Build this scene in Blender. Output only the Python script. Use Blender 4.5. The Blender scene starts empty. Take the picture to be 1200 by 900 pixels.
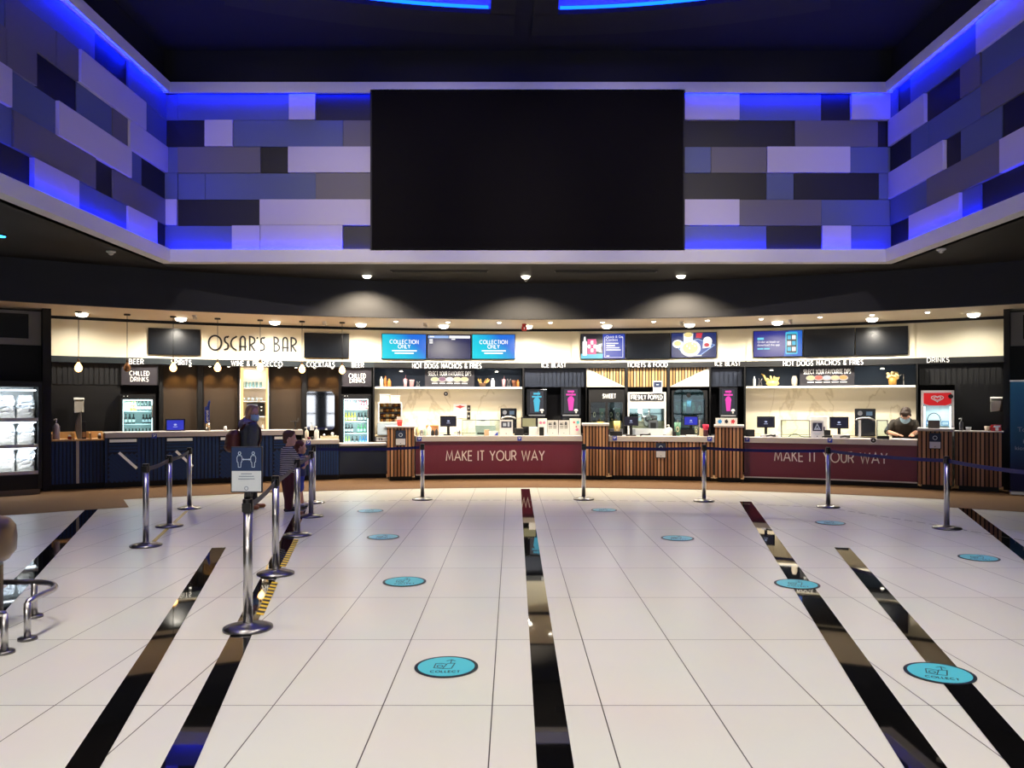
import bpy, bmesh, math, random
from mathutils import Matrix, Vector
PI = math.pi
S = bpy.context.scene
COL = S.collection
random.seed(7)
# ---- survey of the place: eye point at the origin, 1.66 m up; the counters, soffits and
# carpet edge are concentric arcs about (CX, CY)
F, H, HY = 925.0, 1.66, 472.0
CX, CY = 0.4, 1.3
def floor_pt(px, py):
    Y = F*H/(py-HY)
    return ((px-600)*Y/F, Y)
def hit(px, R):
    k = (px-600)/F
    a = 1+k*k; b = -2*(k*CX+CY); c = CX*CX+CY*CY-R*R
    t = (-b+math.sqrt(b*b-4*a*c))/(2*a)
    return math.atan2(k*t-CX, t-CY), t
def zz(py, px, R):
    return H+(HY-py)*hit(px, R)[1]/F
def P(th, r, z=0.0):
    return (CX+r*math.sin(th), CY+r*math.cos(th), z)
# ---- materials
def lin(c):
    return tuple(((v/255)/12.92 if v/255 <= .04045 else ((v/255+.055)/1.055)**2.4) for v in c)
MATS = {}
def mat(name, col=(128,128,128), rough=.5, metal=0.0, emit=None, es=0.0, spec=.5, bump=None, noise=None, coat=0):
    if name in MATS: return MATS[name]
    m = bpy.data.materials.new(name); m.use_nodes = True
    nt = m.node_tree; b = nt.nodes['Principled BSDF']
    b.inputs['Base Color'].default_value = (*lin(col), 1)
    b.inputs['Roughness'].default_value = rough
    b.inputs['Metallic'].default_value = metal
    b.inputs['Specular IOR Level'].default_value = spec
    b.inputs['Coat Weight'].default_value = coat
    if emit is not None:
        b.inputs['Emission Color'].default_value = (*lin(emit), 1)
        b.inputs['Emission Strength'].default_value = es
    if noise:   # (scale, second colour)
        tc = nt.nodes.new('ShaderNodeTexCoord'); n = nt.nodes.new('ShaderNodeTexNoise')
        n.inputs['Scale'].default_value = noise[0]; n.inputs['Detail'].default_value = 4
        mx = nt.nodes.new('ShaderNodeMix'); mx.data_type = 'RGBA'
        mx.inputs['A'].default_value = (*lin(col), 1); mx.inputs['B'].default_value = (*lin(noise[1]), 1)
        nt.links.new(tc.outputs['Object'], n.inputs['Vector'])
        nt.links.new(n.outputs['Fac'], mx.inputs['Factor'])
        nt.links.new(mx.outputs['Result'], b.inputs['Base Color'])
    if bump:    # (scale, strength)
        tc = nt.nodes.new('ShaderNodeTexCoord'); n = nt.nodes.new('ShaderNodeTexNoise')
        n.inputs['Scale'].default_value = bump[0]
        bp = nt.nodes.new('ShaderNodeBump'); bp.inputs['Strength'].default_value = bump[1]; bp.inputs['Distance'].default_value = .01
        nt.links.new(tc.outputs['Object'], n.inputs['Vector'])
        nt.links.new(n.outputs['Fac'], bp.inputs['Height'])
        nt.links.new(bp.outputs['Normal'], b.inputs['Normal'])
    MATS[name] = m
    return m
def glow(name, col, es):
    return mat(name, (0,0,0), .5, emit=col, es=es)
def glass(name='clear_glass', tint=(235,245,243), k=1.0):
    if name in MATS: return MATS[name]
    m = bpy.data.materials.new(name); m.use_nodes = True
    nt = m.node_tree; nt.nodes.clear()
    out = nt.nodes.new('ShaderNodeOutputMaterial'); mx = nt.nodes.new('ShaderNodeMixShader')
    tr = nt.nodes.new('ShaderNodeBsdfTransparent'); gl = nt.nodes.new('ShaderNodeBsdfGlossy')
    fr = nt.nodes.new('ShaderNodeFresnel'); fr.inputs['IOR'].default_value = 1.45
    mu = nt.nodes.new('ShaderNodeMath'); mu.operation = 'MULTIPLY'; mu.inputs[1].default_value = k
    tr.inputs['Color'].default_value = (*lin(tint), 1); gl.inputs['Roughness'].default_value = .02
    nt.links.new(fr.outputs[0], mu.inputs[0]); nt.links.new(mu.outputs[0], mx.inputs[0])
    nt.links.new(tr.outputs[0], mx.inputs[1]); nt.links.new(gl.outputs[0], mx.inputs[2])
    nt.links.new(mx.outputs[0], out.inputs[0])
    MATS[name] = m
    return m
# ---- tags
def tag(o, label=None, cat=None, group=None, kind=None):
    if label: o['label'] = label
    if cat: o['category'] = cat
    if group: o['group'] = group
    if kind: o['kind'] = kind
    return o
XF = {}
def thing(name, label, cat, loc=(0,0,0), rotz=0.0, group=None):
    o = bpy.data.objects.new(name, None); COL.objects.link(o)
    o.empty_display_size = .1
    o.location = loc; o.rotation_euler = (0,0,rotz)
    XF[o.name] = Matrix.Translation(loc) @ Matrix.Rotation(rotz, 4, 'Z')
    return tag(o, label, cat, group)
def kids(o): return list(o.children)
def dup(root, loc, rotz, label, group=None, scale=None):
    r = root.copy(); COL.objects.link(r); r.location = loc; r.rotation_euler = (0,0,rotz)
    r['label'] = label
    if group: r['group'] = group
    if scale: r.scale = scale
    for ch in kids(root):
        c = ch.copy(); COL.objects.link(c); c.parent = r
        for g in kids(ch):
            d = g.copy(); COL.objects.link(d); d.parent = c
    return r
# ---- mesh builder
class MB:
    def __init__(s): s.v=[]; s.f=[]; s.mi=[]; s.sm=[]; s.cur=0
    def add(s, vs, fs, smooth=False):
        n = len(s.v); s.v += [tuple(v) for v in vs]
        for f in fs:
            s.f.append(tuple(i+n for i in f)); s.mi.append(s.cur); s.sm.append(smooth)
        return s
    def use(s, i): s.cur = i; return s
    def hexa(s, p):   # 8 pts: bottom 4 ccw, top 4
        return s.add(p, [(3,2,1,0),(4,5,6,7),(0,1,5,4),(1,2,6,5),(2,3,7,6),(3,0,4,7)])
    def box(s, x0,x1,y0,y1,z0,z1):
        return s.hexa([(x0,y0,z0),(x1,y0,z0),(x1,y1,z0),(x0,y1,z0),(x0,y0,z1),(x1,y0,z1),(x1,y1,z1),(x0,y1,z1)])
    def arcbox(s, t0,t1,r0,r1,z0,z1,n=None):
        n = n or max(1, int(abs(t1-t0)/math.radians(1.5)))
        vs=[]; fs=[]
        for i in range(n+1):
            t = t0+(t1-t0)*i/n
            vs += [P(t,r0,z0),P(t,r1,z0),P(t,r1,z1),P(t,r0,z1)]
        for i in range(n):
            a=4*i; b=a+4
            for k in range(4): fs.append((a+k,a+(k+1)%4,b+(k+1)%4,b+k))
        fs += [(3,2,1,0),(4*n,4*n+1,4*n+2,4*n+3)]
        return s.add(vs,fs)
    def lathe(s, prof, n=20, x=0, y=0, smooth=True, sy=1.0):
        vs=[]; fs=[]
        for r,z in prof:
            for i in range(n):
                a=2*PI*i/n; vs.append((x+r*math.cos(a), y+sy*r*math.sin(a), z))
        for j in range(len(prof)-1):
            for i in range(n):
                fs.append((j*n+i, j*n+(i+1)%n, (j+1)*n+(i+1)%n, (j+1)*n+i))
        s.add(vs,fs,smooth)
        k=len(s.v)-len(vs)
        for j,rev in ((0,True),(len(prof)-1,False)):
            f=[k+j*n+i for i in range(n)]
            s.f.append(tuple(f[::-1] if rev else f)); s.mi.append(s.cur); s.sm.append(False)
        return s
    def cyl(s, x,y,z0,z1,r,r1=None,n=20):
        return s.lathe([(r,z0),(r if r1 is None else r1,z1)],n,x,y)
    def tube(s, pts, r, n=8, closed=False, taper=None):
        pts=[Vector(p) for p in pts]; vs=[]; fs=[]; m=len(pts)
        up=Vector((0,0,1)); prev=None
        for i,p in enumerate(pts):
            if closed: d=(pts[(i+1)%m]-pts[i-1])
            else: d=(pts[min(i+1,m-1)]-pts[max(i-1,0)])
            d.normalize()
            if prev is None:
                a = d.cross(up)
                if a.length<.05: a = d.cross(Vector((1,0,0)))
                a.normalize()
            else:
                a = prev-d*prev.dot(d); a.normalize()
            prev=a; b=d.cross(a)
            rr = r if taper is None else r*taper[i]
            for k in range(n):
                t=2*PI*k/n; vs.append(p+a*(rr*math.cos(t))+b*(rr*math.sin(t)))
        for i in range(m if closed else m-1):
            j=(i+1)%m
            for k in range(n): fs.append((i*n+k,i*n+(k+1)%n,j*n+(k+1)%n,j*n+k))
        if not closed: fs += [tuple(range(n))[::-1], tuple((m-1)*n+k for k in range(n))]
        return s.add(vs,fs,True)
    def prism(s, poly, y0, y1):      # poly in x,z extruded along y
        n=len(poly)
        vs=[(x,y0,z) for x,z in poly]+[(x,y1,z) for x,z in poly]
        return s.add(vs,[tuple(range(n)),tuple(range(2*n-1,n-1,-1))]+[(i,i+n,(i+1)%n+n,(i+1)%n) for i in range(n)])
    def prismz(s, poly, z0, z1):
        n=len(poly)
        vs=[(x,y,z0) for x,y in poly]+[(x,y,z1) for x,y in poly]
        return s.add(vs,[tuple(range(n))[::-1],tuple(range(n,2*n))]+[(i,(i+1)%n,(i+1)%n+n,i+n) for i in range(n)])
    def ball(s, c, r, n=14, m=8):
        rx,ry,rz = r if isinstance(r,tuple) else (r,r,r)
        vs=[]; fs=[]
        for j in range(1,m):
            ph=-PI/2+PI*j/m
            for i in range(n):
                a=2*PI*i/n; vs.append((c[0]+rx*math.cos(ph)*math.cos(a),c[1]+ry*math.cos(ph)*math.sin(a),c[2]+rz*math.sin(ph)))
        b=len(vs); vs += [(c[0],c[1],c[2]-rz),(c[0],c[1],c[2]+rz)]
        for j in range(m-2):
            for i in range(n): fs.append((j*n+i,j*n+(i+1)%n,(j+1)*n+(i+1)%n,(j+1)*n+i))
        for i in range(n):
            fs.append((b,(i+1)%n,i)); fs.append((b+1,(m-2)*n+i,(m-2)*n+(i+1)%n))
        return s.add(vs,fs,True)
    def build(s, name, mats, parent=None, world=False, bev=0, seg=2, bevang=40):
        me=bpy.data.meshes.new(name)
        vs=s.v
        if world and parent is not None:
            p=parent
            while p.name not in XF: p=p.parent
            inv=XF[p.name].inverted(); vs=[tuple(inv @ Vector(v)) for v in vs]
        me.from_pydata(vs,[],s.f)
        for m in (mats if isinstance(mats,(list,tuple)) else [mats]): me.materials.append(m)
        me.polygons.foreach_set('material_index', s.mi)
        me.polygons.foreach_set('use_smooth', s.sm)
        bm=bmesh.new(); bm.from_mesh(me); bmesh.ops.recalc_face_normals(bm, faces=bm.faces); bm.to_mesh(me); bm.free()
        o=bpy.data.objects.new(name,me); COL.objects.link(o)
        if parent is not None: o.parent=parent
        if bev:
            b=o.modifiers.new('bevel','BEVEL'); b.width=bev; b.segments=seg; b.limit_method='ANGLE'; b.angle_limit=math.radians(bevang)
        return o
def struct(name, mb, mats, label=None, **k):
    o=mb.build(name,mats,**k); o['kind']='structure'
    if label: o['label']=label
    return o
def solo(name, label, cat, mb, mats, loc, rotz=0.0, group=None, **k):
    o=mb.build(name,mats,**k); o.location=loc; o.rotation_euler=(0,0,rotz)
    return tag(o,label,cat,group)
def on_arc(name,label,cat,px,R,z,group=None,turn=0.0):
    th,_=hit(px,R)
    return thing(name,label,cat,P(th,R,z),-th+turn,group)
def width(px0,px1,R): return (hit(px1,R)[0]-hit(px0,R)[0])*R
ORD=['first','second','third','fourth','fifth','sixth','seventh','eighth','ninth','tenth','eleventh','twelfth','thirteenth','fourteenth']
def nth(i,n):
    if n>1 and i==0: return 'leftmost'
    if n>1 and i==n-1: return 'rightmost'
    return ORD[i]
# ---- lettering: a geometric stroke alphabet, cap height 1
def ar(cx,cy,rx,ry,a0,a1,n=9):
    return [(cx+rx*math.cos(math.radians(a0+(a1-a0)*i/n)), cy+ry*math.sin(math.radians(a0+(a1-a0)*i/n))) for i in range(n+1)]
GL={
'A':(.84,[[(0,0),(.42,1),(.84,0)],[(.16,.32),(.68,.32)]]),
'B':(.6,[[(0,.53),(.33,.53)]+ar(.33,.765,.22,.235,-90,90)+[(0,1),(0,0),(.34,0)]+ar(.34,.265,.26,.265,-90,90)]),
'C':(.86,[ar(.5,.5,.5,.5,52,308,16)]),
'D':(.74,[[(0,0),(0,1),(.26,1)]+ar(.26,.5,.48,.5,90,-90,12)+[(0,0)]]),
'E':(.5,[[(.5,1),(0,1),(0,0),(.5,0)],[(0,.52),(.46,.52)]]),
'F':(.48,[[(.48,1),(0,1),(0,0)],[(0,.52),(.44,.52)]]),
'G':(.98,[ar(.5,.5,.5,.5,45,360,18)+[(.58,.5)]]),
'H':(.64,[[(0,0),(0,1)],[(.64,0),(.64,1)],[(0,.52),(.64,.52)]]),
'I':(.06,[[(.03,0),(.03,1)]]),
'K':(.58,[[(0,0),(0,1)],[(.56,1),(.02,.48)],[(.16,.6),(.58,0)]]),
'L':(.46,[[(0,1),(0,0),(.46,0)]]),
'M':(.9,[[(0,0),(.13,1),(.45,.15),(.77,1),(.9,0)]]),
'N':(.66,[[(0,0),(0,1),(.66,0),(.66,1)]]),
'O':(1.0,[ar(.5,.5,.5,.5,0,360,22)]),
'P':(.56,[[(0,0),(0,1),(.3,1)]+ar(.3,.73,.26,.27,90,-90)+[(0,.46)]]),
'R':(.58,[[(0,0),(0,1),(.3,1)]+ar(.3,.73,.26,.27,90,-90)+[(0,.46)],[(.3,.46),(.58,0)]]),
'S':(.52,[ar(.27,.755,.225,.245,30,270,9)+ar(.26,.25,.26,.255,85,-150,9)]),
'T':(.56,[[(0,1),(.56,1)],[(.28,1),(.28,0)]]),
'U':(.62,[[(0,1)]+ar(.31,.31,.31,.31,180,360)+[(.62,1)]]),
'V':(.7,[[(0,1),(.35,0),(.7,1)]]),
'W':(1.1,[[(0,1),(.28,0),(.55,.95),(.82,0),(1.1,1)]]),
'X':(.66,[[(0,0),(.66,1)],[(0,1),(.66,0)]]),
'Y':(.68,[[(0,1),(.34,.46),(.68,1)],[(.34,.46),(.34,0)]]),
'&':(.68,[[(.68,0),(.14,.72)]+ar(.32,.8,.2,.2,200,0,8)+ar(.3,.27,.28,.27,100,300,9)+[(.66,.42)]]),
"'":(.06,[[(.03,1),(.03,.75)]]),
' ':(.34,[]),
}
def ribbon(mb, pts, t, mp, d0, d1):
    closed = len(pts)>3 and abs(pts[0][0]-pts[-1][0])<1e-4 and abs(pts[0][1]-pts[-1][1])<1e-4
    p=[Vector((a,b)) for a,b in pts]
    if closed: p=p[:-1]
    n=len(p); L=[]; R=[]
    for i in range(n):
        a=p[i-1] if (i>0 or closed) else None
        b=p[(i+1)%n] if (i<n-1 or closed) else None
        d1_=(p[i]-a).normalized() if a is not None else None
        d2_=(b-p[i]).normalized() if b is not None else None
        if d1_ is None: d1_=d2_
        if d2_ is None: d2_=d1_
        nrm=Vector((-(d1_.y+d2_.y),d1_.x+d2_.x))
        if nrm.length<1e-4: nrm=Vector((-d1_.y,d1_.x))
        nrm.normalize()
        c=max(.45,nrm.dot(Vector((-d1_.y,d1_.x))))
        L.append(p[i]+nrm*(t/2/c)); R.append(p[i]-nrm*(t/2/c))
    vs=[]
    for i in range(n):
        vs += [mp(L[i].x,L[i].y,d0),mp(R[i].x,R[i].y,d0),mp(R[i].x,R[i].y,d1),mp(L[i].x,L[i].y,d1)]
    fs=[]
    for i in range(n if closed else n-1):
        a=4*i; b=4*((i+1)%n)
        for k in range(4): fs.append((a+k,a+(k+1)%4,b+(k+1)%4,b+k))
    if not closed: fs += [(3,2,1,0),tuple(4*(n-1)+k for k in range(4))]
    mb.add(vs,fs)
def text_w(txt, gap):
    return sum(GL[c][0] for c in txt)+gap*(len(txt)-1)
def text(mb, txt, h, mp, thick=.13, gap=.2, d0=0.0, d1=.02, w=None):
    """lettering centred on u=0, baseline v=0, cap height h (w: total width to fit)"""
    W=text_w(txt,gap); sx=(w/(W*h) if w else 1.0); x=-W/2
    for c in txt:
        adv,strokes=GL[c]
        for st in strokes:
            ribbon(mb,[((x+a)*h*sx,b*h) for a,b in st],thick*h,mp,d0,d1)
        x+=adv+gap
def flat_map(x0=0,y0=0,z0=0):      # on a face that looks towards local -y
    return lambda u,v,d: (x0+u,y0-d,z0+v)
def arc_map(th,R,z0):
    return lambda u,v,d: P(th+u/R,R-d,z0+v)
def font_into(mb, body, size, mp, d=.001, align='LEFT'):
    cu=bpy.data.curves.new('lettering','FONT'); cu.body=body; cu.size=size; cu.align_x=align
    o=bpy.data.objects.new('lettering',cu); COL.objects.link(o)
    dg=bpy.context.evaluated_depsgraph_get(); me=bpy.data.meshes.new_from_object(o.evaluated_get(dg))
    mb.add([mp(v.co.x,v.co.y,d) for v in me.vertices],[tuple(p.vertices) for p in me.polygons])
    bpy.data.objects.remove(o); bpy.data.curves.remove(cu); bpy.data.meshes.remove(me)
def disc(n, rx, ry, cx=0, cy=0): return [(cx+rx*math.cos(2*PI*i/n),cy+ry*math.sin(2*PI*i/n)) for i in range(n)]
def rrect(x0,x1,z0,z1,r,n=6):
    o=[]
    for cx,cz,a in ((x1-r,z1-r,0),(x0+r,z1-r,90),(x0+r,z0+r,180),(x1-r,z0+r,270)):
        o+=[(cx+r*math.cos(math.radians(a+90*i/n)),cz+r*math.sin(math.radians(a+90*i/n))) for i in range(n+1)]
    return o
def light(kind, loc, energy, col=(255,255,255), parent=None, size=.05, spot=None, blend=.5, rot=None, sizey=None, spread=None):
    l=bpy.data.lights.new(kind.lower()+'_lamp',kind); l.energy=energy; l.color=lin(col)
    if kind=='AREA':
        l.size=size
        if sizey: l.shape='RECTANGLE'; l.size_y=sizey
        if spread: l.spread=spread
    else: l.shadow_soft_size=size
    if kind=='SPOT': l.spot_size=math.radians(spot); l.spot_blend=blend
    o=bpy.data.objects.new(kind.lower()+'_lamp',l); COL.objects.link(o); o.location=loc
    if rot: o.rotation_euler=rot
    if parent is not None: o.parent=parent
    return o
# =========================== the room ===========================
M_dark=mat('dark_paint',(30,31,40),.7)
M_ceil=mat('dark_ceiling_paint',(17,15,14),.7)
M_navyceil=mat('navy_ceiling_paint',(16,17,38),.8)
M_fascia=mat('fascia_paint',(42,44,54),.75)
M_white=mat('white_trim_paint',(236,234,238),.5)
M_cream=mat('cream_band_paint',(240,232,205),.45)
M_soffit=mat('soffit_paint',(226,212,188),.6)
M_black=mat('black_paint',(9,9,11),.5)
M_blk_gloss=mat('black_gloss',(8,8,10),.12)
M_screen_off=mat('switched_off_screen',(13,17,24),.25)
M_steel=mat('brushed_steel',(200,198,198),.3,1.0)
M_chrome=mat('chrome',(215,215,220),.1,1.0)
M_plastic_w=mat('white_plastic',(232,232,230),.4)
M_paper=mat('white_paper',(236,238,242),.7)
M_navy=mat('navy_print',(24,44,92),.5)
M_wood_l=mat('light_wood',(216,180,128),.5,noise=(9,(196,156,104)))

# floor tiles: 0.6 x 1.2 m polished porcelain with dark joints
def tile_material():
    m=bpy.data.materials.new('porcelain_tiles'); m.use_nodes=True; nt=m.node_tree; b=nt.nodes['Principled BSDF']
    tc=nt.nodes.new('ShaderNodeTexCoord'); mp=nt.nodes.new('ShaderNodeMapping')
    mp.inputs['Location'].default_value=(.108,-.73+.0,0)
    br=nt.nodes.new('ShaderNodeTexBrick'); br.offset=0; br.squash=1
    br.inputs['Scale'].default_value=1; br.inputs['Brick Width'].default_value=.6; br.inputs['Row Height'].default_value=1.2
    br.inputs['Mortar Size'].default_value=.0034; br.inputs['Mortar Smooth'].default_value=.1; br.inputs['Bias'].default_value=0
    c=(213,213,203)
    br.inputs['Color1'].default_value=(*lin(c),1); br.inputs['Color2'].default_value=(*lin((207,207,197)),1)
    br.inputs['Mortar'].default_value=(*lin((60,54,50)),1)
    nz=nt.nodes.new('ShaderNodeTexNoise'); nz.inputs['Scale'].default_value=1.3; nz.inputs['Detail'].default_value=6
    mx=nt.nodes.new('ShaderNodeMix'); mx.data_type='RGBA'; mx.blend_type='MULTIPLY'; mx.inputs['Factor'].default_value=.12
    nt.links.new(tc.outputs['Object'],mp.inputs['Vector']); nt.links.new(mp.outputs[0],br.inputs['Vector'])
    nt.links.new(tc.outputs['Object'],nz.inputs['Vector'])
    nt.links.new(br.outputs['Color'],mx.inputs['A']); nt.links.new(nz.outputs['Color'],mx.inputs['B'])
    nt.links.new(mx.outputs['Result'],b.inputs['Base Color'])
    b.inputs['Roughness'].default_value=.3; b.inputs['Specular IOR Level'].default_value=.4
    return m
M_tile=tile_material()
M_carpet=mat('brown_carpet',(112,80,44),.95,noise=(60,(84,58,32)),bump=(300,.5))
M_granite=mat('black_polished_granite',(10,10,11),.025,spec=.6)

WX0,WX1,WY0,WY1=-11.0,11.4,-9.0,19.9
b=MB()
SEG=60
S1t=math.radians(-30.5); S7t=math.radians(29.6)     # angles where the outer inlay strips meet the carpet edge
b.add([(WX0,WY0,0),(WX1,WY0,0),(WX1,WY1,0),(WX0,WY1,0)],[(0,1,2,3)])
struct('floor',b,M_tile,'pale porcelain tiled foyer floor')
b=MB()
def edge_r(t): return 14.1 if S1t<t<S7t else 12.95
ts=[math.radians(-62+124*i/124) for i in range(125)]
for i in range(124):
    t0,t1=ts[i],ts[i+1]; r=edge_r((t0+t1)/2)
    b.add([P(t0,r,.004),P(t1,r,.004),P(t1,18.25,.004),P(t0,18.25,.004)],[(0,1,2,3)])
struct('floor_walkway',b,M_carpet,'brown carpet walkway along the counters')

def strip(i, a, c, w, label):
    a=Vector(a); c=Vector(c); d=(c-a).normalized(); n=Vector((-d.y,d.x))*(w/2)
    b=MB(); b.add([(*(a+n),.003),(*(a-n),.003),(*(c-n),.003),(*(c+n),.003)],[(0,1,2,3)])
    struct('trim_%d'%i,b,M_granite,label)
def ext(x,y,k,yn): return (x+k*(yn-y),yn)
strip(1,(-6.97,13.35),ext(-6.97,13.35,-.402,0.5),.175,'leftmost black granite floor inlay')
strip(2,(-3.353,9.03),ext(-3.353,9.03,-.2575,0.0),.153,'black granite floor inlay left of the queue')
strip(3,(-3.47,13.25),ext(-3.47,13.25,-.2018,0.0),.15,'black granite floor inlay under the queue posts')
strip(4,(.256,15.2),(.18,0.0),.168,'central black granite floor inlay')
strip(5,(3.915,13.24),ext(3.915,13.24,.2108,0.0),.19,'black granite floor inlay right of centre')
strip(6,(3.775,9.03),ext(3.775,9.03,.2618,0.0),.165,'short black granite floor inlay at the right')
strip(7,(7.49,13.35),ext(7.49,13.35,.398,0.5),.18,'rightmost black granite floor inlay')

# low dark ceiling around the tall recess, and the upper ceiling
BX0,BX1,BY=-6.22,6.78,14.1
ZL,ZU=4.16,7.95
b=MB()
for x0,x1,y0,y1 in ((WX0,BX0,WY0,BY),(BX1,WX1,WY0,BY),(WX0,WX1,BY,WY1)): b.box(x0,x1,y0,y1,ZL,ZL+.08)
struct('ceiling_low',b,M_ceil,'low dark ceiling round the tall recess')
b=MB(); b.box(BX0-.2,BX1+.2,WY0,BY+.2,ZU+.6,ZU+.7); 
struct('ceiling_upper',b,M_navyceil)
# upper ceiling skin with two arc shaped openings
Rf,Rb=11.4,8.2
def sector(t0,t1,r0,r1,n=14):
    return [P(t0+(t1-t0)*i/n,r1)[:2] for i in range(n+1)]+[P(t1+(t0-t1)*i/n,r0)[:2] for i in range(n+1)]
tL=(math.radians(-21.9),math.radians(-3.75)); tR=(math.radians(1.7),math.radians(20.5))
b=MB()
def skin(t0,t1,r0,r1):
    n=max(1,int((t1-t0)/.05)); 
    for i in range(n):
        a=t0+(t1-t0)*i/n; c=t0+(t1-t0)*(i+1)/n
        b.add([P(a,r0,ZU),P(c,r0,ZU),P(c,r1,ZU),P(a,r1,ZU)],[(0,1,2,3)])
skin(-1.0,1.0,Rf,17.5); skin(-PI,PI,0.01,Rb)
skin(-1.0,tL[0],Rb,Rf); skin(tL[1],tR[0],Rb,Rf); skin(tR[1],1.0,Rb,Rf)
b2=MB(); b2.v=[]; 
# clip to the recess footprint
import bmesh as _bm
bm=_bm.new(); vs=[bm.verts.new(v) for v in b.v]; 
for f in b.f: 
    try: bm.faces.new([vs[i] for i in f])
    except ValueError: pass
for co,no in (((BX0-.1,0,0),(-1,0,0)),((BX1+.1,0,0),(1,0,0)),((0,BY+.1,0),(0,1,0)),((0,WY0,0),(0,-1,0))):
    _bm.ops.bisect_plane(bm,geom=list(bm.verts)+list(bm.edges)+list(bm.faces),plane_co=co,plane_no=no,clear_outer=True)
me=bpy.data.meshes.new('ceiling'); bm.to_mesh(me); bm.free(); me.materials.append(M_navyceil)
o=bpy.data.objects.new('ceiling',me); COL.objects.link(o); o['kind']='structure'

# walls of the tall recess, clad with boards of four tones at stepped depths
tones=[mat('board_pale',(205,198,212),.55),mat('board_grey',(110,107,107),.55),mat('board_slate',(92,104,138),.55),mat('board_black',(8,8,11),.5)]
RY=[112,142.5,173.5,204,235,265.5,296]
RZ=[H+(HY-y)*BY/F for y in RY]
bk=[ # rows, back wall, px edges
 [(190,210,'B'),(210,340,'B'),(340,371,'L'),(371,437,'D')],
 [(190,242,'D'),(242,275,'L'),(275,403,'B'),(403,437,'G')],
 [(190,210,'B'),(210,307,'G'),(307,339,'D'),(339,437,'L')],
 [(190,210,'B'),(210,242,'B'),(242,371,'B'),(371,437,'G')],
 [(190,210,'L'),(210,306,'D'),(306,437,'L')],
 [(190,274,'B'),(274,307,'L'),(307,403,'L'),(403,437,'D')]]
bkR=[
 [(799,865,'L'),(865,961,'B'),(961,995,'D'),(995,1050,'L')],
 [(799,930,'D'),(930,1027,'G'),(1027,1050,'D')],
 [(799,832,'B'),(832,897,'G'),(897,994,'L'),(994,1050,'B')],
 [(799,897,'D'),(897,929,'B'),(929,1028,'D'),(1028,1050,'B')],
 [(799,865,'L'),(865,961,'G'),(961,1050,'B')],
 [(799,897,'B'),(897,961,'D'),(961,995,'L'),(995,1050,'B')]]
sl=[
 [(0,107,'B'),(107,145,'D'),(145,192,'B')],
 [(0,60,'G'),(60,86,'G'),(86,164,'L'),(164,192,'B')],
 [(0,36,'G'),(36,85,'D'),(85,127,'B'),(127,145,'G'),(145,192,'L')],
 [(-40,5,'L'),(5,60,'B'),(60,147,'L'),(147,162,'B'),(162,192,'D')],
 [(-40,8,'B'),(8,106,'G'),(106,127,'D'),(127,192,'G')],
 [(-40,31,'D'),(31,85,'L'),(85,143,'B'),(143,178,'L'),(178,192,'D')]]
sr=[
 [(1047,1056,'B'),(1056,1071,'D'),(1071,1151,'B'),(1151,1210,'L')],
 [(1047,1090,'L'),(1090,1131,'D'),(1131,1155,'G'),(1155,1210,'B')],
 [(1047,1072,'D'),(1072,1092,'B'),(1092,1155,'B'),(1155,1210,'G')],
 [(1047,1112,'L'),(1112,1130,'D'),(1130,1179,'B'),(1179,1230,'D')],
 [(1047,1092,'B'),(1092,1179,'G'),(1179,1230,'L')],
 [(1047,1072,'D'),(1072,1132,'L'),(1132,1154,'B'),(1154,1230,'D')]]
TI={'L':0,'G':1,'B':2,'D':3}; DEP={'L':.10,'G':.075,'B':.06,'D':.045}
rng=random.Random(3)
bb,bl,brt=MB(),MB(),MB()
for i in range(6):
    z1,z0=RZ[i]-.004,RZ[i+1]+.004
    for rowset in (bk,bkR):
        for a,c,t in rowset[i]:
            x0=max(BX0,(a-600)*BY/F)+.004; x1=min(BX1,(c-600)*BY/F)-.004
            d=DEP[t]+rng.uniform(-.012,.012); bb.use(TI[t]).box(x0,x1,BY-d,BY,z0,z1)
    def side(rowset,mb,X,sgn,seedc):
        row=rowset[i]
        Ys=[(t, X*F/((a-600) or 1), X*F/((c-600) or 1)) for a,c,t in row]
        for t,ya,yb in Ys:
            y0,y1=min(ya,yb)+.004,min(max(ya,yb),BY)-.004
            d=DEP[t]+rng.uniform(-.012,.012)
            mb.use(TI[t]).box(X if sgn>0 else X-d, X+d if sgn>0 else X, y0,y1,z0,z1)
        near=min(min(y) for _,*y in Ys); seq='LGBDBGL'; k=rng.randrange(7)
        while near>-8:     # the cladding carries on towards the entrance
            wdt=rng.choice((.5,1.0,1.5,2.0)); t=seq[k%7]; k+=1; d=DEP[t]+rng.uniform(-.012,.012)
            mb.use(TI[t]).box(X if sgn>0 else X-d, X+d if sgn>0 else X, near-wdt+.004,near-.004,z0,z1); near-=wdt
    side(sl,bl,BX0,1,i); side(sr,brt,BX1,-1,i)
w=MB(); w.box(BX0-.15,BX1+.15,BY,BY+.12,ZL,ZU+.6); wb=struct('wall_back_upper',w,M_dark); 
bb.build('board_cladding',tones,wb)
w=MB(); w.box(BX0-.15,BX0,WY0,BY,ZL,ZU+.6); o=struct('wall_left_upper',w,M_dark); bl.build('board_cladding',tones,o)
w=MB(); w.box(BX1,BX1+.15,WY0,BY,ZL,ZU+.6); o=struct('wall_right_upper',w,M_dark); brt.build('board_cladding',tones,o)
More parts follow.
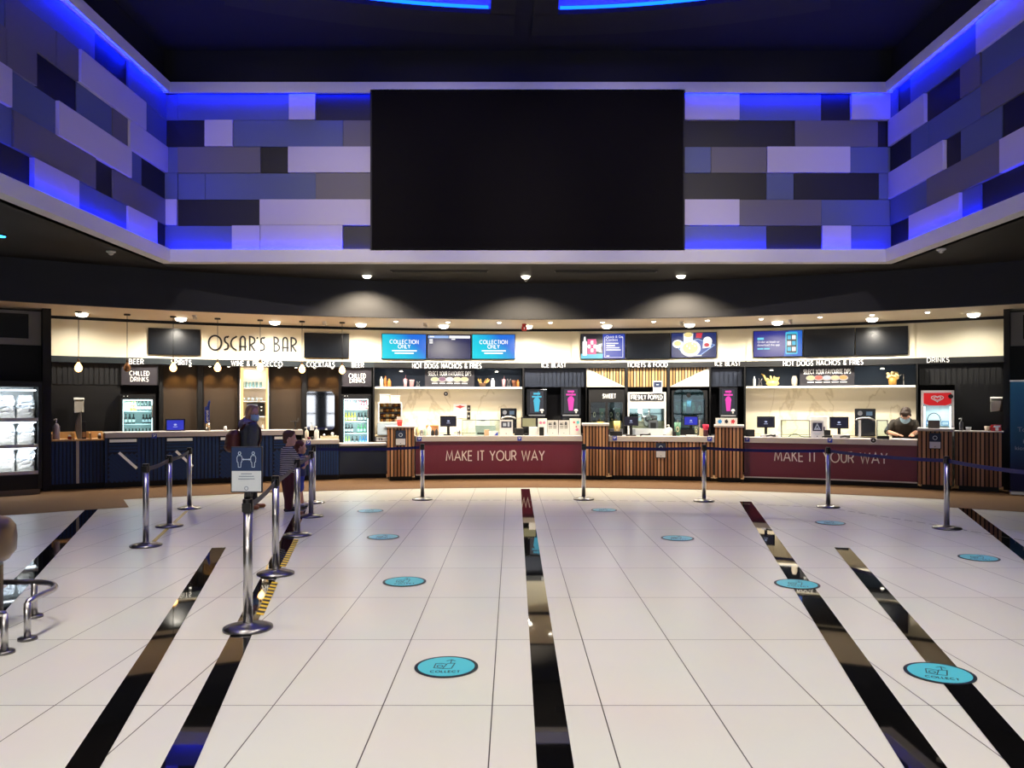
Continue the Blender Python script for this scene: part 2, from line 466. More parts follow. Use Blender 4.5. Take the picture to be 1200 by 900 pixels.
# white rims below and above the cladding
def rim(z0,z1,pr):
    b=MB(); b.box(BX0,BX1,BY-pr,BY,z0,z1); b.box(BX0,BX0+pr,WY0,BY-pr,z0,z1); b.box(BX1-pr,BX1,WY0,BY-pr,z0,z1); return b
zr0,zr1=ZL-.02,RZ[6]-.005
b=rim(zr0,zr1,.2); b.box(BX0,BX1,BY-.2,BY-.17,zr1,zr1+.03); b.box(BX0+.17,BX0+.2,WY0,BY-.2,zr1,zr1+.03); b.box(BX1-.2,BX1-.17,WY0,BY-.2,zr1,zr1+.03)
struct('trim_8',b,M_white,'white rim below the clad walls')
zt0,zt1=RZ[0]+.01,H+(HY-96)*(BY-.2)/F
b=rim(zt0+.02,zt1,.2); b.box(BX0,BX1,BY-.2,BY-.17,zt0-.032,zt0+.02); b.box(BX0+.17,BX0+.2,WY0,BY-.2,zt0-.032,zt0+.02); b.box(BX1-.2,BX1-.17,WY0,BY-.2,zt0-.032,zt0+.02)
struct('trim_9',b,M_white,'white rim above the clad walls')
# blue LED strips in the coves
M_led=glow('blue_led',(3,24,255),62)
ledspec=[('lower rim','back wall',(BX0+.2,BX1-.2,BY-.155,BY-.13,zr1,zr1+.02)),('lower rim','left wall',(BX0+.13,BX0+.155,4.0,BY-.2,zr1,zr1+.02)),('lower rim','right wall',(BX1-.155,BX1-.13,4.0,BY-.2,zr1,zr1+.02)),
 ('upper rim','back wall',(BX0+.2,BX1-.2,BY-.155,BY-.13,zt0,zt0+.02)),('upper rim','left wall',(BX0+.13,BX0+.155,4.0,BY-.2,zt0,zt0+.02)),('upper rim','right wall',(BX1-.155,BX1-.13,4.0,BY-.2,zt0,zt0+.02))]
for rimn,wl,bx in ledspec:
    b=MB(); cx,cy,cz=(bx[0]+bx[1])/2,(bx[2]+bx[3])/2,bx[4]
    b.box(bx[0]-cx,bx[1]-cx,bx[2]-cy,bx[3]-cy,0,bx[5]-cz)
    solo('led_strip','blue cove light strip along the %s of the clad %s'%(rimn,wl),'light strip',b,M_led,(cx,cy,cz),0,'blue cove light strips')

# coffers
M_cof=mat('coffer_frame_paint',(26,25,32),.7)
M_cofin=mat('coffer_inside_paint',(150,155,190),.6)
for tt,side_ in ((tL,'left'),(tR,'right')):
    t0,t1=tt; tm=(t0+t1)/2
    r=thing('ceiling_coffer','blue lit arc shaped ceiling coffer, %s of the two'%side_,'ceiling light',P(tm,Rf,ZU),-tm,'blue lit ceiling coffers')
    ps=.66/ Rf
    fr=MB(); fw=.7; e=math.radians(2.0 if side_=='left' else 2.0)
    zf=ZU-.06
    fr.arcbox(t0-e,t1+e,Rf-.03,Rf+fw,zf,ZU+.02); fr.arcbox(t0-e,t1+e,Rb-fw,Rb,zf,ZU+.02)
    fr.arcbox(t0-e,t0,Rb,Rf,zf,ZU+.02,1); fr.arcbox(t1,t1+e,Rb,Rf,zf,ZU+.02,1)
    fr.build('frame',M_cof,r,world=True)
    ins=MB(); ins.arcbox(t0,t1,Rf,Rf+.05,ZU+.0,ZU+.5); ins.arcbox(t0,t1,Rb-.05,Rb,ZU,ZU+.5)
    ins.arcbox(t0-.004,t0,Rb,Rf,ZU,ZU+.5,1); ins.arcbox(t1,t1+.004,Rb,Rf,ZU,ZU+.5,1); ins.arcbox(t0,t1,Rb,Rf,ZU+.5,ZU+.54)
    ins.build('recess',M_cofin,r,world=True)
    ls=MB(); ls.arcbox(t0+.003,t1-.003,Rf-.028,Rf-.008,ZU+.022,ZU+.075); ls.build('edge_strip',glow('coffer_edge_led',(6,62,255),9),r,world=True)
    ld=MB(); ld.arcbox(t0+.003,t1-.003,Rf-.1,Rf-.07,ZU+.3,ZU+.33); ld.arcbox(t0+.003,t1-.003,Rb+.07,Rb+.1,ZU+.3,ZU+.33)
    for tq in (t0+.008,t1-.010): ld.arcbox(tq,tq+.002,Rb+.1,Rf-.1,ZU+.3,ZU+.33,1)
    ld.build('light_strip',glow('coffer_led',(2,18,255),26),r,world=True)

# big switched-off video wall
x0,x1=(436-600)*BY/F,(800-600)*BY/F
r=thing('video_wall','huge switched off black video screen between the clad boards','screen',((x0+x1)/2,BY-.2,RZ[6]))
hw=(x1-x0)/2-.004; hh=RZ[0]-RZ[6]+.03
b=MB(); b.box(-hw,hw,.0,.19,0.0,hh); b.build('housing',mat('video_housing',(6,6,7),.6),r)
b=MB(); b.box(-hw+.03,hw-.03,-.008,.0,.03,hh-.03); b.build('display',mat('video_panel',(26,24,23),.85,spec=.05),r)
# outer lower walls
b=MB(); b.box(WX0-.15,WX0,WY0,WY1,0,ZL); struct('wall_left',b,M_dark)
b=MB(); b.box(WX1,WX1+.15,WY0,WY1,0,ZL); struct('wall_right',b,M_dark)
b=MB()
for x0,x1 in ((WX0,-7),(-4.6,-4.0),(-.1,.1),(1.6,2.2),(4.3,4.9),(7.2,WX1)): b.box(x0,x1,WY0-.15,WY0,0,ZL)  # unseen piers added to break up the white reflection in the bar mirror
b.box(WX0,WX1,WY0-.15,WY0,3.2,ZU+.6)
struct('wall_front',b,M_dark)
for i,(x0,x1) in enumerate(((-7,-4.6),(-4.0,-.1),(.1,1.6),(2.2,4.3),(4.9,7.2))):
    w=MB(); w.box(x0,x1,WY0-.1,WY0-.08,0,3.2)
    o=struct('window_%d'%(i+1),w,glow('daylit_glazing',(240,242,250),1.6),'daylit entrance glazing behind the viewer, bay %d'%(i+1))
    f=MB()
    for k in range(3):
        xx=x0+(x1-x0)*k/2; f.box(xx-.04,xx+.04,WY0-.08,WY0-.02,0,3.2)
    f.box(x0,x1,WY0-.08,WY0-.02,2.1,2.28); f.box(x0,x1,WY0-.08,WY0-.02,.98,1.06); f.box(x0,x1,WY0-.08,WY0-.02,0,.25); f.build('window_frame',M_black,o)
# curved back wall
TA=math.radians(60)
b=MB(); b.arcbox(-TA,TA,18.3,18.45,0,ZL); struct('wall_back',b,mat('back_wall_paint',(20,21,27),.7))
# curved bulkhead and soffit over the counters
RS=15.2; ZS=3.43
b=MB(); b.arcbox(-TA,TA,RS,RS+.12,ZS-.02,ZL,80); struct('trim_10',b,M_fascia,'curved dark bulkhead over the counters')
tl=hit(60,17.0)[0]; tr=hit(1176,17.0)[0]
tl2=hit(60,16.6)[0]; tr2=hit(1177,16.6)[0]
b=MB(); b.arcbox(-TA,TA,RS+.12,17.62,ZS,ZS+.1,80); struct('ceiling_soffit',b,M_soffit,'curved pale soffit with downlights')
# cream sign band
RC=17.7
zc0,zc1=2.62,3.375
tA,tB=hit(59,RC)[0],hit(1178,RC)[0]
b=MB(); seams=[59,93,149,203,305,390,439,612,669,874,1073,1178]
for a,c in zip(seams,seams[1:]):
    ta,tc=hit(a,RC)[0],hit(c,RC)[0]; b.arcbox(ta+.0004,tc-.0004,RC,RC+.1,zc0,zc1)
b.arcbox(tA,tB,RC+.03,RC+.12,zc0,zc1)
struct('trim_11',b,M_cream,'cream band above the counters')
b=MB(); b.arcbox(tA,tB,RC+.12,18.3,zc1-.05,ZS+.1); struct('trim_12',b,M_black)
# dark blue-green beam below the band
RBm=17.62; zb0=2.49
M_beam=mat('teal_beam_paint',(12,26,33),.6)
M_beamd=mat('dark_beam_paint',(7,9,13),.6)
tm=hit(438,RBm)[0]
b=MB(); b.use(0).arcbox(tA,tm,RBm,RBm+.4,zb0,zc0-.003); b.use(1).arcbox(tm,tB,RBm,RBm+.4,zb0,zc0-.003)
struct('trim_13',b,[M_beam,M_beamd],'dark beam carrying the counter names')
# dark piers at both ends of the run
for nm,px0,px1 in (('wall_left_pier',50,60),('wall_right_pier',1176,1183)):
    ta,tc=hit(px0,16.3)[0],hit(px1,16.3)[0]
    b=MB(); b.arcbox(ta,tc,16.3,18.3,0,ZS,3); struct(nm,b,mat('pier_paint',(14,14,18),.6))
for nm,px0,px1 in (('wall_left_bay',-140,50),('wall_right_bay',1183,1330)):
    ta,tc=hit(px0,16.6)[0],hit(px1,16.6)[0]
    b=MB(); b.arcbox(ta,tc,16.75,18.3,0,ZS,8); struct(nm,b,mat('bay_paint',(10,10,13),.6))
# =========================== lights and fixtures ===========================
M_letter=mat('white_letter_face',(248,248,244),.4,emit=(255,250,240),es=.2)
M_lens=glow('downlight_lens',(255,244,220),9)
M_lens_s=glow('small_downlight_lens',(255,244,225),9)
M_ring=mat('downlight_ring',(225,220,210),.4)
def downlight_proto(name,label,cat,r,m):
    o=thing(name,label,cat,(0,0,0))
    b=MB(); b.lathe([(r,0),(r*1.25,0),(r*1.2,-.012),(r,-.012)],24); b.build('trim_ring',M_ring,o)
    b=MB(); b.lathe([(r,-.004),(r*.97,-r*.3),(r*.8,-r*.55),(r*.45,-r*.7),(.004,-r*.74)],24); b.build('lens',m,o)  # lens domed below the ring, lamp bloom put into its shape
    return o
def spots_along(name,cat,group,pxs,py,r,m,z,energy,spot,labels,Rfix=None,col=(255,246,230),tilt=5):
    first=None
    for i,px in enumerate(pxs):
        if Rfix: th,_=hit(px,Rfix); loc=P(th,Rfix,z-.002)
        else:
            Y=F*(z-H)/(HY-py[i]); loc=((px-600)*Y/F,Y,z-.002)
        if first is None:
            o=first=downlight_proto(name,labels[i],cat,r,m); o.location=loc; o['group']=group
        else: o=dup(first,loc,0,labels[i],group)
        if energy: light('SPOT',(loc[0],loc[1],loc[2]-r*.74-.012),energy*(.32 if (Rfix and Rfix>16.5 and i in (0,n-1)) else 1),col,spot=spot,blend=.6,size=.04,rot=(math.radians(tilt),0,-math.atan2(loc[0]-CX,loc[1]-CY)))
big=[(96,369.5),(212,374.5),(322,378),(423,379.5),(520,381),(618,381),(711,380.5),(808,378.5),(911,377),(1022,373),(1141,369)]
n=len(big)
spots_along('round_downlight','ceiling light','large soffit downlights',[p for p,_ in big],None,.115,M_lens,ZS,340,164,
    ['%s large round downlight in the pale soffit, %s'%(('leftmost' if i==0 else 'rightmost' if i==n-1 else ORD[i]),w_) for i,w_ in enumerate(
     ['beside the leftmost pendant','above the left switched off bar screen','right of the bar name','left of the menu screens','above the dark blue menu screen','behind the red fire alarm','above the blue quick menu screen','above the food platter screen','above the phone app screen','over the two blank screens at right','above the drinks counter'])],Rfix=16.75)
small=[464,525,585,645,706,766,829,892,961,1022,1087]
n=len(small)
spots_along('small_downlight','ceiling light','small soffit downlights',small,None,.045,M_lens_s,ZS,50,120,
    ['%s of the small white spotlights along the front of the pale soffit'%('leftmost' if i==0 else 'rightmost' if i==n-1 else ORD[i]+' from the left') for i in range(n)],Rfix=16.0)
low=[(430,322.5),(616,323),(798,322.5)]
spots_along('bulkhead_downlight','ceiling light','downlights in the low dark ceiling',[p for p,_ in low],[q for _,q in low],.085,M_lens,ZL,460,130,
    ['%s warm downlight in the dark ceiling under the video wall'%w_ for w_ in ('left','middle','right')],col=(255,232,190),tilt=16)
# linear grilles in the low ceiling
for k,(a,c) in enumerate(((458,572),(650,770))):
    Y=F*(ZL-H)/(HY-317.5); x0,x1=(a-600)*Y/F,(c-600)*Y/F
    r=thing('ceiling_grille','long slotted air grille in the dark ceiling, %s of the middle downlight'%('left' if k==0 else 'right'),'vent',((x0+x1)/2,Y,ZL-.012),0,'slotted ceiling grilles')
    b=MB(); w_=(x1-x0)/2; b.box(-w_,w_,-.09,-.08,-.004,.01); b.box(-w_,w_,.08,.09,-.004,.01); b.box(-w_,-w_+.02,-.08,.08,-.004,.01); b.box(w_-.02,w_,-.08,.08,-.004,.01); b.build('frame',mat('grille_frame',(52,50,50),.5),r)
    b=MB()
    for q in range(3): b.box(-w_+.02,w_-.02,-.05+.045*q,-.035+.045*q,-.002,.01)
    b.build('slats',mat('grille_slats',(30,29,30),.5),r)
# detectors
def detector(px,py,z,label,cat='detector',name='smoke_detector',s=1.0):
    Y=F*(z-H)/(HY-py); r=thing(name,label,cat,((px-600)*Y/F,Y,z-.001),0)
    b=MB(); b.lathe([(.075*s,0),(.075*s,-.02*s),(.06*s,-.03*s)],18); b.build('base',M_plastic_w,r)
    b=MB(); b.lathe([(.045*s,-.03*s),(.04*s,-.055*s),(.018*s,-.07*s)],16); b.build('sensor_head',M_plastic_w,r)
detector(130,294,ZL,'white smoke detector on the dark ceiling below the left clad wall')
detector(1103,291.5,ZL,'white smoke detector on the dark ceiling below the right clad wall')
detector(616,328,ZL,'small white sprinkler beside the middle ceiling downlight','sprinkler','sprinkler',.5)
Y=F*(ZL-H)/(HY-275); 
r=thing('accent_light','small blue light in the dark ceiling at far left','ceiling light',((-1-600)*Y/F,Y,ZL-.002))
b=MB(); b.cyl(0,0,-.02,0,.1); b.build('ring',M_black,r); b=MB(); b.cyl(0,0,-.026,-.02,.085); b.build('lens',glow('blue_lens',(40,150,255),8),r)
# little fittings on the soffit
for px,Rr,label in ((228,16.2,'small white security camera on the soffit right of the left bar screen'),(380,16.5,'small white security camera above the right switched off bar screen'),(498,16.4,'small white security camera above the menu screen pair'),(799,16.3,'small white security camera above the blank middle screen'),(926,16.5,'small white security camera above the phone app screen')):
    th,_=hit(px,Rr); r=thing('security_camera',label,'camera',P(th,Rr,ZS),-th,'soffit security cameras')
    b=MB(); b.cyl(0,0,-.03,0,.045,n=14); b.build('mount',M_plastic_w,r)
    b=MB(); b.ball((0,0,-.05),(.038,.038,.038)); b.tube([(0,0,-.05),(.03,-.09,-.075)],.025,8); b.build('camera_head',mat('camera_shell',(205,200,192),.4),r)
th,_=hit(614,16.7); r=thing('fire_alarm','small red fire alarm hanging from the soffit at the middle','alarm',P(th,16.4,ZS),-th)
b=MB(); b.lathe([(.05,0),(.05,-.05),(.035,-.06)],16); b.build('base',mat('alarm_red',(190,30,30),.4),r)
b=MB(); b.lathe([(.06,-.06),(.06,-.14),(.04,-.16)],16); b.build('sounder',MATS['alarm_red'],r)
b=MB(); b.box(-.012,.012,-.066,-.06,-.13,-.08); b.build('mark',M_paper,r)
# pendants
M_cord=mat('pendant_cord',(26,24,22),.6)
def bulb_mesh(b):
    b.lathe([(.02,0),(.03,-.03),(.058,-.075),(.07,-.115),(.062,-.155),(.035,-.185),(.006,-.195)],18)
pend=[(92,430,1,'leftmost lit bulb pendant, over the wooden station'),(149,430,0,'unlit bulb pendant beside the first beer sign'),(203,430,1,'lit bulb pendant under the spirits sign'),(255,430,1,'lit bulb pendant left of the wine sign'),(305,430,1,'lit bulb pendant in front of the wine sign'),(354,432,1,'lit bulb pendant left of the cocktails sign'),(401,433,1,'rightmost lit bulb pendant, beside the second beer sign')]
M_bulb=mat('lit_bulb_glass',(255,220,170),.2,emit=(255,196,120),es=5.5)
M_bulb_off=mat('unlit_bulb_glass',(120,86,60),.1)
RP=16.55
for px,py,lit,label in pend:
    th,Y=hit(px,RP); zb=H+(HY-py)*Y/F
    r=thing('pendant_lamp',label,'pendant light',P(th,RP,zb-.1),-th,'bulb pendants over the bar')
    top=ZS-(zb-.1)
    b=MB(); b.cyl(0,0,top-.03,top,.06,n=16); b.build('ceiling_rose',M_cord,r)
    b=MB(); b.tube([(0,0,.25),(0,0,top-.03)],.006,6); b.build('cord',M_cord,r)
    b=MB(); b.lathe([(.012,.26),(.022,.25),(.022,.19)],12); b.build('lamp_holder',mat('lamp_holder',(60,42,26),.4),r)
    b=MB(); k=len(b.v); b.lathe([(.02,.19),(.03,.165),(.058,.12),(.07,.08),(.062,.04),(.035,.01),(.006,0)],18)
    b.build('bulb',M_bulb if lit else M_bulb_off,r)
    if lit: light('POINT',(P(th,RP-.15,zb-.02)),3,(255,180,100),size=.08)
    else:
        b=MB(); b.tube([(math.cos(a*.9)*.045,math.sin(a*.9)*.045,.03+a*.009) for a in range(14)],.004,5); b.build('filament_cage',mat('copper_wire',(190,120,80),.3,1.0),r)

# =========================== signs on the band and beam ===========================
def lettering(name,label,txt,px0,px1,py0,py1,R,m=M_letter,thick=.15,gap=.3,depth=.012,cat='sign',group=None,proud=.0):
    pm=(px0+px1)/2; th,Y=hit(pm,R); z0=H+(HY-py1)*Y/F; h=(py1-py0)*Y/F; w=width(px0,px1,R)
    r=thing(name,label,cat,P(th,R,z0),-th,group)
    b=MB(); mp=arc_map(th,R,z0); text(b,txt,h,mp,thick,gap,proud,proud+depth,w=w)
    b.build('letters',m,r,world=True); return r
RL=RBm-.002
G='counter name signs'
for txt,px0,px1,py0,py1,label in (
 ('BEER',151.5,168,421,426.5,'white BEER letters on the teal beam at far left'),
 ('SPIRITS',201,224,422,427.5,'white SPIRITS letters on the teal beam'),
 ('WINE & PROSECCO',271.5,331,423.5,429,'white WINE & PROSECCO letters on the teal beam'),
 ('COCKTAILS',359.5,392,424.5,430,'white COCKTAILS letters on the teal beam'),
 ('BEER',412.5,426,425,430.5,'white BEER letters on the teal beam, right of the cocktails sign'),
 ('HOT DOGS',483.5,513.5,426,431.5,'white HOT DOGS letters above the left marble bay'),('NACHOS & FRIES',517.5,564,426,431.5,'white NACHOS & FRIES letters above the left marble bay'),
 ('ICE BLAST',635,663,425.5,430.5,'white ICE BLAST letters left of the tickets sign'),
 ('TICKETS & FOOD',735,782,425,430,'white TICKETS & FOOD letters on the dark beam'),
 ('ICE BLAST',838,867.5,423.5,428.5,'white ICE BLAST letters right of the tickets sign'),
 ('HOT DOGS',918,952.5,423,428.5,'white HOT DOGS letters above the right marble bay'),('NACHOS & FRIES',957,1011,422,427.5,'white NACHOS & FRIES letters above the right marble bay'),
 ('DRINKS',1086.5,1112,419,424.5,'white DRINKS letters on the dark beam at far right')):
    lettering('counter_name_sign',label,txt,px0,px1,py0,py1,RL,group=G)
# art deco bar name
DE={
'O':[ar(.445,.5,.44,.5,0,360,28)],
'S':[[(.345,1)]+ar(.2,.74,.13,.2,60,240,6)+ar(.17,.28,.15,.24,50,-50,6)+[(.02,.04)]],
'C':[[(.43,1)]+ar(.44,.5,.42,.44,110,250,10)+[(.42,0)]],
'A':[[(.08,0),(.08,.72)]+ar(.245,.76,.165,.24,180,0,8)+[(.41,.72),(.41,0)],[(0,.28),(.5,.28)]],
'R':[[(.02,0),(.02,1)]+ar(.06,.73,.32,.27,90,-70,8)+[(.1,.42),(.38,0)]],
'B':[[(.02,0),(.02,1)]+ar(.06,.77,.26,.23,90,-90,8)+ar(.06,.27,.34,.27,90,-90,8)+[(.02,0)]],
"'":[[(.07,.98),(.02,.86)]]}
th0,Y0=hit(244.3,RC); thm,Ym=hit(296,RC)
hgt=16.6*Ym/F; z0=H+(HY-411.3)*Ym/F
r=thing('bar_name_sign','black art deco letters of the bar name on the cream band','sign',P(thm,RC-.01,z0),-thm)
ms=102.8*Ym/F/ (882/143) ; ms=(hit(347,RC)[0]-th0)*RC/(882/143)
for c,u in (('O',0),('S',1.03),('C',1.52),('A',2.12),('R',2.83),("'",3.34),('S',3.57),('B',4.56),('A',5.13),('R',5.79)):
    b=MB()
    for st in DE[c]: ribbon(b,[((u+x)*ms,y*hgt) for x,y in st],.036,lambda a,v,d: P(th0+a/RC,RC-.004-d,z0+v-.0*a),0,.02)
    b.build('letter',M_black,r,world=True)

# =========================== menu screens ===========================
def screen(name,label,px0,px1,pyt,pyb,R,group,m_disp,art=None,mats=(),bez=.012,dep=.07):
    pm=(px0+px1)/2; th,Y=hit(pm,R); w=width(px0,px1,R)/2-.003; z0=H+(HY-pyb)*Y/F; h=(pyb-pyt)*Y/F
    r=thing(name,label,'screen',P(th,R,z0),-th,group)
    b=MB(); b.box(-w,w,0,dep,0,h); b.build('housing',M_blk_gloss,r)
    b=MB(); b.box(-w+bez,w-bez,-.006,0,bez,h-bez); b.build('display',m_disp,r)
    if art:
        b=MB(); art(b,w-bez,h-2*bez,bez); b.build('screen_graphics',list(mats),r)
    return r
def emis_grad(name,c0,c1,c2,es,ang):
    m=bpy.data.materials.new(name); m.use_nodes=True; nt=m.node_tree; b=nt.nodes['Principled BSDF']
    tc=nt.nodes.new('ShaderNodeTexCoord'); mp=nt.nodes.new('ShaderNodeMapping'); mp.inputs['Rotation'].default_value=(0,ang,0)
    sx=nt.nodes.new('ShaderNodeSeparateXYZ'); cr=nt.nodes.new('ShaderNodeValToRGB')
    nt.links.new(tc.outputs['Generated'],mp.inputs['Vector']); nt.links.new(mp.outputs[0],sx.inputs[0]); nt.links.new(sx.outputs['X'],cr.inputs[0])
    cr.color_ramp.elements[0].color=(*lin(c0),1); cr.color_ramp.elements[1].color=(*lin(c1),1)
    e=cr.color_ramp.elements.new(.5); e.color=(*lin(c2),1)
    nt.links.new(cr.outputs[0],b.inputs['Emission Color']); b.inputs['Emission Strength'].default_value=es
    b.inputs['Base Color'].default_value=(0,0,0,1); b.inputs['Roughness'].default_value=.3
    return m
M_cyan=emis_grad('cyan_slide',(30,225,240),(20,110,225),(25,205,232),1.0,.5)
E_white=glow('screen_white',(255,255,255),1.1)
E_blue=glow('screen_blue',(40,70,190),.9); E_navy=glow('screen_navy',(24,32,92),.85); E_pale=glow('screen_pale',(150,185,235),1)
E_pink=glow('screen_pink',(240,90,150),1); E_yel=glow('screen_corn',(246,226,150),1); E_cyan=glow('screen_cyan',(60,190,225),1.0)
E_mag=glow('screen_magenta',(240,60,180),1.1); E_dark=glow('screen_dark',(24,26,40),.8); E_red=glow('screen_red',(215,50,70),1)
E_sky=glow('screen_sky',(110,215,240),1)
def qd(b,i,x0,x1,z0,z1,y=-.0075): b.use(i).add([(x0,y,z0),(x1,y,z0),(x1,y,z1),(x0,y,z1)],[(0,1,2,3)])
def pl(b,i,poly,y=-.0078): b.use(i).add([(x,y,z) for x,z in poly],[tuple(range(len(poly)))])
def art_collect(b,w,h,o):
    b.use(0); text(b,'COLLECTION',h*.15,flat_map(0,-.0075,o+h*.62),.2,.3,0,.001,w=w*1.3)
    text(b,'ONLY',h*.15,flat_map(0,-.0075,o+h*.43),.2,.3,0,.001,w=w*.55)
    qd(b,0,-w*.56,w*.58,o+h*.3,o+h*.355,-.008)
    qd(b,0,-w*.44,w*.44,o+h*.2,o+h*.255,-.008)
def art_menu(b,w,h,o):
    qd(b,1,-w*.98,-w*.03,o+h*.86,o+h*.97); qd(b,0,w*.0,w*.97,o+h*.86,o+h*.97)
    qd(b,0,-w*.9,-w*.7,o+h*.9,o+h*.95,-.008); qd(b,0,w*.1,w*.28,o+h*.8,o+h*.84)
    for k in range(3): qd(b,0,-w*.92,-w*.76,o+h*(.78-.07*k),o+h*(.82-.07*k))
def art_quick(b,w,h,o):
    qd(b,0,0,w,o,o+h,-.0070)
    for a in ((.08*w,.92*w,.04*h,.055*h),(.08*w,.92*w,.87*h,.885*h),(.08*w,.1*w,.04*h,.88*h),(.9*w,.92*w,.04*h,.88*h)): qd(b,1,a[0],a[1],o+a[2],o+a[3])
    qd(b,0,.14*w,.82*w,o+.75*h,o+h*.95,-.0078)
    b.use(1); font_into(b,'Quick & Go',h*.14,flat_map(.14*w,-.0082,o+h*.84),0); font_into(b,'Combos',h*.14,flat_map(.14*w,-.0082,o+h*.72),0)
    for k,l in enumerate((.55,.4,.6,.66)): qd(b,1,.16*w,(.16+l)*w,o+h*(.6-.09*k),o+h*(.64-.09*k))
    qd(b,1,.16*w,.3*w,o+h*.09,o+h*.12)
    qd(b,6,-w,0,o,o+h*.2,-.0072)
    pl(b,1,rrect(-.93*w,-.72*w,o+.12*h,o+.72*h,.05*w)); pl(b,1,[(-.88*w,o+.7*h),(-.77*w,o+.7*h),(-.79*w,o+.9*h),(-.86*w,o+.9*h)])
    qd(b,2,-.7*w,-.3*w,o+.18*h,o+.8*h); b.use(3)
    for k in range(9): pl(b,1 if k%2 else 2,disc(10,.09*w,.09*h,-.62*w+.13*w*(k%3),o+(.34+.16*(k//3))*h),-.0082)
    pl(b,1,[(-.3*w,o+.3*h),(-.04*w,o+.24*h),(-.08*w,o+.44*h),(-.03*w,o+.62*h),(-.32*w,o+.55*h)],-.0084)
def art_plate(b,w,h,o):
    pl(b,1,[(-.5*w,o+.16*h),(.3*w,o+.06*h),(.97*w,o+.5*h),(.2*w,o+.75*h),(-.9*w,o+.6*h)],-.0070)
    pl(b,5,[(-.46*w,o+.17*h),(.28*w,o+.1*h),(.9*w,o+.5*h),(.2*w,o+.72*h),(-.85*w,o+.58*h)],-.0073)
    pl(b,0,disc(24,.46*w,.34*h,-.15*w,o+.37*h),-.0078); pl(b,3,disc(20,.34*w,.24*h,-.15*w,o+.39*h),-.0081)
    for k in range(9): pl(b,0 if k%2 else 3,[(-.4*w+.06*w*k,o+(.34+.1*(k%3))*h),(-.32*w+.06*w*k,o+(.33+.1*(k%3))*h),(-.36*w+.06*w*k,o+(.46+.08*(k%3))*h)],-.0084)
    pl(b,0,disc(18,.24*w,.17*h,-.72*w,o+.56*h),-.0078); pl(b,3,disc(16,.16*w,.1*h,-.72*w,o+.58*h),-.0081)
    pl(b,0,[(-.45*w,o+.62*h),(-.05*w,o+.62*h),(-.02*w,o+.98*h),(-.46*w,o+.98*h)],-.0076); pl(b,3,disc(14,.2*w,.1*h,-.24*w,o+.93*h),-.008)
    pl(b,0,disc(18,.2*w,.18*h,.62*w,o+.66*h),-.0079); pl(b,0,[(.4*w,o+.36*h),(.76*w,o+.4*h),(.82*w,o+.64*h),(.42*w,o+.62*h)],-.008); pl(b,4,disc(12,.12*w,.08*h,.58*w,o+.5*h),-.0083)
    pl(b,4,[(.1*w,o+.8*h),(.34*w,o+.78*h),(.4*w,o+.99*h),(.12*w,o+.99*h)],-.0077)
    b.use(0); qd(b,0,-.3*w,.36*w,o+.05*h,o+.09*h,-.0086)
def art_phone(b,w,h,o):
    pl(b,2,[(.25*w,o),(w,o),(w,o+h),(.45*w,o+h)],-.0072)
    qd(b,1,-.85*w,-.58*w,o+.66*h,o+.75*h,-.0082)
    b.use(0); font_into(b,'Order at kiosk or',h*.115,flat_map(-.85*w,-.008,o+h*.54),0); font_into(b,'download the app',h*.115,flat_map(-.85*w,-.008,o+h*.42),0)
    qd(b,1,-.85*w,-.6*w,o+.28*h,o+.34*h,-.0082); qd(b,1,-.57*w,-.33*w,o+.28*h,o+.34*h,-.0082)
    pl(b,4,rrect(.32*w,.82*w,o+.08*h,o+.95*h,.06*w),-.0078); pl(b,3,rrect(.37*w,.77*w,o+.14*h,o+.86*h,.03*w),-.0081)
    for k in range(3):
        for q in range(2): qd(b,0 if (k+q)%2 else 4,(.4+.19*q)*w,(.55+.19*q)*w,o+(.2+.23*k)*h,o+(.36+.23*k)*h,-.0084)
RSn=17.64
M_off=M_screen_off
screen('menu_screen','blank switched off screen left of the bar name',174,235.5,385.2,416,RSn,'bar screens',M_off)
screen('menu_screen','blank switched off screen right of the bar name',356.5,409.5,390.5,419.3,RSn,'bar screens',M_off)
GM='menu screens over the counters'
screen('menu_screen','cyan COLLECTION ONLY menu screen nearest the bar',447.3,500,391.2,421,RSn,GM,M_cyan,art_collect,[E_white])
screen('menu_screen','dark blue menu screen between two cyan screens',500.4,552.4,392,421,RSn,GM,E_navy,art_menu,[E_white,E_pale])
screen('menu_screen','cyan COLLECTION ONLY menu screen right of the dark blue one',552.8,604,391.7,421,RSn,GM,M_cyan,art_collect,[E_white])
screen('menu_screen','blue menu screen with snacks and quick combos',680,732.8,391,420.8,RSn,GM,E_dark,art_quick,[E_blue,E_white,E_pink,E_yel,E_red,E_blue,E_sky])
screen('menu_screen','blank screen between snack screen and food platter screen',733.2,785.6,390.6,420.5,RSn,GM,M_off)
screen('menu_screen','menu screen showing a food platter on a tray',786,839.8,389.6,419.4,RSn,GM,glow('platter_blue',(30,50,120),.8),art_plate,[E_white,E_pale,E_pink,E_yel,E_red,glow('tray_blue',(40,80,170),.9)])
screen('menu_screen','blue menu screen with a phone app picture',882.3,940.5,387.2,418.3,RSn,GM,glow('app_blue',(30,40,150),.9),art_phone,[E_white,E_sky,glow('app_azure',(30,110,220),.9),E_dark,E_cyan])
screen('menu_screen','blank screen beside the phone app screen',941,1001.5,385,417.4,RSn,GM,M_off)
screen('menu_screen','rightmost blank screen over the counters',1002,1064,383,416,RSn,GM,M_off)
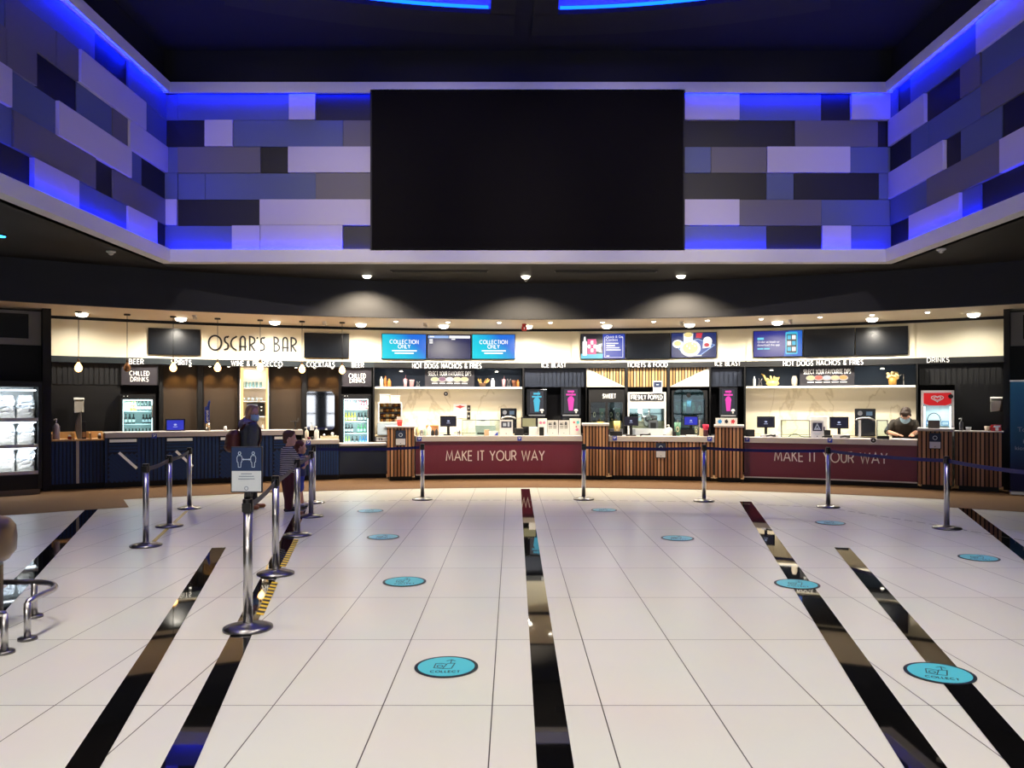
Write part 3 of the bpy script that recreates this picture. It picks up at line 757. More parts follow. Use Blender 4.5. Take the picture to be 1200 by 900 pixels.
# framed screens on the side bays
for nm,px0,px1,sx0,sx1,pt,pb,label in (('left',-60,48,-40,33,356,409,'pale framed panel with blank screen on the far left bay'),('right',1184.5,1300,1199,1270,354,407,'grey framed panel on the far right bay')):
    pm=(px0+px1)/2; R=16.66; th,Y=hit(pm,R); w=width(px0,px1,R)/2
    zt=ZS-.04; zb=2.75
    r=thing('framed_screen',label,'screen',P(th,R,zb),-th,'side bay screens')
    b=MB(); b.arcbox(hit(px0,R)[0],hit(px1,R)[0],R-.06,R,zb,zt,8); b.build('surround',mat('grey_surround',(150,146,144),.6),r,world=True)
    b=MB(); b.arcbox(hit(sx0,R)[0],hit(sx1,R)[0],R-.1,R-.062,zb+.12,zt-.06,4); b.build('display',M_off,r,world=True)
# =========================== back bays ===========================
RW=18.05
zs=2.04        # top of the marble / underside of the headers
M_rib=mat('ribbed_navy_panel',(24,33,50),.6)
M_brown=mat('bronze_fabric',(50,37,22),.7,bump=(140,.4))
M_pil=mat('pilaster_black',(4,4,5),.5)
def arc_thing(name,label,cat,px0,px1,R,z,group=None):
    th,_=hit((px0+px1)/2,R); return thing(name,label,cat,P(th,R,z),-th,group), hit(px0,R)[0], hit(px1,R)[0]
def ribbed(b,t0,t1,R,z0,z1,pitch=.1,d=.02):
    b.arcbox(t0,t1,R,R+.05,z0,z1); n=max(1,round((t1-t0)*R/pitch)); 
    for i in range(n):
        a=t0+(t1-t0)*i/n; c=t0+(t1-t0)*(i+.72)/n; b.arcbox(a,c,R-d,R,z0,z1,1)
# ribbed headers
for px0,px1,label in ((60.5,141,'dark ribbed header panel over the wooden station'),(615,686,'navy ribbed header panel over the two slush machines'),(833.5,870.5,'navy ribbed header panel over the single slush machine'),(1077.5,1175.5,'navy ribbed header panel over the drinks fridge')):
    r,t0,t1=arc_thing('ribbed_header',label,'wall panel',px0,px1,17.75,zs,'ribbed headers')
    b=MB(); ribbed(b,t0,t1,17.75,zs,zb0-.004); b.build('ribs',M_rib if 500<px0<900 else mat('ribbed_panel_dimmed',(11,12,16),.6),r,world=True)  # end panels take darker ribs, the dim ends put into the colour
# chilled drinks header signs
M_hdr=mat('plum_header',(44,40,48),.6)
for px0,px1,lx0,lx1,y1,y2,label in ((141.5,185.5,152,175,(435,440),(442,447),'left CHILLED DRINKS header sign over the wine fridge'),(400.5,435.5,409,428.5,(438,443),(444,448.5),'right CHILLED DRINKS header sign over the soft drinks fridge')):
    r,t0,t1=arc_thing('header_sign',label,'sign',px0,px1,17.7,zs,'fridge header signs')
    b=MB(); b.arcbox(t0,t1,17.7,17.8,zs,zb0-.004); 
    b.build('board',M_hdr,r,world=True)
    b=MB(); e=.012/17.7
    b.arcbox(t0,t0+e,17.68,17.7,zs,zb0-.004,1); b.arcbox(t1-e,t1,17.68,17.7,zs,zb0-.004,1); b.build('edge_trim',M_pil,r,world=True)
    b=MB()
    for tx,yy in (('CHILLED',y1),('DRINKS',y2)):
        th,Y=hit((lx0+lx1)/2,17.68); z0=H+(HY-yy[1])*Y/F; h=(yy[1]-yy[0])*Y/F
        text(b,tx,h,arc_map(th,17.698,z0),.14,.32,0,.012,w=width(lx0,lx1,17.7)*(1 if tx=='CHILLED' else .9))
    b.build('letters',M_letter,r,world=True)
# bronze back panels behind the bar, pilasters between
bar_lights=[]
for px0,px1,label in ((190,232,'bronze fabric back panel right of the wine fridge'),(237.5,279.5,'bronze fabric back panel left of the lit bar niche'),(316,354,'bronze fabric back panel right of the lit bar niche'),(359.5,398,'bronze fabric back panel behind the rounded mirror')):
    r,t0,t1=arc_thing('back_panel',label,'wall panel',px0,px1,18.15,.9,'bronze bar back panels')
    b=MB(); b.arcbox(t0,t1,18.15,18.2,.9,zb0+.06); b.build('fabric',M_brown,r,world=True)
    b=MB(); e=.025/18.15
    for a,c in ((t0,t0+e),(t1-e,t1)): b.arcbox(a,c,18.12,18.15,.9,zb0+.06,1)
    b.build('edge_trim',M_pil,r,world=True)
for px0,px1 in ((186.5,190),(232,237.5),(279.5,281),(314,316),(354,359.5),(398,400)):
    ta,tc=hit(px0,18.0)[0],hit(px1,18.0)[0]
    b=MB(); b.arcbox(ta,tc,18.0,18.3,0,zb0+.06,1); struct('pilaster',b,M_pil)
k=0
barpx=(204,223,246,268,327,347,368.5,389.5)
first=None
for i,px in enumerate(barpx):
    th,_=hit(px,17.98); loc=P(th,17.98,zb0)
    lab='%s tiny spotlight under the beam over the bronze bar panels'%('leftmost' if i==0 else 'rightmost' if i==7 else ORD[i]+' from left')
    if first is None: first=o=downlight_proto('bar_spotlight',lab,'spotlight',.03,M_lens_s); o.location=loc; o['group']='spotlights over the bar back'
    else: o=dup(first,loc,0,lab,'spotlights over the bar back')
    light('SPOT',P(th,17.98,zb0-.02),75,(255,196,110),spot=75,blend=.9,size=.02,rot=(math.radians(10),0,-th))
b=MB(); b.arcbox(hit(186.5,17.8)[0],hit(400,17.8)[0],RBm+.4,18.25,zb0,zb0+.03); struct('trim_14',b,M_black)
# lit niche with shelves, standing in for a mirrored panel with lit edges
RN=17.94
r,t0,t1=arc_thing('stand_in_niche','brightly lit bar niche standing in for a mirrored panel','display cabinet',281,315,RN,.95)
M_nl=mat('niche_white',(242,240,236),.4); M_nglow=glow('niche_light_edge',(255,205,120),2.2)
b=MB(); b.arcbox(t0,t1,RN+.3,RN+.33,.95,zb0,3); b.arcbox(t0,t1,RN,RN+.3,.95,.98,3); b.arcbox(t0,t1,RN,RN+.3,zb0-.03,zb0,3)
b.arcbox(t0,t0+.001,RN,RN+.3,.95,zb0,1); b.arcbox(t1-.001,t1,RN,RN+.3,.95,zb0,1); b.build('carcass',M_nl,r,world=True)
b=MB(); b.arcbox(t0+.001,t0+.0042,RN+.01,RN+.06,.98,zb0-.03,1); b.arcbox(t1-.0032,t1-.001,RN+.01,RN+.06,.98,zb0-.03,1); b.build('light_strip',M_nglow,r,world=True)
shz=[zz(y,298,RN) for y in (454,470,488)]
for z in shz:
    b=MB(); b.arcbox(t0+.0045,t1-.0035,RN+.02,RN+.29,z-.02,z,2); b.build('shelf',M_nl,r,world=True)
light('AREA',P((t0+t1)/2,RN+.12,zb0-.05),2.5,(255,240,215),size=.4,sizey=.2)
def niche_item(name,label,cat,px0,px1,z,h,fn,mats,R=RN+.14):
    th,_=hit((px0+px1)/2,R); b=MB(); w=width(px0,px1,R); fn(b,w,h); return solo(name,label,cat,b,mats,P(th,R,z+.002),-th)
M_gl2=mat('smoked_glassware',(150,185,190),.1); 
rr=None
def glassware(b,w,h):
    b.lathe([(w*.4,0),(w*.5,h*.1),(w*.5,h),(w*.44,h),(w*.42,h*.12)],14)
for i,px in enumerate((285,289,293,297,301,305.5)):
    niche_item('tumbler','%s glass tumbler on the top shelf of the lit niche'%nth(i,6),'glass',px-1.7,px+1.7,shz[0],.13,glassware,mat('tumbler_glass',(120,160,168),.08))
for i,px in enumerate((286,291,296,301,306)):
    niche_item('bowl','%s pale bowl on the middle shelf of the lit niche'%nth(i,5),'bowl',px-2.1,px+2.1,shz[1],.08,lambda b,w,h:b.lathe([(w*.2,0),(w*.5,h),(w*.44,h),(w*.16,h*.2)],14),mat('bowl_ceramic',(150,165,172),.3))
th,_=hit(299.5,RN+.14)
r=thing('coffee_machine','black and silver coffee machine in the lit niche','coffee machine',P(th,RN+.1,shz[2]+.002),-th)
b=MB(); b.box(-.2,.2,0,.16,0,.3); b.build('body',M_blk_gloss,r,bev=.01)
b=MB(); b.box(-.19,.04,-.03,0,.18,.28); b.box(-.19,.04,-.03,0,0,.03); b.build('brew_unit',M_steel,r)
b=MB(); b.box(.06,.19,-.012,0,.02,.28); b.build('front_panel',M_black,r)
b=MB(); b.cyl(.125,-.02,.2,.23,.02); b.cyl(.125,-.02,.12,.15,.016); b.build('knob',M_plastic_w,r)
b=MB(); b.lathe([(.03,.04),(.045,.05),(.045,.13),(.03,.15)],12,-.08,-.06); b.build('jug',M_chrome,r)
for i,(px,hh) in enumerate(((285,.2),(289.5,.24),(308,.14))):
    niche_item('bottle','%s white syrup bottle in the lit niche by the coffee machine'%nth(i,3),'bottle',px-1.4,px+1.4,.98,hh+.1,lambda b,w,h:b.lathe([(w*.45,0),(w*.5,h*.6),(w*.2,h*.8),(w*.2,h)],12),mat('syrup_white',(232,232,228),.3))
# rounded mirror on the bronze panel
M_mir=mat('mirror_silver',(225,228,230),.03,1.0)
def rounded_panel(name,label,cat,px0,px1,py0,py1,R,m,rad,back=M_black,tilt=0):
    th,Y=hit((px0+px1)/2,R); w=width(px0,px1,R)/2; z0=H+(HY-py1)*Y/F; h=(py1-py0)*Y/F
    r=thing(name,label,cat,P(th,R,z0),-th)
    b=MB(); b.prism(rrect(-w,w,0,h,rad),-.01,0); b.build('face',m,r)
    b=MB(); b.prism(rrect(-w-.012,w+.012,-.012,h+.012,rad),0.001,.015); b.build('rim',back,r)
    return r,w,h
rounded_panel('wall_mirror','rounded mirror panel on the bronze wall beside the fridge','mirror',357.5,392,459,504,18.02,M_mir,.1)
# dark wall left: towel dispenser
M_disp=mat('dispenser_grey',(190,188,178),.25)
for px0,px1,py0,py1,R,label in ((86,98.5,466,483.5,17.6,'grey paper towel dispenser on the dark wall at far left'),(1160.5,1175,465,482.5,16.9,'grey paper towel dispenser on the dark wall at far right')):
    th,Y=hit((px0+px1)/2,R); w=width(px0,px1,R)/2; z0=H+(HY-py1)*Y/F; h=(py1-py0)*Y/F
    r=thing('paper_towel_dispenser',label,'dispenser',P(th,R,z0),-th,'paper towel dispensers')
    b=MB(); v=[(-w,-.06,h*.86),(w,-.06,h*.86),(-w*.92,-.16,h*.74),(w*.8,-.16,h*.74),(-w*.9,-.12,0),(w*.5,-.12,h*.08),(w,0,0),(-w,0,0),(-w,0,h*.86),(w,0,h*.86)]
    b.add(v,[(0,1,3,2),(2,3,5,4),(1,9,6,5,3),(0,2,4,7,8),(4,5,6,7),(0,8,9,1),(8,7,6,9)]); b.build('body',M_disp,r)
    b=MB(); b.add([(-w,-.17,h*.86),(w,-.17,h*.86),(w,0,h),(-w,0,h),(-w,-.17,h*.9),(w,-.17,h*.9),(w,0,h*.87),(-w,0,h*.87)],[(4,5,2,3),(0,1,5,4),(0,7,6,1),(1,6,2,5),(0,4,3,7),(7,3,2,6)]); b.build('top_cover',mat('dispenser_cover',(225,224,220),.3),r)
th,_=hit(1169,17.0)
b=MB(); b.arcbox(hit(1119,17.05)[0],hit(1176,17.05)[0],17.05,17.2,0,zs-.004,4); struct('wall_right_panel',b,M_pil)
b=MB(); b.arcbox(hit(60,17.75)[0],hit(141,17.75)[0],17.75,17.9,0,zs-.004,5); struct('wall_left_panel',b,M_pil)

# ---------------- fridges ----------------
def bottle_proto(name,label,m,mlab,h=.26,r=.03,fat=1.0):
    b=MB(); b.use(0).lathe([(r*.9,0),(r,h*.04),(r,h*.52),(r*.86,h*.6),(r*.42,h*.74),(r*.4,h*.95),(r*.44,h*.96),(r*.44,h),(r*.2,h)],12)
    b.use(1).lathe([(r*1.03,h*.12),(r*1.03,h*.44)],12)
    return b
def can_mb(h,r):
    b=MB(); b.use(0).lathe([(r*.8,0),(r,h*.06),(r,h*.9),(r*.8,h),(r*.7,h*.99)],12); b.use(1).lathe([(r*1.02,h*.2),(r*1.02,h*.62)],12); return b
BOT={}
def bottles(shelf_label,fridge,R,z,rows,group):
    """rows: list of (px, kind)"""
    n=len(rows)
    for i,(px,kind) in enumerate(rows):
        mats,h,r=KIND[kind]
        th,_=hit(px,R); lab='%s %s on the %s of the %s'%(nth(i,n) if n>1 else 'lone',KN[kind],shelf_label,fridge)
        if kind not in BOT:
            BOT[kind]=bottle_proto('',lab,None,None,h,r) if r<.05 else can_mb(h,r)
            me=solo('bottle',lab,'bottle',BOT[kind],mats,P(th,R,z),-th,group); BOT[kind]=me
        else:
            c=BOT[kind].copy(); COL.objects.link(c); c.location=P(th,R,z); c.rotation_euler=(0,0,-th); c['label']=lab; c['group']=group
labw=mat('bottle_label_white',(238,238,232),.5)
KIND={'wine':([mat('dark_bottle_glass',(14,14,16),.08),labw],.21,.031),
 'white':([mat('pale_wine_glass',(190,170,70),.1),mat('bottle_label_gold',(220,190,110),.5)],.21,.03),
 'beer':([mat('brown_bottle_glass',(26,18,12),.1),mat('bottle_label_silver',(200,205,210),.4)],.2,.03),
 'red':([mat('red_drink',(190,40,50),.15),labw],.2,.029),'pink':([mat('pink_drink',(225,130,150),.15),labw],.2,.029),
 'cola':([mat('cola_drink',(30,18,16),.1),labw],.2,.029),'yellow':([mat('yellow_drink',(232,205,40),.15),mat('bottle_label_cream',(240,236,190),.5)],.2,.029),
 'green':([mat('green_drink',(96,160,110),.12),mat('bottle_label_mint',(200,235,220),.5)],.2,.029),'water':([mat('blue_water',(60,140,205),.1),mat('bottle_label_blue',(190,220,245),.5)],.2,.029),
 'lime':([mat('lime_drink',(190,200,90),.12),labw],.2,.029)}
KN={'wine':'dark wine bottle with white label','white':'golden wine bottle','beer':'brown beer bottle','red':'red drink bottle','pink':'pink drink bottle','cola':'dark cola bottle','yellow':'yellow drink bottle','green':'green drink bottle','water':'blue water bottle','lime':'lime drink bottle'}
M_fin=mat('fridge_liner',(228,238,238),.4)
def fridge(label,px0,px1,pyt,z0,R,shelf_py,header,lum,col):
    pm=(px0+px1)/2; th,Y=hit(pm,R); w=width(px0,px1,R)/2; zt=H+(HY-pyt)*Y/F
    r=thing('drinks_fridge',label,'fridge',P(th,R,z0),-th,'glass door drinks fridges')
    h=zt-z0; D=.5
    b=MB(); b.box(-w-.05,-w,0,D,0,h+.06); b.box(w,w+.05,0,D,0,h+.06); b.box(-w-.05,w+.05,0,D,h+.002,h+.1); b.box(-w,w,D-.03,D,0,h); b.box(-w,w,0,D,0,.05); b.build('cabinet',M_black,r)
    b=MB(); b.box(-w+.002,w-.002,D-.05,D-.032,.05,h); b.box(-w,-w+.012,.04,D-.04,.05,h); b.box(w-.012,w,.04,D-.04,.05,h); b.build('liner',M_fin,r)
    for py in shelf_py:
        z=H+(HY-py)*hit(pm,R+.2)[1]/F-z0
        b=MB(); b.box(-w+.014,w-.014,.05,D-.06,z-.02,z); b.build('shelf',mat('fridge_shelf',(215,226,226),.4),r)
    b=MB(); b.box(-w+.005,-w+.02,.03,.045,.06,h-.02); b.box(w-.02,w-.005,.03,.045,.06,h-.02); b.box(-w+.02,w-.02,.06,.1,h-.03,h-.01); b.build('light_tube',glow('fridge_tube',(225,250,255),8),r)
    d=MB(); d.box(-w,w,-.02,-.012,.02,h); dd=d.build('door',glass(),r)
    f=MB()
    for a in ((-w-.03,-w+.012,.0,h+.02),(w-.012,w+.03,.0,h+.02),(-w+.012,w-.012,h-.015,h+.02),(-w+.012,w-.012,0,.03)): f.box(a[0],a[1],-.03,-.0,a[2],a[3])
    f.build('door_frame',mat('fridge_frame',(30,31,34),.3),dd)
    hd=MB(); hd.tube([(w-.02,-.03,h*.9),(w-.02,-.05,h*.88),(w-.02,-.05,h*.72),(w-.02,-.03,h*.7)],.012,8); hd.build('door_handle',M_steel,dd)
    lp=P(th,R+.12,zt-.06); light('AREA',lp,lum,col,size=w*1.6,sizey=.15)
    light('AREA',P(th,R-.0,z0+h*.55),lum*.5,col,size=w*1.5,sizey=h*.85,rot=(math.radians(90),0,-th))  # added fill across the door opening to brighten the bottles
    b=MB(); b.box(-w*.92,-w*.86,-.005,0,h+.05,h+.065); b.box(-w*.7,-w*.64,-.005,0,h+.05,h+.065); b.build('control_panel',M_paper,r)
    return r,w,h,th
F1='left wine fridge'; R1=17.55
fridge('black glass door fridge of wine behind the left bar',143.5,179.5,467.5,.4,R1,(481.5,496.5,513),None,9,(215,245,250))
g='bottles in the left wine fridge'
z1=[H+(HY-y)*hit(161,R1+.2)[1]/F+.001 for y in (481.5,496.5,513)]
bottles('top shelf',F1,R1+.2,z1[0],[(154.4,'white'),(158.3,'white'),(162.7,'wine'),(166.9,'wine'),(171.1,'wine'),(175.3,'wine')],g)
bottles('middle shelf',F1,R1+.2,z1[1],[(147.5,'wine'),(152,'wine'),(156.5,'wine'),(168,'beer'),(171.8,'beer'),(175.6,'beer')],g)
bottles('lower shelf',F1,R1+.2,z1[2],[(147.5+4*i,'beer') for i in range(8)],g)
b=MB(); b.box(-.06,.06,0,.006,0,.18); th,_=hit(149,R1+.1); solo('price_card','cream card standing on top shelf inside the left wine fridge','card',b,mat('cream_card',(225,215,190),.6),P(th,R1+.13,z1[0]+.001),-th)
F2='right soft drinks fridge'; R2=17.35
fridge('black glass door fridge of soft drinks beside the marble bay',402.5,432,467,.25,R2,(479.5,493.5,507,521),None,16,(235,248,255))
g='bottles in the right soft drinks fridge'
z2=[H+(HY-y)*hit(417,R2+.2)[1]/F+.001 for y in (479.5,493.5,507,521)]
bottles('top shelf',F2,R2+.2,z2[0],[(405.5,'pink'),(409,'pink'),(412.5,'pink'),(419,'pink'),(422.3,'red'),(425.7,'red'),(429.2,'red')],g)
bottles('second shelf',F2,R2+.2,z2[1],[(405.5,'yellow'),(409,'yellow'),(412.5,'yellow'),(416,'yellow'),(420.5,'cola'),(424,'cola'),(428,'cola')],g)
bottles('third shelf',F2,R2+.2,z2[2],[(405.5,'cola'),(409,'cola'),(412.5,'cola'),(420,'green'),(423.5,'green'),(427.5,'green')],g)
bottles('bottom shelf',F2,R2+.2,z2[3],[(405.5,'lime'),(409,'lime'),(413,'beer'),(418,'beer'),(422.3,'water'),(425.7,'water'),(429.2,'water')],g)

# ---------------- marble bays ----------------
def marble():
    m=bpy.data.materials.new('cream_marble'); m.use_nodes=True; nt=m.node_tree; b=nt.nodes['Principled BSDF']
    tc=nt.nodes.new('ShaderNodeTexCoord'); mp=nt.nodes.new('ShaderNodeMapping'); mp.inputs['Rotation'].default_value=(0,.7,0); mp.inputs['Scale'].default_value=(1.2,1.2,.7)
    n=nt.nodes.new('ShaderNodeTexNoise'); n.inputs['Scale'].default_value=.8; n.inputs['Detail'].default_value=6; n.inputs['Distortion'].default_value=.4
    cr=nt.nodes.new('ShaderNodeValToRGB'); e=cr.color_ramp.elements
    e[0].position=.485; e[0].color=(*lin((236,226,204)),1); e[1].position=.515; e[1].color=(*lin((236,226,204)),1); x=e.new(.5); x.color=(*lin((212,200,174)),1)
    nt.links.new(tc.outputs['Object'],mp.inputs['Vector']); nt.links.new(mp.outputs[0],n.inputs['Vector']); nt.links.new(n.outputs['Fac'],cr.inputs[0]); nt.links.new(cr.outputs[0],b.inputs['Base Color'])
    b.inputs['Roughness'].default_value=.25
    return m
M_marb=marble()
RM=17.9
for k,(px0,px1,lab) in enumerate(((438.5,612,'left'),(874,1073.5,'right'))):
    r,t0,t1=arc_thing('marble_splashback','cream marble splashback of the %s hot food bay'%lab,'wall panel',px0,px1,RM,.85,'marble splashbacks')
    b=MB(); b.arcbox(t0,t1,RM,RM+.03,.93,zs-.036,40); b.build('slab',M_marb,r,world=True)
    b=MB(); e=.04/RM; b.arcbox(t0-e,t0-.0003,RM-.4,RM+.3,.3,zb0-.003,1); b.arcbox(t1+.0003,t1+e,RM-.4,RM+.3,.3,zb0-.003,1); b.build('side_cheek',M_pil,r,world=True)
    r,t0,t1=arc_thing('display_shelf','long lit white edged shelf over the %s marble splashback'%lab,'shelf',px0,px1,RM-.1,zs-.03,'display shelves')
    b=MB(); t0+=.0005; t1-=.0005; b.arcbox(t0,t1,RM-.35,RM+.25,zs-.03,zs,40); b.build('board',M_plastic_w,r,world=True)
    b=MB(); b.arcbox(t0,t1,RM-.3,RM-.27,zs-.04,zs-.03,40); b.build('light_strip',glow('shelf_led',(255,238,205),5),r,world=True)
    b=MB(); b.arcbox(t0,t1,RM+.25,RM+.28,zs,zb0,20); b.build('back_panel',mat('niche_blue',(52,68,88),.6),r,world=True)
    # base units behind the counter with worktop
    r,t0,t1=arc_thing('rear_worktop','cream worktop on cupboards along the %s marble splashback'%lab,'worktop',px0,px1,RM-.3,0,'rear worktops')
    b=MB(); t0+=.0006; t1-=.0006; b.arcbox(t0,t1,RM-.6,RM-.01,.88,.92,40); b.build('top',mat('cream_worktop',(225,212,180),.4),r,world=True)
    b=MB(); b.arcbox(t0,t1,RM-.56,RM-.02,0.08,.88,40); b.build('cupboards',mat('cupboard_grey',(90,88,86),.6),r,world=True)
    b=MB(); b.arcbox(t0,t1,RM-.5,RM-.02,0.0,.08,40); b.build('plinth',M_black,r,world=True)
# dips sign panels
dipc=[(150,165,120),(96,66,92),(170,172,180),(232,200,130),(225,185,120)],[(226,196,120),(196,80,70),(140,150,165),(216,150,120),(200,120,70)]
for k,(px0,px1,pys,lab) in enumerate(((498,556,(432.5,452.3),'left'),(937,1001,(430.5,450),'right'))):
    R=RM-.12; th,Y=hit((px0+px1)/2,R); w=width(px0,px1,R)/2
    r=thing('dips_sign','dark SELECT YOUR FAVOURITE DIPS board on the %s shelf'%lab,'sign',P(th,R,zs+.002),-th,'dips boards')
    h=zb0-.01-zs
    b=MB(); b.box(-w,w,0,.03,0,h); b.build('board',mat('dips_board',(42,40,46),.5),r)
    b=MB(); text(b,'SELECT YOUR FAVOURITE DIPS',.095,flat_map(0,-.001,h*.62),.14,.3,0,.004,w=w*1.72); 
    for q in range(5):
        cx=(-.6+.3*q)*w; b.box(cx-.07,cx+.07,-.004,0,h*.17,h*.21); 
    b.build('lettering',M_letter,r)
    for q in range(5):
        cx=(-.6+.3*q)*w; b=MB(); b.use(0).prism(disc(20,.1,.06,cx,h*.4),-.008,0); b.use(1).prism(disc(18,.082,.046,cx,h*.42),-.013,-.008)
        b.build('dip_picture',[mat('dip_bowl',(150,145,145),.5),mat('dip_%d_%d'%(k,q),dipc[k][q],.6)],r)
# picture lights over the shelves
for i,(px,pos) in enumerate(((470,'left end of the left shelf'),(582,'right end of the left shelf'),(904,'left end of the right shelf'),(1034,'right end of the right shelf'))):
    R=RM-.2; th,_=hit(px,R); r=thing('shelf_spotlight','small spotlight hanging from the beam over the %s'%pos,'spotlight',P(th,R,zb0),-th,'shelf spotlights')
    b=MB(); b.tube([(0,0,0),(0,0,-.05)],.006,6); b.build('stem',M_black,r)
    b=MB(); b.lathe([(.03,-.05),(.045,-.075),(.045,-.085)],14); b.build('shade',M_steel,r)
    b=MB(); b.cyl(0,0,-.092,-.086,.04,n=14); b.build('lens',M_lens_s,r)
    light('SPOT',P(th,R,zb0-.1),2.5,(255,230,190),spot=120,blend=.8,size=.03)
# things on the shelves
M_amber=mat('amber_jar',(190,120,60),.2); M_jar=mat('pale_jar',(205,195,175),.3); M_pinkc=mat('pink_plastic',(240,170,175),.35)
def shelf_item(name,label,cat,px,h,fn,mats,R=RM-.05):
    th,_=hit(px,R); b=MB(); fn(b,h); return solo(name,label,cat,b,mats,P(th,R,zs+.002),-th)
jar=lambda rad: (lambda b,h: b.lathe([(rad*.9,0),(rad,h*.05),(rad,h*.7),(rad*.5,h*.85),(rad*.5,h),(rad*.3,h)],14))
shelf_item('jar','pale stoppered jar at the left end of the left shelf','jar',447,.24,jar(.045),M_jar)
shelf_item('bottle','slim brown bottle between the two jars on the left shelf','bottle',451.5,.26,jar(.028),M_amber)
shelf_item('jar','amber jar with pale lid near the left end of the left shelf','jar',456,.19,jar(.05),M_amber)
def cupstraw(b,h):
    b.lathe([(.03,0),(.045,h*.62),(.04,h*.62),(.028,h*.05)],14); b.lathe([(.05,h*.6),(.048,h*.66),(.02,h*.7)],14); b.tube([(0,0,h*.6),(.01,0,h)],.006,6)
shelf_item('drink_cup','tall pink straw cup in the left half of the left shelf','cup',475,.28,cupstraw,M_pinkc)
shelf_item('tub','round pink tub beside the tall straw cup on the left shelf','tub',482.5,.17,lambda b,h:b.lathe([(.045,0),(.06,h*.8),(.064,h),(.04,h)],16),mat('dusty_pink',(200,150,150),.4))
def wire(b,h):
    for a in range(3): b.tube([(.05*math.cos(2.1*a),.05*math.sin(2.1*a),0),(.02*math.cos(2.1*a),.02*math.sin(2.1*a),h*.7),(.05*math.cos(2.1*a),.05*math.sin(2.1*a),h)],.007,6)
    b.tube([(.05*math.cos(t),.05*math.sin(t),h*.15) for t in [i*PI/6 for i in range(12)]],.006,6,True)
shelf_item('wire_stand','small wire stand left of the left dips board','stand',489.5,.13,wire,M_steel)
def basket(b,h):
    b.use(0).lathe([(.06,0),(.1,h*.45),(.09,h*.45),(.05,h*.05)],14)
    q=random.Random(2)
    b.use(1)
    for i in range(16):
        a=q.uniform(0,6.28); b.tube([(.03*math.cos(a),.03*math.sin(a),h*.2),(.16*math.cos(a)*q.uniform(.5,1.1),.08*math.sin(a),h*q.uniform(.7,1.0))],.01,5)
shelf_item('snack_basket','brown basket of snack sticks right of the left dips board','basket',565.5,.22,basket,[mat('wicker',(92,62,36),.7),mat('breadstick',(205,160,90),.6)])
shelf_item('jar','white milk jar right of the snack basket','jar',577.5,.21,jar(.05),mat('milk_white',(238,236,230),.4))
shelf_item('drink_cup','tall pink straw cup near the right end of the left shelf','cup',590.5,.27,cupstraw,M_pinkc)
shelf_item('wire_stand','small wire stand beside the right pink straw cup','stand',596,.2,wire,M_steel)
shelf_item('tub','brown tub at the right end of the left shelf','tub',602.5,.16,lambda b,h:b.lathe([(.04,0),(.06,h*.8),(.064,h),(.04,h)],16),mat('cocoa_brown',(120,72,48),.5))
shelf_item('jar','small brown jar at the right end of the left shelf','jar',607,.17,jar(.035),M_amber)
shelf_item('bottle','slim white bottle at the left end of the right shelf','bottle',884,.23,jar(.03),M_plastic_w)
shelf_item('wire_stand','small wire stand left of the golden sculpture','stand',890.5,.18,wire,M_steel)
def crown(b,h):
    q=random.Random(9)
    b.lathe([(.1,0),(.15,h*.2),(.12,h*.4),(.02,h*.35)],14)
    for i in range(15):
        a=q.uniform(0,6.28); k=q.uniform(.6,1.0); c,s_=math.cos(a),math.sin(a)*.5
        b.tube([(.08*c,.08*s_,h*.2),(.16*c*k,.16*s_*k,h*.55*k),(.2*c*k+q.uniform(-.03,.03),.2*s_*k,h*.85*k),(.26*c*k,.26*s_*k,h*k*1.0)],.03,7,taper=[1,.9,.7,.35])
shelf_item('splash_sculpture','pale golden splash shaped sculpture on the right shelf','sculpture',905.5,.3,crown,mat('cheese_gold',(245,205,120),.4))
shelf_item('jar','striped pale jar left of the right dips board','jar',931,.23,lambda b,h:b.lathe([(.05,0),(.065,h*.3),(.065,h*.7),(.04,h),(.02,h)],14),M_jar)
def tub(b,h):
    b.use(0).lathe([(.07,0),(.1,h*.55),(.09,h*.55),(.05,h*.05)],16); q=random.Random(4); b.use(1)
    for i in range(36): b.ball((q.uniform(-.1,.1),q.uniform(-.08,.08),h*(.52+.42*q.random())),.032,8,5)
shelf_item('popcorn_tub','golden popcorn tub near the right end of the right shelf','popcorn',1046,.3,tub,[mat('tub_gold',(190,140,60),.4),mat('popcorn_cream',(245,215,150),.6)])
shelf_item('tap','slim chrome tap beside the golden popcorn tub','tap',1059,.24,lambda b,h:(b.cyl(0,0,0,h,.014,n=10),b.tube([(0,0,h*.95),(-.05,-.02,h),(-.07,-.02,h*.85)],.011,7)),M_chrome)
# round sticker on the marble
th,Y=hit(522.5,RM-.002); b=MB(); b.use(0).prism(disc(20,.05,.05),-.004,0); b.use(1); b.prism([(-.02,-.006),(.02,-.006),(.02,.006),(-.02,.006)],-.006,-.004); b.prism([(-.006,-.02),(.006,-.02),(.006,.02),(-.006,.02)],-.0065,-.004)
solo('round_sticker','dark round sticker on the left marble splashback','sticker',b,[mat('sticker_dark',(24,26,44),.4),M_paper],P(th,RM-.002,zz(461.5,522.5,RM)),-th)
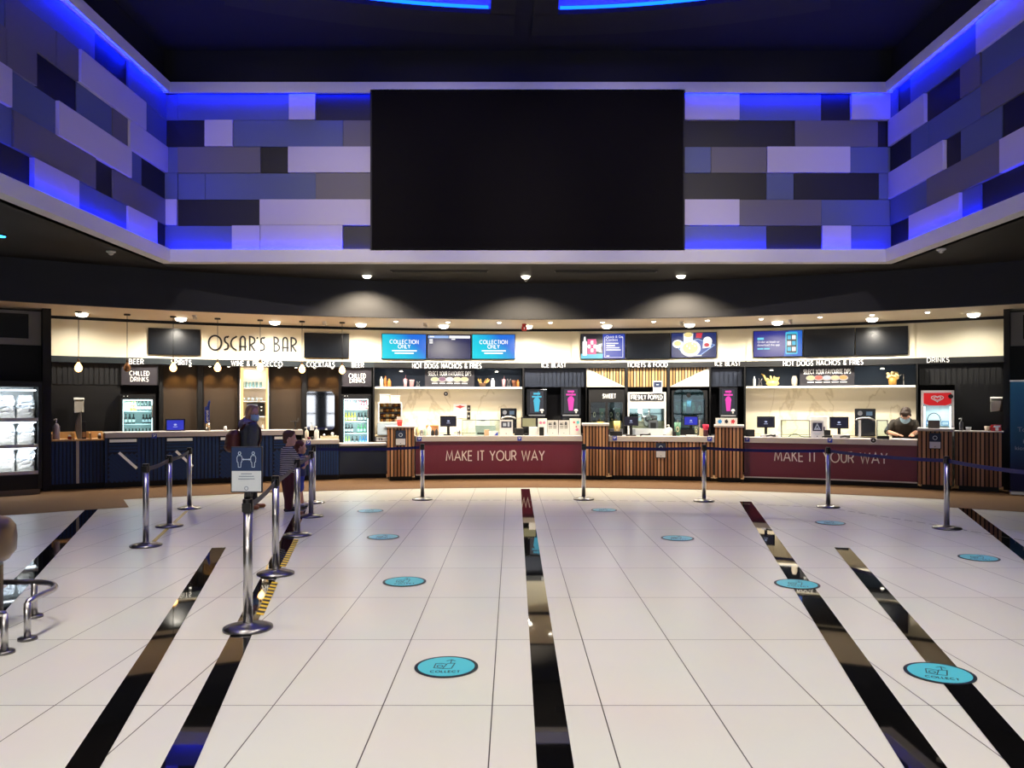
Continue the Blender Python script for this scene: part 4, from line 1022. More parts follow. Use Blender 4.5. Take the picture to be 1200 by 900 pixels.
# slatted header panels over the ticket bay, outer two with a cream triangle
M_sl=[mat('slat_oak',(196,158,104),.5),mat('slat_oak_dark',(172,132,82),.5),mat('slat_oak_pale',(212,178,126),.5)]
RSl=17.7
for px0,px1,tri,lab in ((687.5,732.5,1,'slatted oak header with cream triangle, left of the ticket bay'),(735.5,782,0,'plain slatted oak header in the middle of the ticket bay'),(785,831,2,'slatted oak header with cream triangle, right of the ticket bay')):
    r,t0,t1=arc_thing('slatted_header',lab,'wall panel',px0,px1,RSl,zs,'slatted headers')
    b=MB(); b.arcbox(t0,t1,RSl+.03,RSl+.06,zs,zb0-.004,4); b.build('backing',M_black,r,world=True)
    b=MB(); n=13
    for i in range(n):
        a=t0+(t1-t0)*(i+.1)/n; c=t0+(t1-t0)*(i+.74)/n; b.use(i*7%3).arcbox(a,c,RSl,RSl+.03,zs,zb0-.004,1)
    b.build('slats',M_sl,r,world=True)
    if tri:
        tA,tB_=(t0,t1) if tri==1 else (t1,t0)
        b=MB(); vs=[]
        for dr in (RSl-.012,RSl-.001): vs+=[P(tA,dr,zs),P(tB_,dr,zs),P(tA,dr,zb0-.01)]
        b.add(vs,[(0,1,2),(3,5,4),(0,3,4,1),(1,4,5,2),(2,5,3,0)]); b.build('triangle',mat('cream_triangle',(246,240,220),.5),r,world=True)
for px0,px1 in ((686.6,687.6),(732.5,735.5),(782,785),(831.2,833)):
    ta,tc=hit(px0,17.6)[0],hit(px1,17.6)[0]; b=MB(); b.arcbox(ta,tc,17.62,18.3,0,zb0,1); struct('pilaster',b,M_pil)
# =========================== counters ===========================
M_top=mat('grey_counter_top',(196,190,188),.35)
M_bluef=mat('bar_front_blue',(20,54,104),.5); M_bluef2=mat('bar_front_blue_deep',(10,26,52),.5)
M_burg=mat('burgundy_panel',(108,28,54),.35)
M_wal=[mat('slat_walnut',(172,124,88),.5,noise=(6,(150,104,70))),mat('slat_walnut_dark',(140,98,68),.5),mat('slat_walnut_pale',(190,146,108),.5)]
M_kick=mat('kick_black',(16,18,26),.5)
RK=15.78; ZT=.94
def counter_slab(b,px0,px1,R0,R1,z0,z1): b.arcbox(hit(px0,R0)[0],hit(px1,R0)[0],R0,R1,z0,z1)
def slatted(b,t0,t1,R,z0,z1,pitch=.072):
    n=max(3,round((t1-t0)*R/pitch))
    for i in range(n):
        b.use((i*5+i//3)%3).arcbox(t0+(t1-t0)*(i+.1)/n,t0+(t1-t0)*(i+.76)/n,R,R+.03,z0,z1,1)
# burgundy counters
for px0,px1,lx0,lx1,ly0,ly1,lab in ((487,682.5,523,638,528,539.5,'burgundy MAKE IT YOUR WAY counter left of the ticket counter'),(872,1075,906,1038,529.5,541.5,'burgundy MAKE IT YOUR WAY counter at the right')):
    r,t0,t1=arc_thing('serving_counter',lab,'counter',px0,px1,RK,0,'burgundy serving counters')
    b=MB(); b.arcbox(t0,t1,RK+.04,RK+.6,.12,ZT-.11); b.build('front_panel',M_burg,r,world=True)
    b=MB(); b.arcbox(t0,t1,RK,RK+.68,ZT-.11,ZT); b.build('worktop',M_top,r,world=True,bev=.004)
    b=MB(); b.arcbox(t0,t1,RK+.025,RK+.06,.1,.125); b.build('bottom_trim',mat('pale_metal_trim',(205,200,200),.35,.6),r,world=True)
    b=MB(); b.arcbox(t0,t1,RK+.12,RK+.55,0,.1); b.build('kickboard',M_kick,r,world=True)
    th,Y=hit((lx0+lx1)/2,RK+.04); z0=H+(HY-ly1)*Y/F; hh=.205
    Wt=width(lx0,lx1,RK); TW=text_w('MAKE IT YOUR WAY',.24); xo=0
    for wd in 'MAKE IT YOUR WAY'.split():
        ww=text_w(wd,.24); b=MB(); text(b,wd,hh,arc_map(th+Wt*((xo+ww/2)/TW-.5)/(RK+.04),RK+.04,z0),.11,.24,0,.012,w=Wt*ww/TW); xo+=ww+.24*2+.34
        b.build('lettering',mat('pale_lettering',(238,226,224),.4),r,world=True)
# slatted pedestals and ticket counter
def slat_unit(name,label,px0,px1,Rf_,Rd,ztop,cap,group,zk=.1):
    r,t0,t1=arc_thing(name,label,'counter',px0,px1,Rf_,0,group)
    b=MB(); b.arcbox(t0+.002,t1-.002,Rf_+.03,Rf_+Rd,zk,ztop-cap); b.build('carcass',mat('slat_backing',(24,20,18),.7),r,world=True)
    b=MB(); slatted(b,t0,t1,Rf_,zk,ztop-cap); b.build('slats',M_wal,r,world=True)
    b=MB(); e=.01/Rf_; b.arcbox(t0-e,t1+e,Rf_-.02,Rf_+Rd+.02,ztop-cap,ztop); b.build('top',M_top,r,world=True,bev=.004)
    b=MB(); b.arcbox(t0+.004,t1-.004,Rf_+.1,Rf_+Rd-.05,0,zk); b.build('kickboard',M_kick,r,world=True)
    return r
RPd=15.66
slat_unit('slatted_pedestal','slatted wood pedestal left of the left burgundy counter',453.5,486.5,RPd,.85,1.16,.03,'slatted wood pedestals')
slat_unit('slatted_pedestal','slatted wood pedestal between left burgundy counter and ticket counter',683,713.5,RPd,.85,1.21,.045,'slatted wood pedestals')
slat_unit('ticket_counter','long slatted wood ticket counter in the middle',714,836.5,RK,.68,ZT,.11,'slatted wood counters')
slat_unit('slatted_pedestal','slatted wood pedestal between ticket counter and right burgundy counter',837.5,871.5,RPd,.85,1.19,.04,'slatted wood pedestals')
slat_unit('slatted_pedestal','slatted wood pedestal at the right end of the right burgundy counter',1075.5,1117,RPd,.85,1.17,.05,'slatted wood pedestals')
slat_unit('slatted_counter','slatted wood counter at far right below the towel dispenser',1119,1175,RPd+.12,.45,1.13,.02,'slatted wood counters')
# the bar
ZB=1.08; RB_=16.2
r,t0,t1=arc_thing('bar_counter','long navy ribbed bar counter with chevron panels and grey top','counter',123,341,RB_,0)
b=MB(); b.arcbox(t0,t1,RB_+.04,RB_+.6,.1,ZB-.1); b.build('carcass',M_bluef2,r,world=True)
b=MB(); b.arcbox(t0,hit(355,RB_)[0],RB_-.03,RB_+.72,ZB-.1,ZB); b.build('worktop',M_top,r,world=True,bev=.004)
b=MB(); b.arcbox(t0,t1,RB_+.12,RB_+.55,0,.1); b.build('kickboard',M_kick,r,world=True)
pan=[(127,161.5),(194.5,227),(257.5,292),(320.5,340.5)]
cuts=[123]+[x for p in pan for x in p]+[341]
for a,c in zip(cuts[0::2],cuts[1::2]):
    b=MB()
    ta,tc=hit(a,RB_)[0],hit(c,RB_)[0]; n=max(1,round((tc-ta)*RB_/.075))
    for i in range(n): b.arcbox(ta+(tc-ta)*i/n,ta+(tc-ta)*(i+.72)/n,RB_+.015,RB_+.04,.12,ZB-.1,1)
    b.build('ribs',M_bluef,r,world=True)
z0,z1=.12,ZB-.13
for k,(a,c) in enumerate(pan):
    ta,tc=hit(a,RB_)[0],hit(c,RB_)[0]; w=(tc-ta)*RB_; b=MB(); mp=arc_map(ta,RB_+.04,0)
    for q in range(4): zq=z1-.05-.06*q; ribbon(b,[(.01,zq),(w-.01,zq)],.042,mp,0,.022)
    zt=z1-.29; q=z0
    cst=.085
    for q in range(-2,30):
        # 45 degree ribs falling to the right, clipped to the panel
        s=z0+q*cst; x0,x1=max(.01,s-zt),min(w-.01,s-z0)
        if x1-x0>.02: ribbon(b,[(x0,s-x0),(x1,s-x1)],.055,mp,0,.022)
    b.build('chevron_panel',M_bluef,r,world=True)
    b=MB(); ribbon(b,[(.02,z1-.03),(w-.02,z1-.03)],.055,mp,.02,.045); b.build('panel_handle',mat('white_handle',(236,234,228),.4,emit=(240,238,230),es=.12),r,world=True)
    if w>.45:
        s=.62; b=MB(); ribbon(b,[(w*.36,z1-.26),(w*.97,z1-.26-.62*w)],.05,mp,.02,.04); b.build('diagonal_handle',MATS['white_handle'],r,world=True)
# lower step of the bar with sink and the low front
ZS2=.87
r,t0,t1=arc_thing('bar_counter','lower navy bar counter section in front of the rounded mirror','counter',341.5,397.5,RB_,0)
b=MB(); b.arcbox(t0,t1,RB_+.04,RB_+.6,.1,ZS2-.09); b.build('carcass',M_bluef2,r,world=True)
b=MB(); n=18
for i in range(n): b.arcbox(t0+(t1-t0)*i/n,t0+(t1-t0)*(i+.72)/n,RB_+.015,RB_+.04,.12,ZS2-.1,1)
b.build('ribs',M_bluef,r,world=True)
b=MB(); b.arcbox(hit(355.5,RB_)[0],t1,RB_-.03,RB_+.72,ZS2-.09,ZS2); b.build('worktop',M_top,r,world=True,bev=.004)
b=MB(); b.arcbox(t0,t1,RB_+.12,RB_+.55,0,.1); b.build('kickboard',M_kick,r,world=True)
r,t0,t1=arc_thing('low_counter','low dark navy counter in front of the soft drinks fridge','counter',398,453,RB_+.15,0)
b=MB(); b.arcbox(t0,t1,RB_+.2,RB_+.6,.1,.72); b.build('front_panel',mat('slate_navy_panel',(34,46,68),.55),r,world=True)
b=MB(); b.arcbox(t0,t1,RB_+.12,RB_+.7,.72,.77); b.build('worktop',M_top,r,world=True,bev=.004)
b=MB(); b.arcbox(t0,t1,RB_+.28,RB_+.55,0,.1); b.build('kickboard',M_kick,r,world=True)
# wooden station at far left
RSt=16.3; r,t0,t1=arc_thing('condiment_station','navy ribbed station with a light wood tray top at far left','counter',60.5,122.5,RSt,0)
b=MB(); b.arcbox(t0,t1,RSt+.04,RSt+.6,.1,.93); b.build('carcass',M_bluef2,r,world=True)
b=MB(); n=14
for i in range(n): b.arcbox(t0+(t1-t0)*i/n,t0+(t1-t0)*(i+.72)/n,RSt+.015,RSt+.04,.12,.93,1)
b.build('ribs',M_bluef,r,world=True)
b=MB(); b.arcbox(t0,t1,RSt-.02,RSt+.66,.93,.96); b.arcbox(t0,t1,RSt+.6,RSt+.66,.96,1.09); 
for tq in (t0,hit(86,RSt)[0],hit(106,RSt)[0],t1-.0015): b.arcbox(tq,tq+.0015,RSt+.02,RSt+.6,.96,1.07,1)
b.build('tray_top',M_wood_l,r,world=True)
b=MB(); b.arcbox(hit(89.3,RSt)[0],hit(92.7,RSt)[0],RSt-.005,RSt+.02,.12,.93,1); b.build('white_strip',mat('white_strip',(205,202,190),.5),r,world=True)
b=MB(); b.arcbox(t0,t1,RSt+.12,RSt+.55,0,.1); b.build('kickboard',M_kick,r,world=True)

# =========================== machines behind the counters ===========================
for px0,px1,lab in ((615.5,686,'dark rear worktop under the two slush machines'),(688,831,'dark rear worktop of the ticket bay'),(833.5,870,'dark rear worktop under the single slush machine')):
    r,t0,t1=arc_thing('rear_worktop',lab,'worktop',px0,px1,17.3,0,'rear worktops')
    R1_=17.95 if px0<1000 else 17.0
    b=MB(); b.arcbox(t0,t1,R1_-.7,R1_,.88,.92); b.build('top',mat('charcoal_worktop',(48,48,52),.4),r,world=True)
    b=MB(); b.arcbox(t0,t1,R1_-.66,R1_,0,.88); b.build('cupboards',M_black,r,world=True)
def frame_at(name,label,cat,px0,px1,pyt,R,z,group=None,turn=0.0):
    pm=(px0+px1)/2; th,Y=hit(pm,R); w=width(px0,px1,R)/2; h=H+(HY-pyt)*Y/F-z
    return thing(name,label,cat,P(th,R,z),-th+turn,group),w,h
ZW=.92
def slush(label,px0,px1,pyt,pyb,ecol,R=17.35):
    r,w,h=frame_at('slush_machine',label,'drinks machine',px0,px1,pyt,R,ZW,'slush machines')
    zb=H+(HY-pyb)*hit((px0+px1)/2,R)[1]/F-ZW
    b=MB(); b.box(-w,w,0,.5,zb,h); b.box(-w*.9,w*.9,.1,.5,0,zb); b.box(-w*.9,w*.9,-.05,.1,0,.06); b.build('body',M_blk_gloss,r,bev=.012)
    b=MB(); b.box(-w*.66,w*.66,-.008,0,zb+.06,h-.05); b.build('display',glow('slush_screen',(28,36,60),.8),r)
    b=MB(); c=0; zc=(zb+h)/2
    s=w*.66
    b.add([(x,-.0095,z) for x,z in [(-s*.5,h-.13),(s*.5,h-.13),(s*.5,h-.085),(-s*.5,h-.085)]],[(0,1,2,3)])
    b.add([(x,-.0095,z) for x,z in [(-s*.7,h-.2),(s*.7,h-.2),(s*.7,h-.16),(-s*.7,h-.16)]],[(0,1,2,3)])
    k=zc-.1
    b.add([(x,-.0095,z) for x,z in [(-s*.3,k-.12),(s*.3,k-.12),(s*.46,k+.12),(-s*.46,k+.12)]],[(0,1,2,3)])
    b.add([(x,-.0097,z) for x,z in [(s*.5*math.cos(t),k+.12+.1*math.sin(t)) for t in [PI*i/10 for i in range(11)]]],[tuple(range(11))])
    b.add([(x,-.0099,z) for x,z in [(s*.05,k+.18),(s*.12,k+.18),(s*.3,k+.36),(s*.23,k+.36)]],[(0,1,2,3)])
    b.build('screen_graphics',ecol,r)
    b=MB(); b.lathe([(.03,zb+.1),(.05,zb+.12),(.03,zb+.15)],12,w*.5,-.03); b.tube([(w*.5,-.03,zb+.12),(w*.5,-.06,zb+.06)],.02,8); b.build('tap',M_plastic_w,r)
    b=MB(); b.box(-w*.8,w*.8,-.045,-.04,zb-.005,zb+.02); b.build('drip_edge',M_steel,r)
slush('black slush machine with blue cup screen, next to the marble bay',617,641,456,487,E_cyan)
slush('black slush machine with magenta cup screen, left of the sweet popcorn warmer',657,681,453.5,487,E_mag)
slush('black slush machine with magenta cup screen, right of the ticket bay',842.5,864.5,453.5,487.5,E_mag)
# popcorn warmers
r,w,h=frame_at('popcorn_warmer','black SWEET popcorn warmer with two windows','popcorn machine',690,732,456.5,17.3,ZW)
b=MB(); b.box(-w,w,.02,.55,0,.12); b.box(-w,w,.02,.55,h-.3,h); b.box(-w,-w+.05,.02,.55,.12,h-.3); b.box(w-.05,w,.02,.55,.12,h-.3); b.box(-.03,.03,.02,.55,.12,h-.3); b.box(-w,w,.5,.55,.12,h-.3); b.build('body',M_black,r)
b=MB(); text(b,'SWEET',.095,flat_map(.06,.018,h-.2),.16,.26,0,.006,w=.3); b.build('lettering',M_letter,r)
b=MB(); b.box(-w+.05,-.03,.03,.036,.12,h-.3); b.box(.03,w-.05,.03,.036,.12,h-.3); b.build('window',glass(),r)
b=MB(); b.box(-w+.06,-.04,.2,.5,.12,.3); b.box(.04,w-.06,.2,.5,.12,.3); b.build('popcorn',mat('popcorn_pile',(214,190,130),.8,bump=(60,1.0)),r)
th,_=hit(711,17.2); light('POINT',P(hit(722,17.5)[0],17.5,ZW+h-.4),2.5,(225,245,255),size=.05)
M_cupg=mat('popcorn_cup_green',(70,120,96),.5); M_cupk=mat('popcorn_cup_print',(228,220,190),.5); M_cupy=mat('popcorn_cup_gold',(214,180,104),.5)
def popcorn_cup(label,px,R,z,h,m,rad=.055,group='popcorn cups'):
    b=MB(); b.use(0).lathe([(rad*.72,0),(rad,h),(rad*.94,h),(rad*.68,.01)],16); b.use(1)
    b.prism(disc(14,rad*.45,h*.22,0,h*.5),-rad*.95,-rad*.5); b.use(0).prism(disc(14,rad*.25,h*.13,0,h*.5),-rad*.98,-rad*.9)
    th,_=hit(px,R); return solo('popcorn_cup',label,'cup',b,[m,M_cupk],P(th,R,z),-th,group)
for px,m,lab in ((696.5,MATS['popcorn_cup_print'],'dark printed popcorn cup in the left window of the sweet warmer'),(705.5,M_cupg,'green popcorn cup in the left window of the sweet warmer'),(716,M_cupk,'dark printed popcorn cup in the right window of the sweet warmer'),(724,M_cupg,'pale green popcorn cup in the right window of the sweet warmer')):
    popcorn_cup(lab,px,17.44,ZW+.31,.3,M_cupg if m is M_cupg else mat('popcorn_cup_black',(30,32,34),.5),.07)
r,w,h=frame_at('popcorn_warmer','white FRESHLY POPPED popcorn warmer with mirrored inside','popcorn machine',735.5,780.5,459.5,17.3,ZW)
b=MB(); b.box(-w,w,.02,.6,0,.14); b.box(-w,w,.02,.6,h-.38,h); b.box(-w,-w+.035,.02,.6,.14,h-.38); b.box(w-.035,w,.02,.6,.14,h-.38); b.build('body',M_plastic_w,r)
b=MB(); b.box(-w*.88,w*.88,.01,.02,h-.2,h-.04); b.build('sign_plate',M_black,r)
b=MB(); text(b,'FRESHLY POPPED',.1,flat_map(0,.01,h-.17),.16,.26,0,.005,w=w*1.6); b.build('lettering',M_letter,r)
b=MB(); b.box(-w+.036,w-.036,.55,.58,.14,h-.38); b.box(-w+.036,-w+.04,.1,.55,.14,h-.38); b.build('mirror_liner',M_mir,r)
b=MB(); b.box(-w+.035,w-.035,.03,.036,.14,h-.38); b.build('window',glass(),r)
b=MB(); b.lathe([(.02,.0),(.16,.0),(.19,.2),(.185,.24),(.14,.25),(.02,.27)],22,.06,.3); k=len(b.v)
b.v=[(x,y,z+h-.38-.42) for x,y,z in b.v]; b.build('kettle',M_chrome,r)
b=MB(); b.tube([(.06,.3,h-.54),(.06,.3,h-.38)],.02,8); b.tube([(-.2,.3,h-.6),(-.1,.3,h-.52),(-.1,.3,h-.38)],.012,8); b.build('kettle_hanger',M_chrome,r)
b=MB(); b.box(-w+.05,w-.05,.2,.54,.14,.3); b.build('popcorn',mat('popcorn_white',(244,230,190),.8,bump=(60,1.0)),r)
light('POINT',P(hit(750,17.5)[0],17.5,ZW+h-.45),4,(255,245,230),size=.05)
# acrylic screen on the right of the ticket bay with cups behind
Rk2=16.75
r,w,h=rounded_panel('acrylic_screen','clear rounded acrylic screen right of the white popcorn warmer','screen guard',790,824,457,492,17.0,glass('acrylic_tint',(205,228,230),2.2),.12,back=glass('acrylic_edge',(200,225,228),1.5))
b=MB(); b.box(-w*.8,-w*.7,-.01,.01,-.45,.0); b.box(w*.7,w*.8,-.01,.01,-.45,.0); b.build('leg',M_steel,r)
b=MB(); b.prism(disc(18,.05,.05,0,h-.12),-.014,-.01); b.build('round_mark',M_black,r)
r,w,h=frame_at('popcorn_warmer','black popcorn warmer behind the rounded acrylic screen','popcorn machine',787,829,457.5,17.35,ZW)
b=MB(); b.box(-w,w,.02,.55,0,.12); b.box(-w,w,.02,.55,h-.18,h); b.box(-w,-w+.05,.02,.55,.12,h-.18); b.box(w-.05,w,.02,.55,.12,h-.18); b.box(-w,w,.5,.55,.12,h-.18); b.box(-w+.05,w-.05,.25,.5,.42,.45); b.build('body',M_black,r)
b=MB(); b.box(-w+.06,w-.06,.46,.495,.14,h-.2); b.build('liner',mat('warmer_liner',(120,140,146),.3,.6),r)
light('POINT',P(hit(808,17.55)[0],17.5,ZW+h-.3),3,(215,240,255),size=.05)
for i,(px,zq,m) in enumerate(((793.3,.46,M_cupg),(801.5,.46,M_cupk),(813,.46,M_cupg),(820,.46,MATS['popcorn_cup_black']))):
    popcorn_cup('%s popcorn cup on the upper shelf behind the acrylic screen'%nth(i,4),px,17.72,ZW+zq,.3,m,.065)
# hot food ovens
def oven(label,px0,px1,pyt,R,z):
    r,w,h=frame_at('bun_oven',label,'oven',px0,px1,pyt,R,z,'black bun ovens')
    b=MB(); b.box(-w,w,0,.4,.02,h); b.build('body',M_blk_gloss,r,bev=.012)
    b=MB(); b.tube([(w*.85*math.cos(PI*i/10),-.03,h*.58+.06*math.sin(PI*i/10)) for i in range(11)],.022,8); b.build('handle',M_steel,r)
    b=MB(); b.prism(disc(16,.05,.05,-w*.48,h*.84),-.02,0); b.build('dial',M_steel,r)
    b=MB(); b.box(w*.1,w*.7,-.006,0,h*.76,h*.9); b.build('display',glow('oven_display',(110,140,165),.6),r)
    b=MB(); b.box(-w*.9,w*.9,-.004,0,.05,h*.5); b.build('window',mat('oven_window',(30,32,36),.08),r)
    for q in range(4): pass
oven('black bun oven near the right end of the left marble bay',586.5,605.5,478.5,17.35,ZW)
oven('black bun oven left of the worker at the right counter',1001.5,1026,479,17.2,ZW)

# =========================== things on the counters ===========================
def pos(label,px0,px1,pyt,R,z,m_disp,logo=None,deep=.36):
    r,w,h=frame_at('till_screen',label,'till',px0,px1,pyt,R,z,'till screens')
    b=MB(); b.box(-.11,.11,-.02,.16,0,.025); b.build('base',M_black,r,bev=.006)
    b=MB(); b.box(-.03,.03,.07,.11,.025,h-.1); b.build('neck',M_black,r)
    b=MB(); b.box(-w,w,.02,.07,h-w*1.32,h); b.build('monitor',M_blk_gloss,r,bev=.006)
    b=MB(); b.box(-w*.86,w*.86,.012,.02,h-w*1.2,h-w*.14); b.build('display',m_disp,r)
    if logo: 
        b=MB(); zc=h-w*.68; b.prism(disc(12,w*.16,w*.1,0,zc+.01),.010,.012); b.box(-w*.22,w*.22,.010,.012,zc-w*.22,zc-w*.16); b.build('screen_logo',logo,r)
    return r,w,h
E_till=glow('till_navy',(14,18,48),.7); E_tillw=glow('till_logo',(190,200,235),.9); E_tillb=glow('till_blue',(40,50,190),1.0)
pos('till screen with blue display on the bar left end',194,217,491,16.6,ZB,E_tillb,E_tillw)
pos('till screen left of the glass guard on the left burgundy counter',516,535,487.5,16.2,ZT,E_till,E_tillw)
pos('till screen with gold display at right of the left burgundy counter',611,629,489,16.2,ZT,glow('till_gold',(190,180,130),.8))
pos('left till screen on the ticket counter',731,748,488,15.96,ZT,E_till,E_tillw)
pos('right till screen with blue display on the ticket counter',801,818.5,487.5,16.0,ZT,E_tillb,E_tillw)
pos('till screen at the left end of the right burgundy counter',887,908,488,16.2,ZT,E_till,E_tillw)
pos('till screen in the middle of the right burgundy counter',972,994.5,488.5,16.2,ZT,E_till,E_tillw)
def pump(label,px,R,z,h=.22,rad=.035,m=M_plastic_w,group='pump bottles'):
    th,_=hit(px,R); r=thing('pump_bottle',label,'bottle',P(th,R,z),-th,group)
    b=MB(); b.lathe([(rad*.95,0),(rad,.01),(rad,h*.62),(rad*.5,h*.74),(rad*.4,h*.76)],14); b.build('bottle',m,r)
    b=MB(); b.cyl(0,0,h*.76,h*.92,.009,n=8); b.tube([(.01,0,h*.95),(-.01,0,h*.96),(-.045,0,h*.93)],.011,7); b.build('pump',M_plastic_w,r)
pump('cream pump bottle on the lower bar counter, left of two',359.5,16.4,ZS2,.27,.04,mat('cream_bottle',(232,222,200),.4))
pump('white pump bottle on the lower bar counter, right of two',371,16.35,ZS2,.29,.048)
pump('white pump bottle near the left end of the left burgundy counter',503,16.3,ZT,.27,.045)
pump('white pump bottle in front of the acrylic screen on the ticket counter',784,16.3,ZT,.24,.075)
pump('pump bottle with grey label on the wooden station',66,16.5,.962,.4,.06,mat('grey_lilac_bottle',(150,145,160),.4))
pump('small pump bottle on the far right slatted counter',1126.5,16.0,1.13,.24,.035,mat('smoky_bottle',(90,90,92),.3))
# beer tap
th,Y=hit(243.5,16.5); r=thing('beer_tap','blue beer tap on a chrome base on the bar','beer tap',P(th,16.5,ZB),-th)
b=MB(); b.lathe([(.06,0),(.05,.01),(.045,.16)],16); b.build('base',M_chrome,r)
M_tapb=mat('beer_tap_blue',(34,52,140),.25)
b=MB(); b.box(-.06,.035,-.03,.03,.16,.5); b.prism([(-.02,.5),(.035,.5),(.05,.62),(.02,.63)],-.025,.025); b.build('column',M_tapb,r,bev=.008)
b=MB(); font_into(b,'peroni',.085,lambda u,v,d:(.012-v,-.032,.2+u),0); b.build('lettering',M_paper,r)
b=MB(); b.tube([(0,-.03,.2),(0,-.1,.19),(0,-.11,.14)],.012,8); b.build('spout',M_chrome,r)
# card reader on stand on the bar
th,Y=hit(346,16.5); r=thing('card_reader','card reader on a thin stand at the right end of the bar','card reader',P(th,16.5,ZB),-th)
b=MB(); b.box(-.05,.05,-.04,.04,0,.01); b.tube([(0,0,.01),(0,0,.17)],.012,8); b.build('stand',M_black,r)
b=MB(); b.box(-.1,.07,-.05,.05,.17,.19); b.box(.05,.08,-.05,.05,.19,.25); b.build('reader',mat('reader_grey',(70,70,70),.4),r)
def block(name,label,cat,px0,px1,pyt,R,z,m,dy=.15,bev=.004,group=None,extra=None):
    r,w,h=frame_at(name,label,cat,px0,px1,pyt,R,z,group); b=MB(); b.box(-w,w,0,dy,0,max(h,.012)); b.build('body',m,r,bev=bev)
    if extra: extra(r,w,max(h,.012))
    return r,w,h
def tray(label,px0,px1,R,z,m,h=.05,dy=.3,group='trays'):
    r,w,_=frame_at('tray',label,'tray',px0,px1,500,R,z,group)
    b=MB(); b.box(-w,w,0,dy,0,.01); b.box(-w,w,0,.012,.01,h); b.box(-w,w,dy-.012,dy,.01,h); b.box(-w,-w+.012,.012,dy-.012,.01,h); b.box(w-.012,w,.012,dy-.012,.01,h); b.build('body',m,r)
    return r,w
tray('cream wooden tray on the lower bar counter',376,397,16.45,ZS2,mat('cream_tray',(232,216,184),.5),.06,.3)
for i,(px,m,h,lab) in enumerate(((380,M_steel,.09,'small steel cup'),(385,mat('olive_lid',(110,100,70),.5),.07,'small olive pot'),(389.5,M_plastic_w,.13,'slim white shaker'),(393,M_jar,.07,'small pale pot'))):
    th,_=hit(px,16.55); b=MB(); b.lathe([(.025,0),(.03,h*.9),(.02,h)],12); solo('pot','%s in the cream wooden tray on the lower bar'%lab,'pot',b,m,P(th,16.58,ZS2+.011),-th,'pots in the cream tray')
for px,m,h,lab in ((362,mat('burgundy_pot',(110,40,60),.4),.06,'small burgundy pot between the two pump bottles'),(366,M_black,.06,'small black pot between the two pump bottles')):
    th,_=hit(px,16.32); b=MB(); b.lathe([(.03,0),(.034,h),(.02,h)],12); solo('pot',lab,'pot',b,m,P(th,16.32,ZS2),-th)
th,_=hit(264,16.5); b=MB(); b.lathe([(.03,0),(.035,.06),(.02,.09)],12); solo('pot','small white pot on the bar behind the backpack','pot',b,M_plastic_w,P(th,16.5,ZB),-th)
block('menu_stack','low stack of pale menus on the bar right of the woman','menu',314,329,504.2,16.3,ZB,M_paper,.25)
# station things
th,_=hit(92,16.5); r=thing('cup_dispenser','curved grey dispenser leaning up from the wooden station','dispenser',P(th,16.5,.962),-th)
b=MB(); b.prism([(-.02,0),(.05,0),(.055,.2),(.045,.52),(.02,.5),(-.04,.34),(-.06,.18)],-.06,.06); b.build('shell',mat('dispenser_shell',(120,116,108),.35),r,bev=.01)
r,w,h=block('napkin_holder','small black napkin holder beside the curved dispenser','holder',96,101,494,16.46,.962,M_black,.12)
b=MB(); b.box(-w*.8,w*.8,-.004,0,.03,h*.4); b.build('napkins',mat('napkin_tan',(180,140,100),.7),r)
for px,lab,m,h in ((81.5,'small red and white pot on the left of the wooden station',mat('pot_red',(170,50,40),.4),.08),(116.5,'small brown pot on the right of the wooden station',mat('pot_brown',(70,40,24),.4),.1)):
    th,_=hit(px,16.48); b=MB(); b.use(0).lathe([(.03,0),(.034,h*.6),(.033,h*.6)],12); b.use(1).lathe([(.034,h*.6),(.02,h)],12); solo('pot',lab,'pot',b,[m,M_paper],P(th,16.45,.962),-th)
# crisp warmer in the left marble bay
Rc=17.25
r,w,h=frame_at('crisp_rack','white framed glass rack of crisp packets on the left','display rack',443,471.5,471,Rc,1.2)
zr=[.02,.13,.24,.35]
b=MB(); b.box(-w,-w+.03,0,.3,0,h); b.box(w-.03,w,0,.3,0,h); b.box(-w,w,0,.3,h-.03,h); b.box(-w,w,0,.3,0,.02); b.box(-w,w,.28,.3,0,h); b.build('frame',M_plastic_w,r)
for q in (1,2,3):
    b=MB(); b.box(-w+.03,w-.03,.02,.28,h*q/4-.006,h*q/4); b.build('shelf',M_black,r)
hR=h
M_pk=[mat('packet_gold',(198,140,60),.3,.3),mat('packet_brown',(110,66,34),.35,.3),mat('packet_cream',(226,200,150),.4)]
q=random.Random(6); first=None
for row in range(4):
    for c in range(7):
        px=447.2+3.35*c; th,_=hit(px,Rc+.12); z=1.2+hR*row/4+(.022 if row==0 else .002)
        lab='%s crisp packet on the %s shelf of the white crisp rack'%(nth(c,7),('bottom','second','third','top')[row])
        hh=hR/4-.035; ww=.032
        b=MB(); v=[(-ww,-.004,0),(ww,-.004,0),(ww,.004,0),(-ww,.004,0),(-ww*.9,-.03,hh*.5),(ww*.9,-.03,hh*.5),(ww*.9,.03,hh*.5),(-ww*.9,.03,hh*.5),(-ww,-.003,hh),(ww,-.003,hh),(ww,.003,hh),(-ww,.003,hh)]
        if first is None or row==0:
            b.add(v,[(3,2,1,0),(8,9,10,11)]+[(i+j,(i+1)%4+j,(i+1)%4+4+j,i+4+j) for j in (0,4) for i in range(4)],True)
            o=solo('crisp_packet',lab,'crisps',b,M_pk[c%3],P(th,Rc+.12,z),-th+q.uniform(-.2,.2),'packets in the crisp rack')
            if row==0: first=first or []; first.append(o)
        else:
            o=first[(c*2+row)%7].copy(); COL.objects.link(o); o.location=P(th,Rc+.12,z); o.rotation_euler=(0,0,-th+q.uniform(-.2,.2)); o['label']=lab
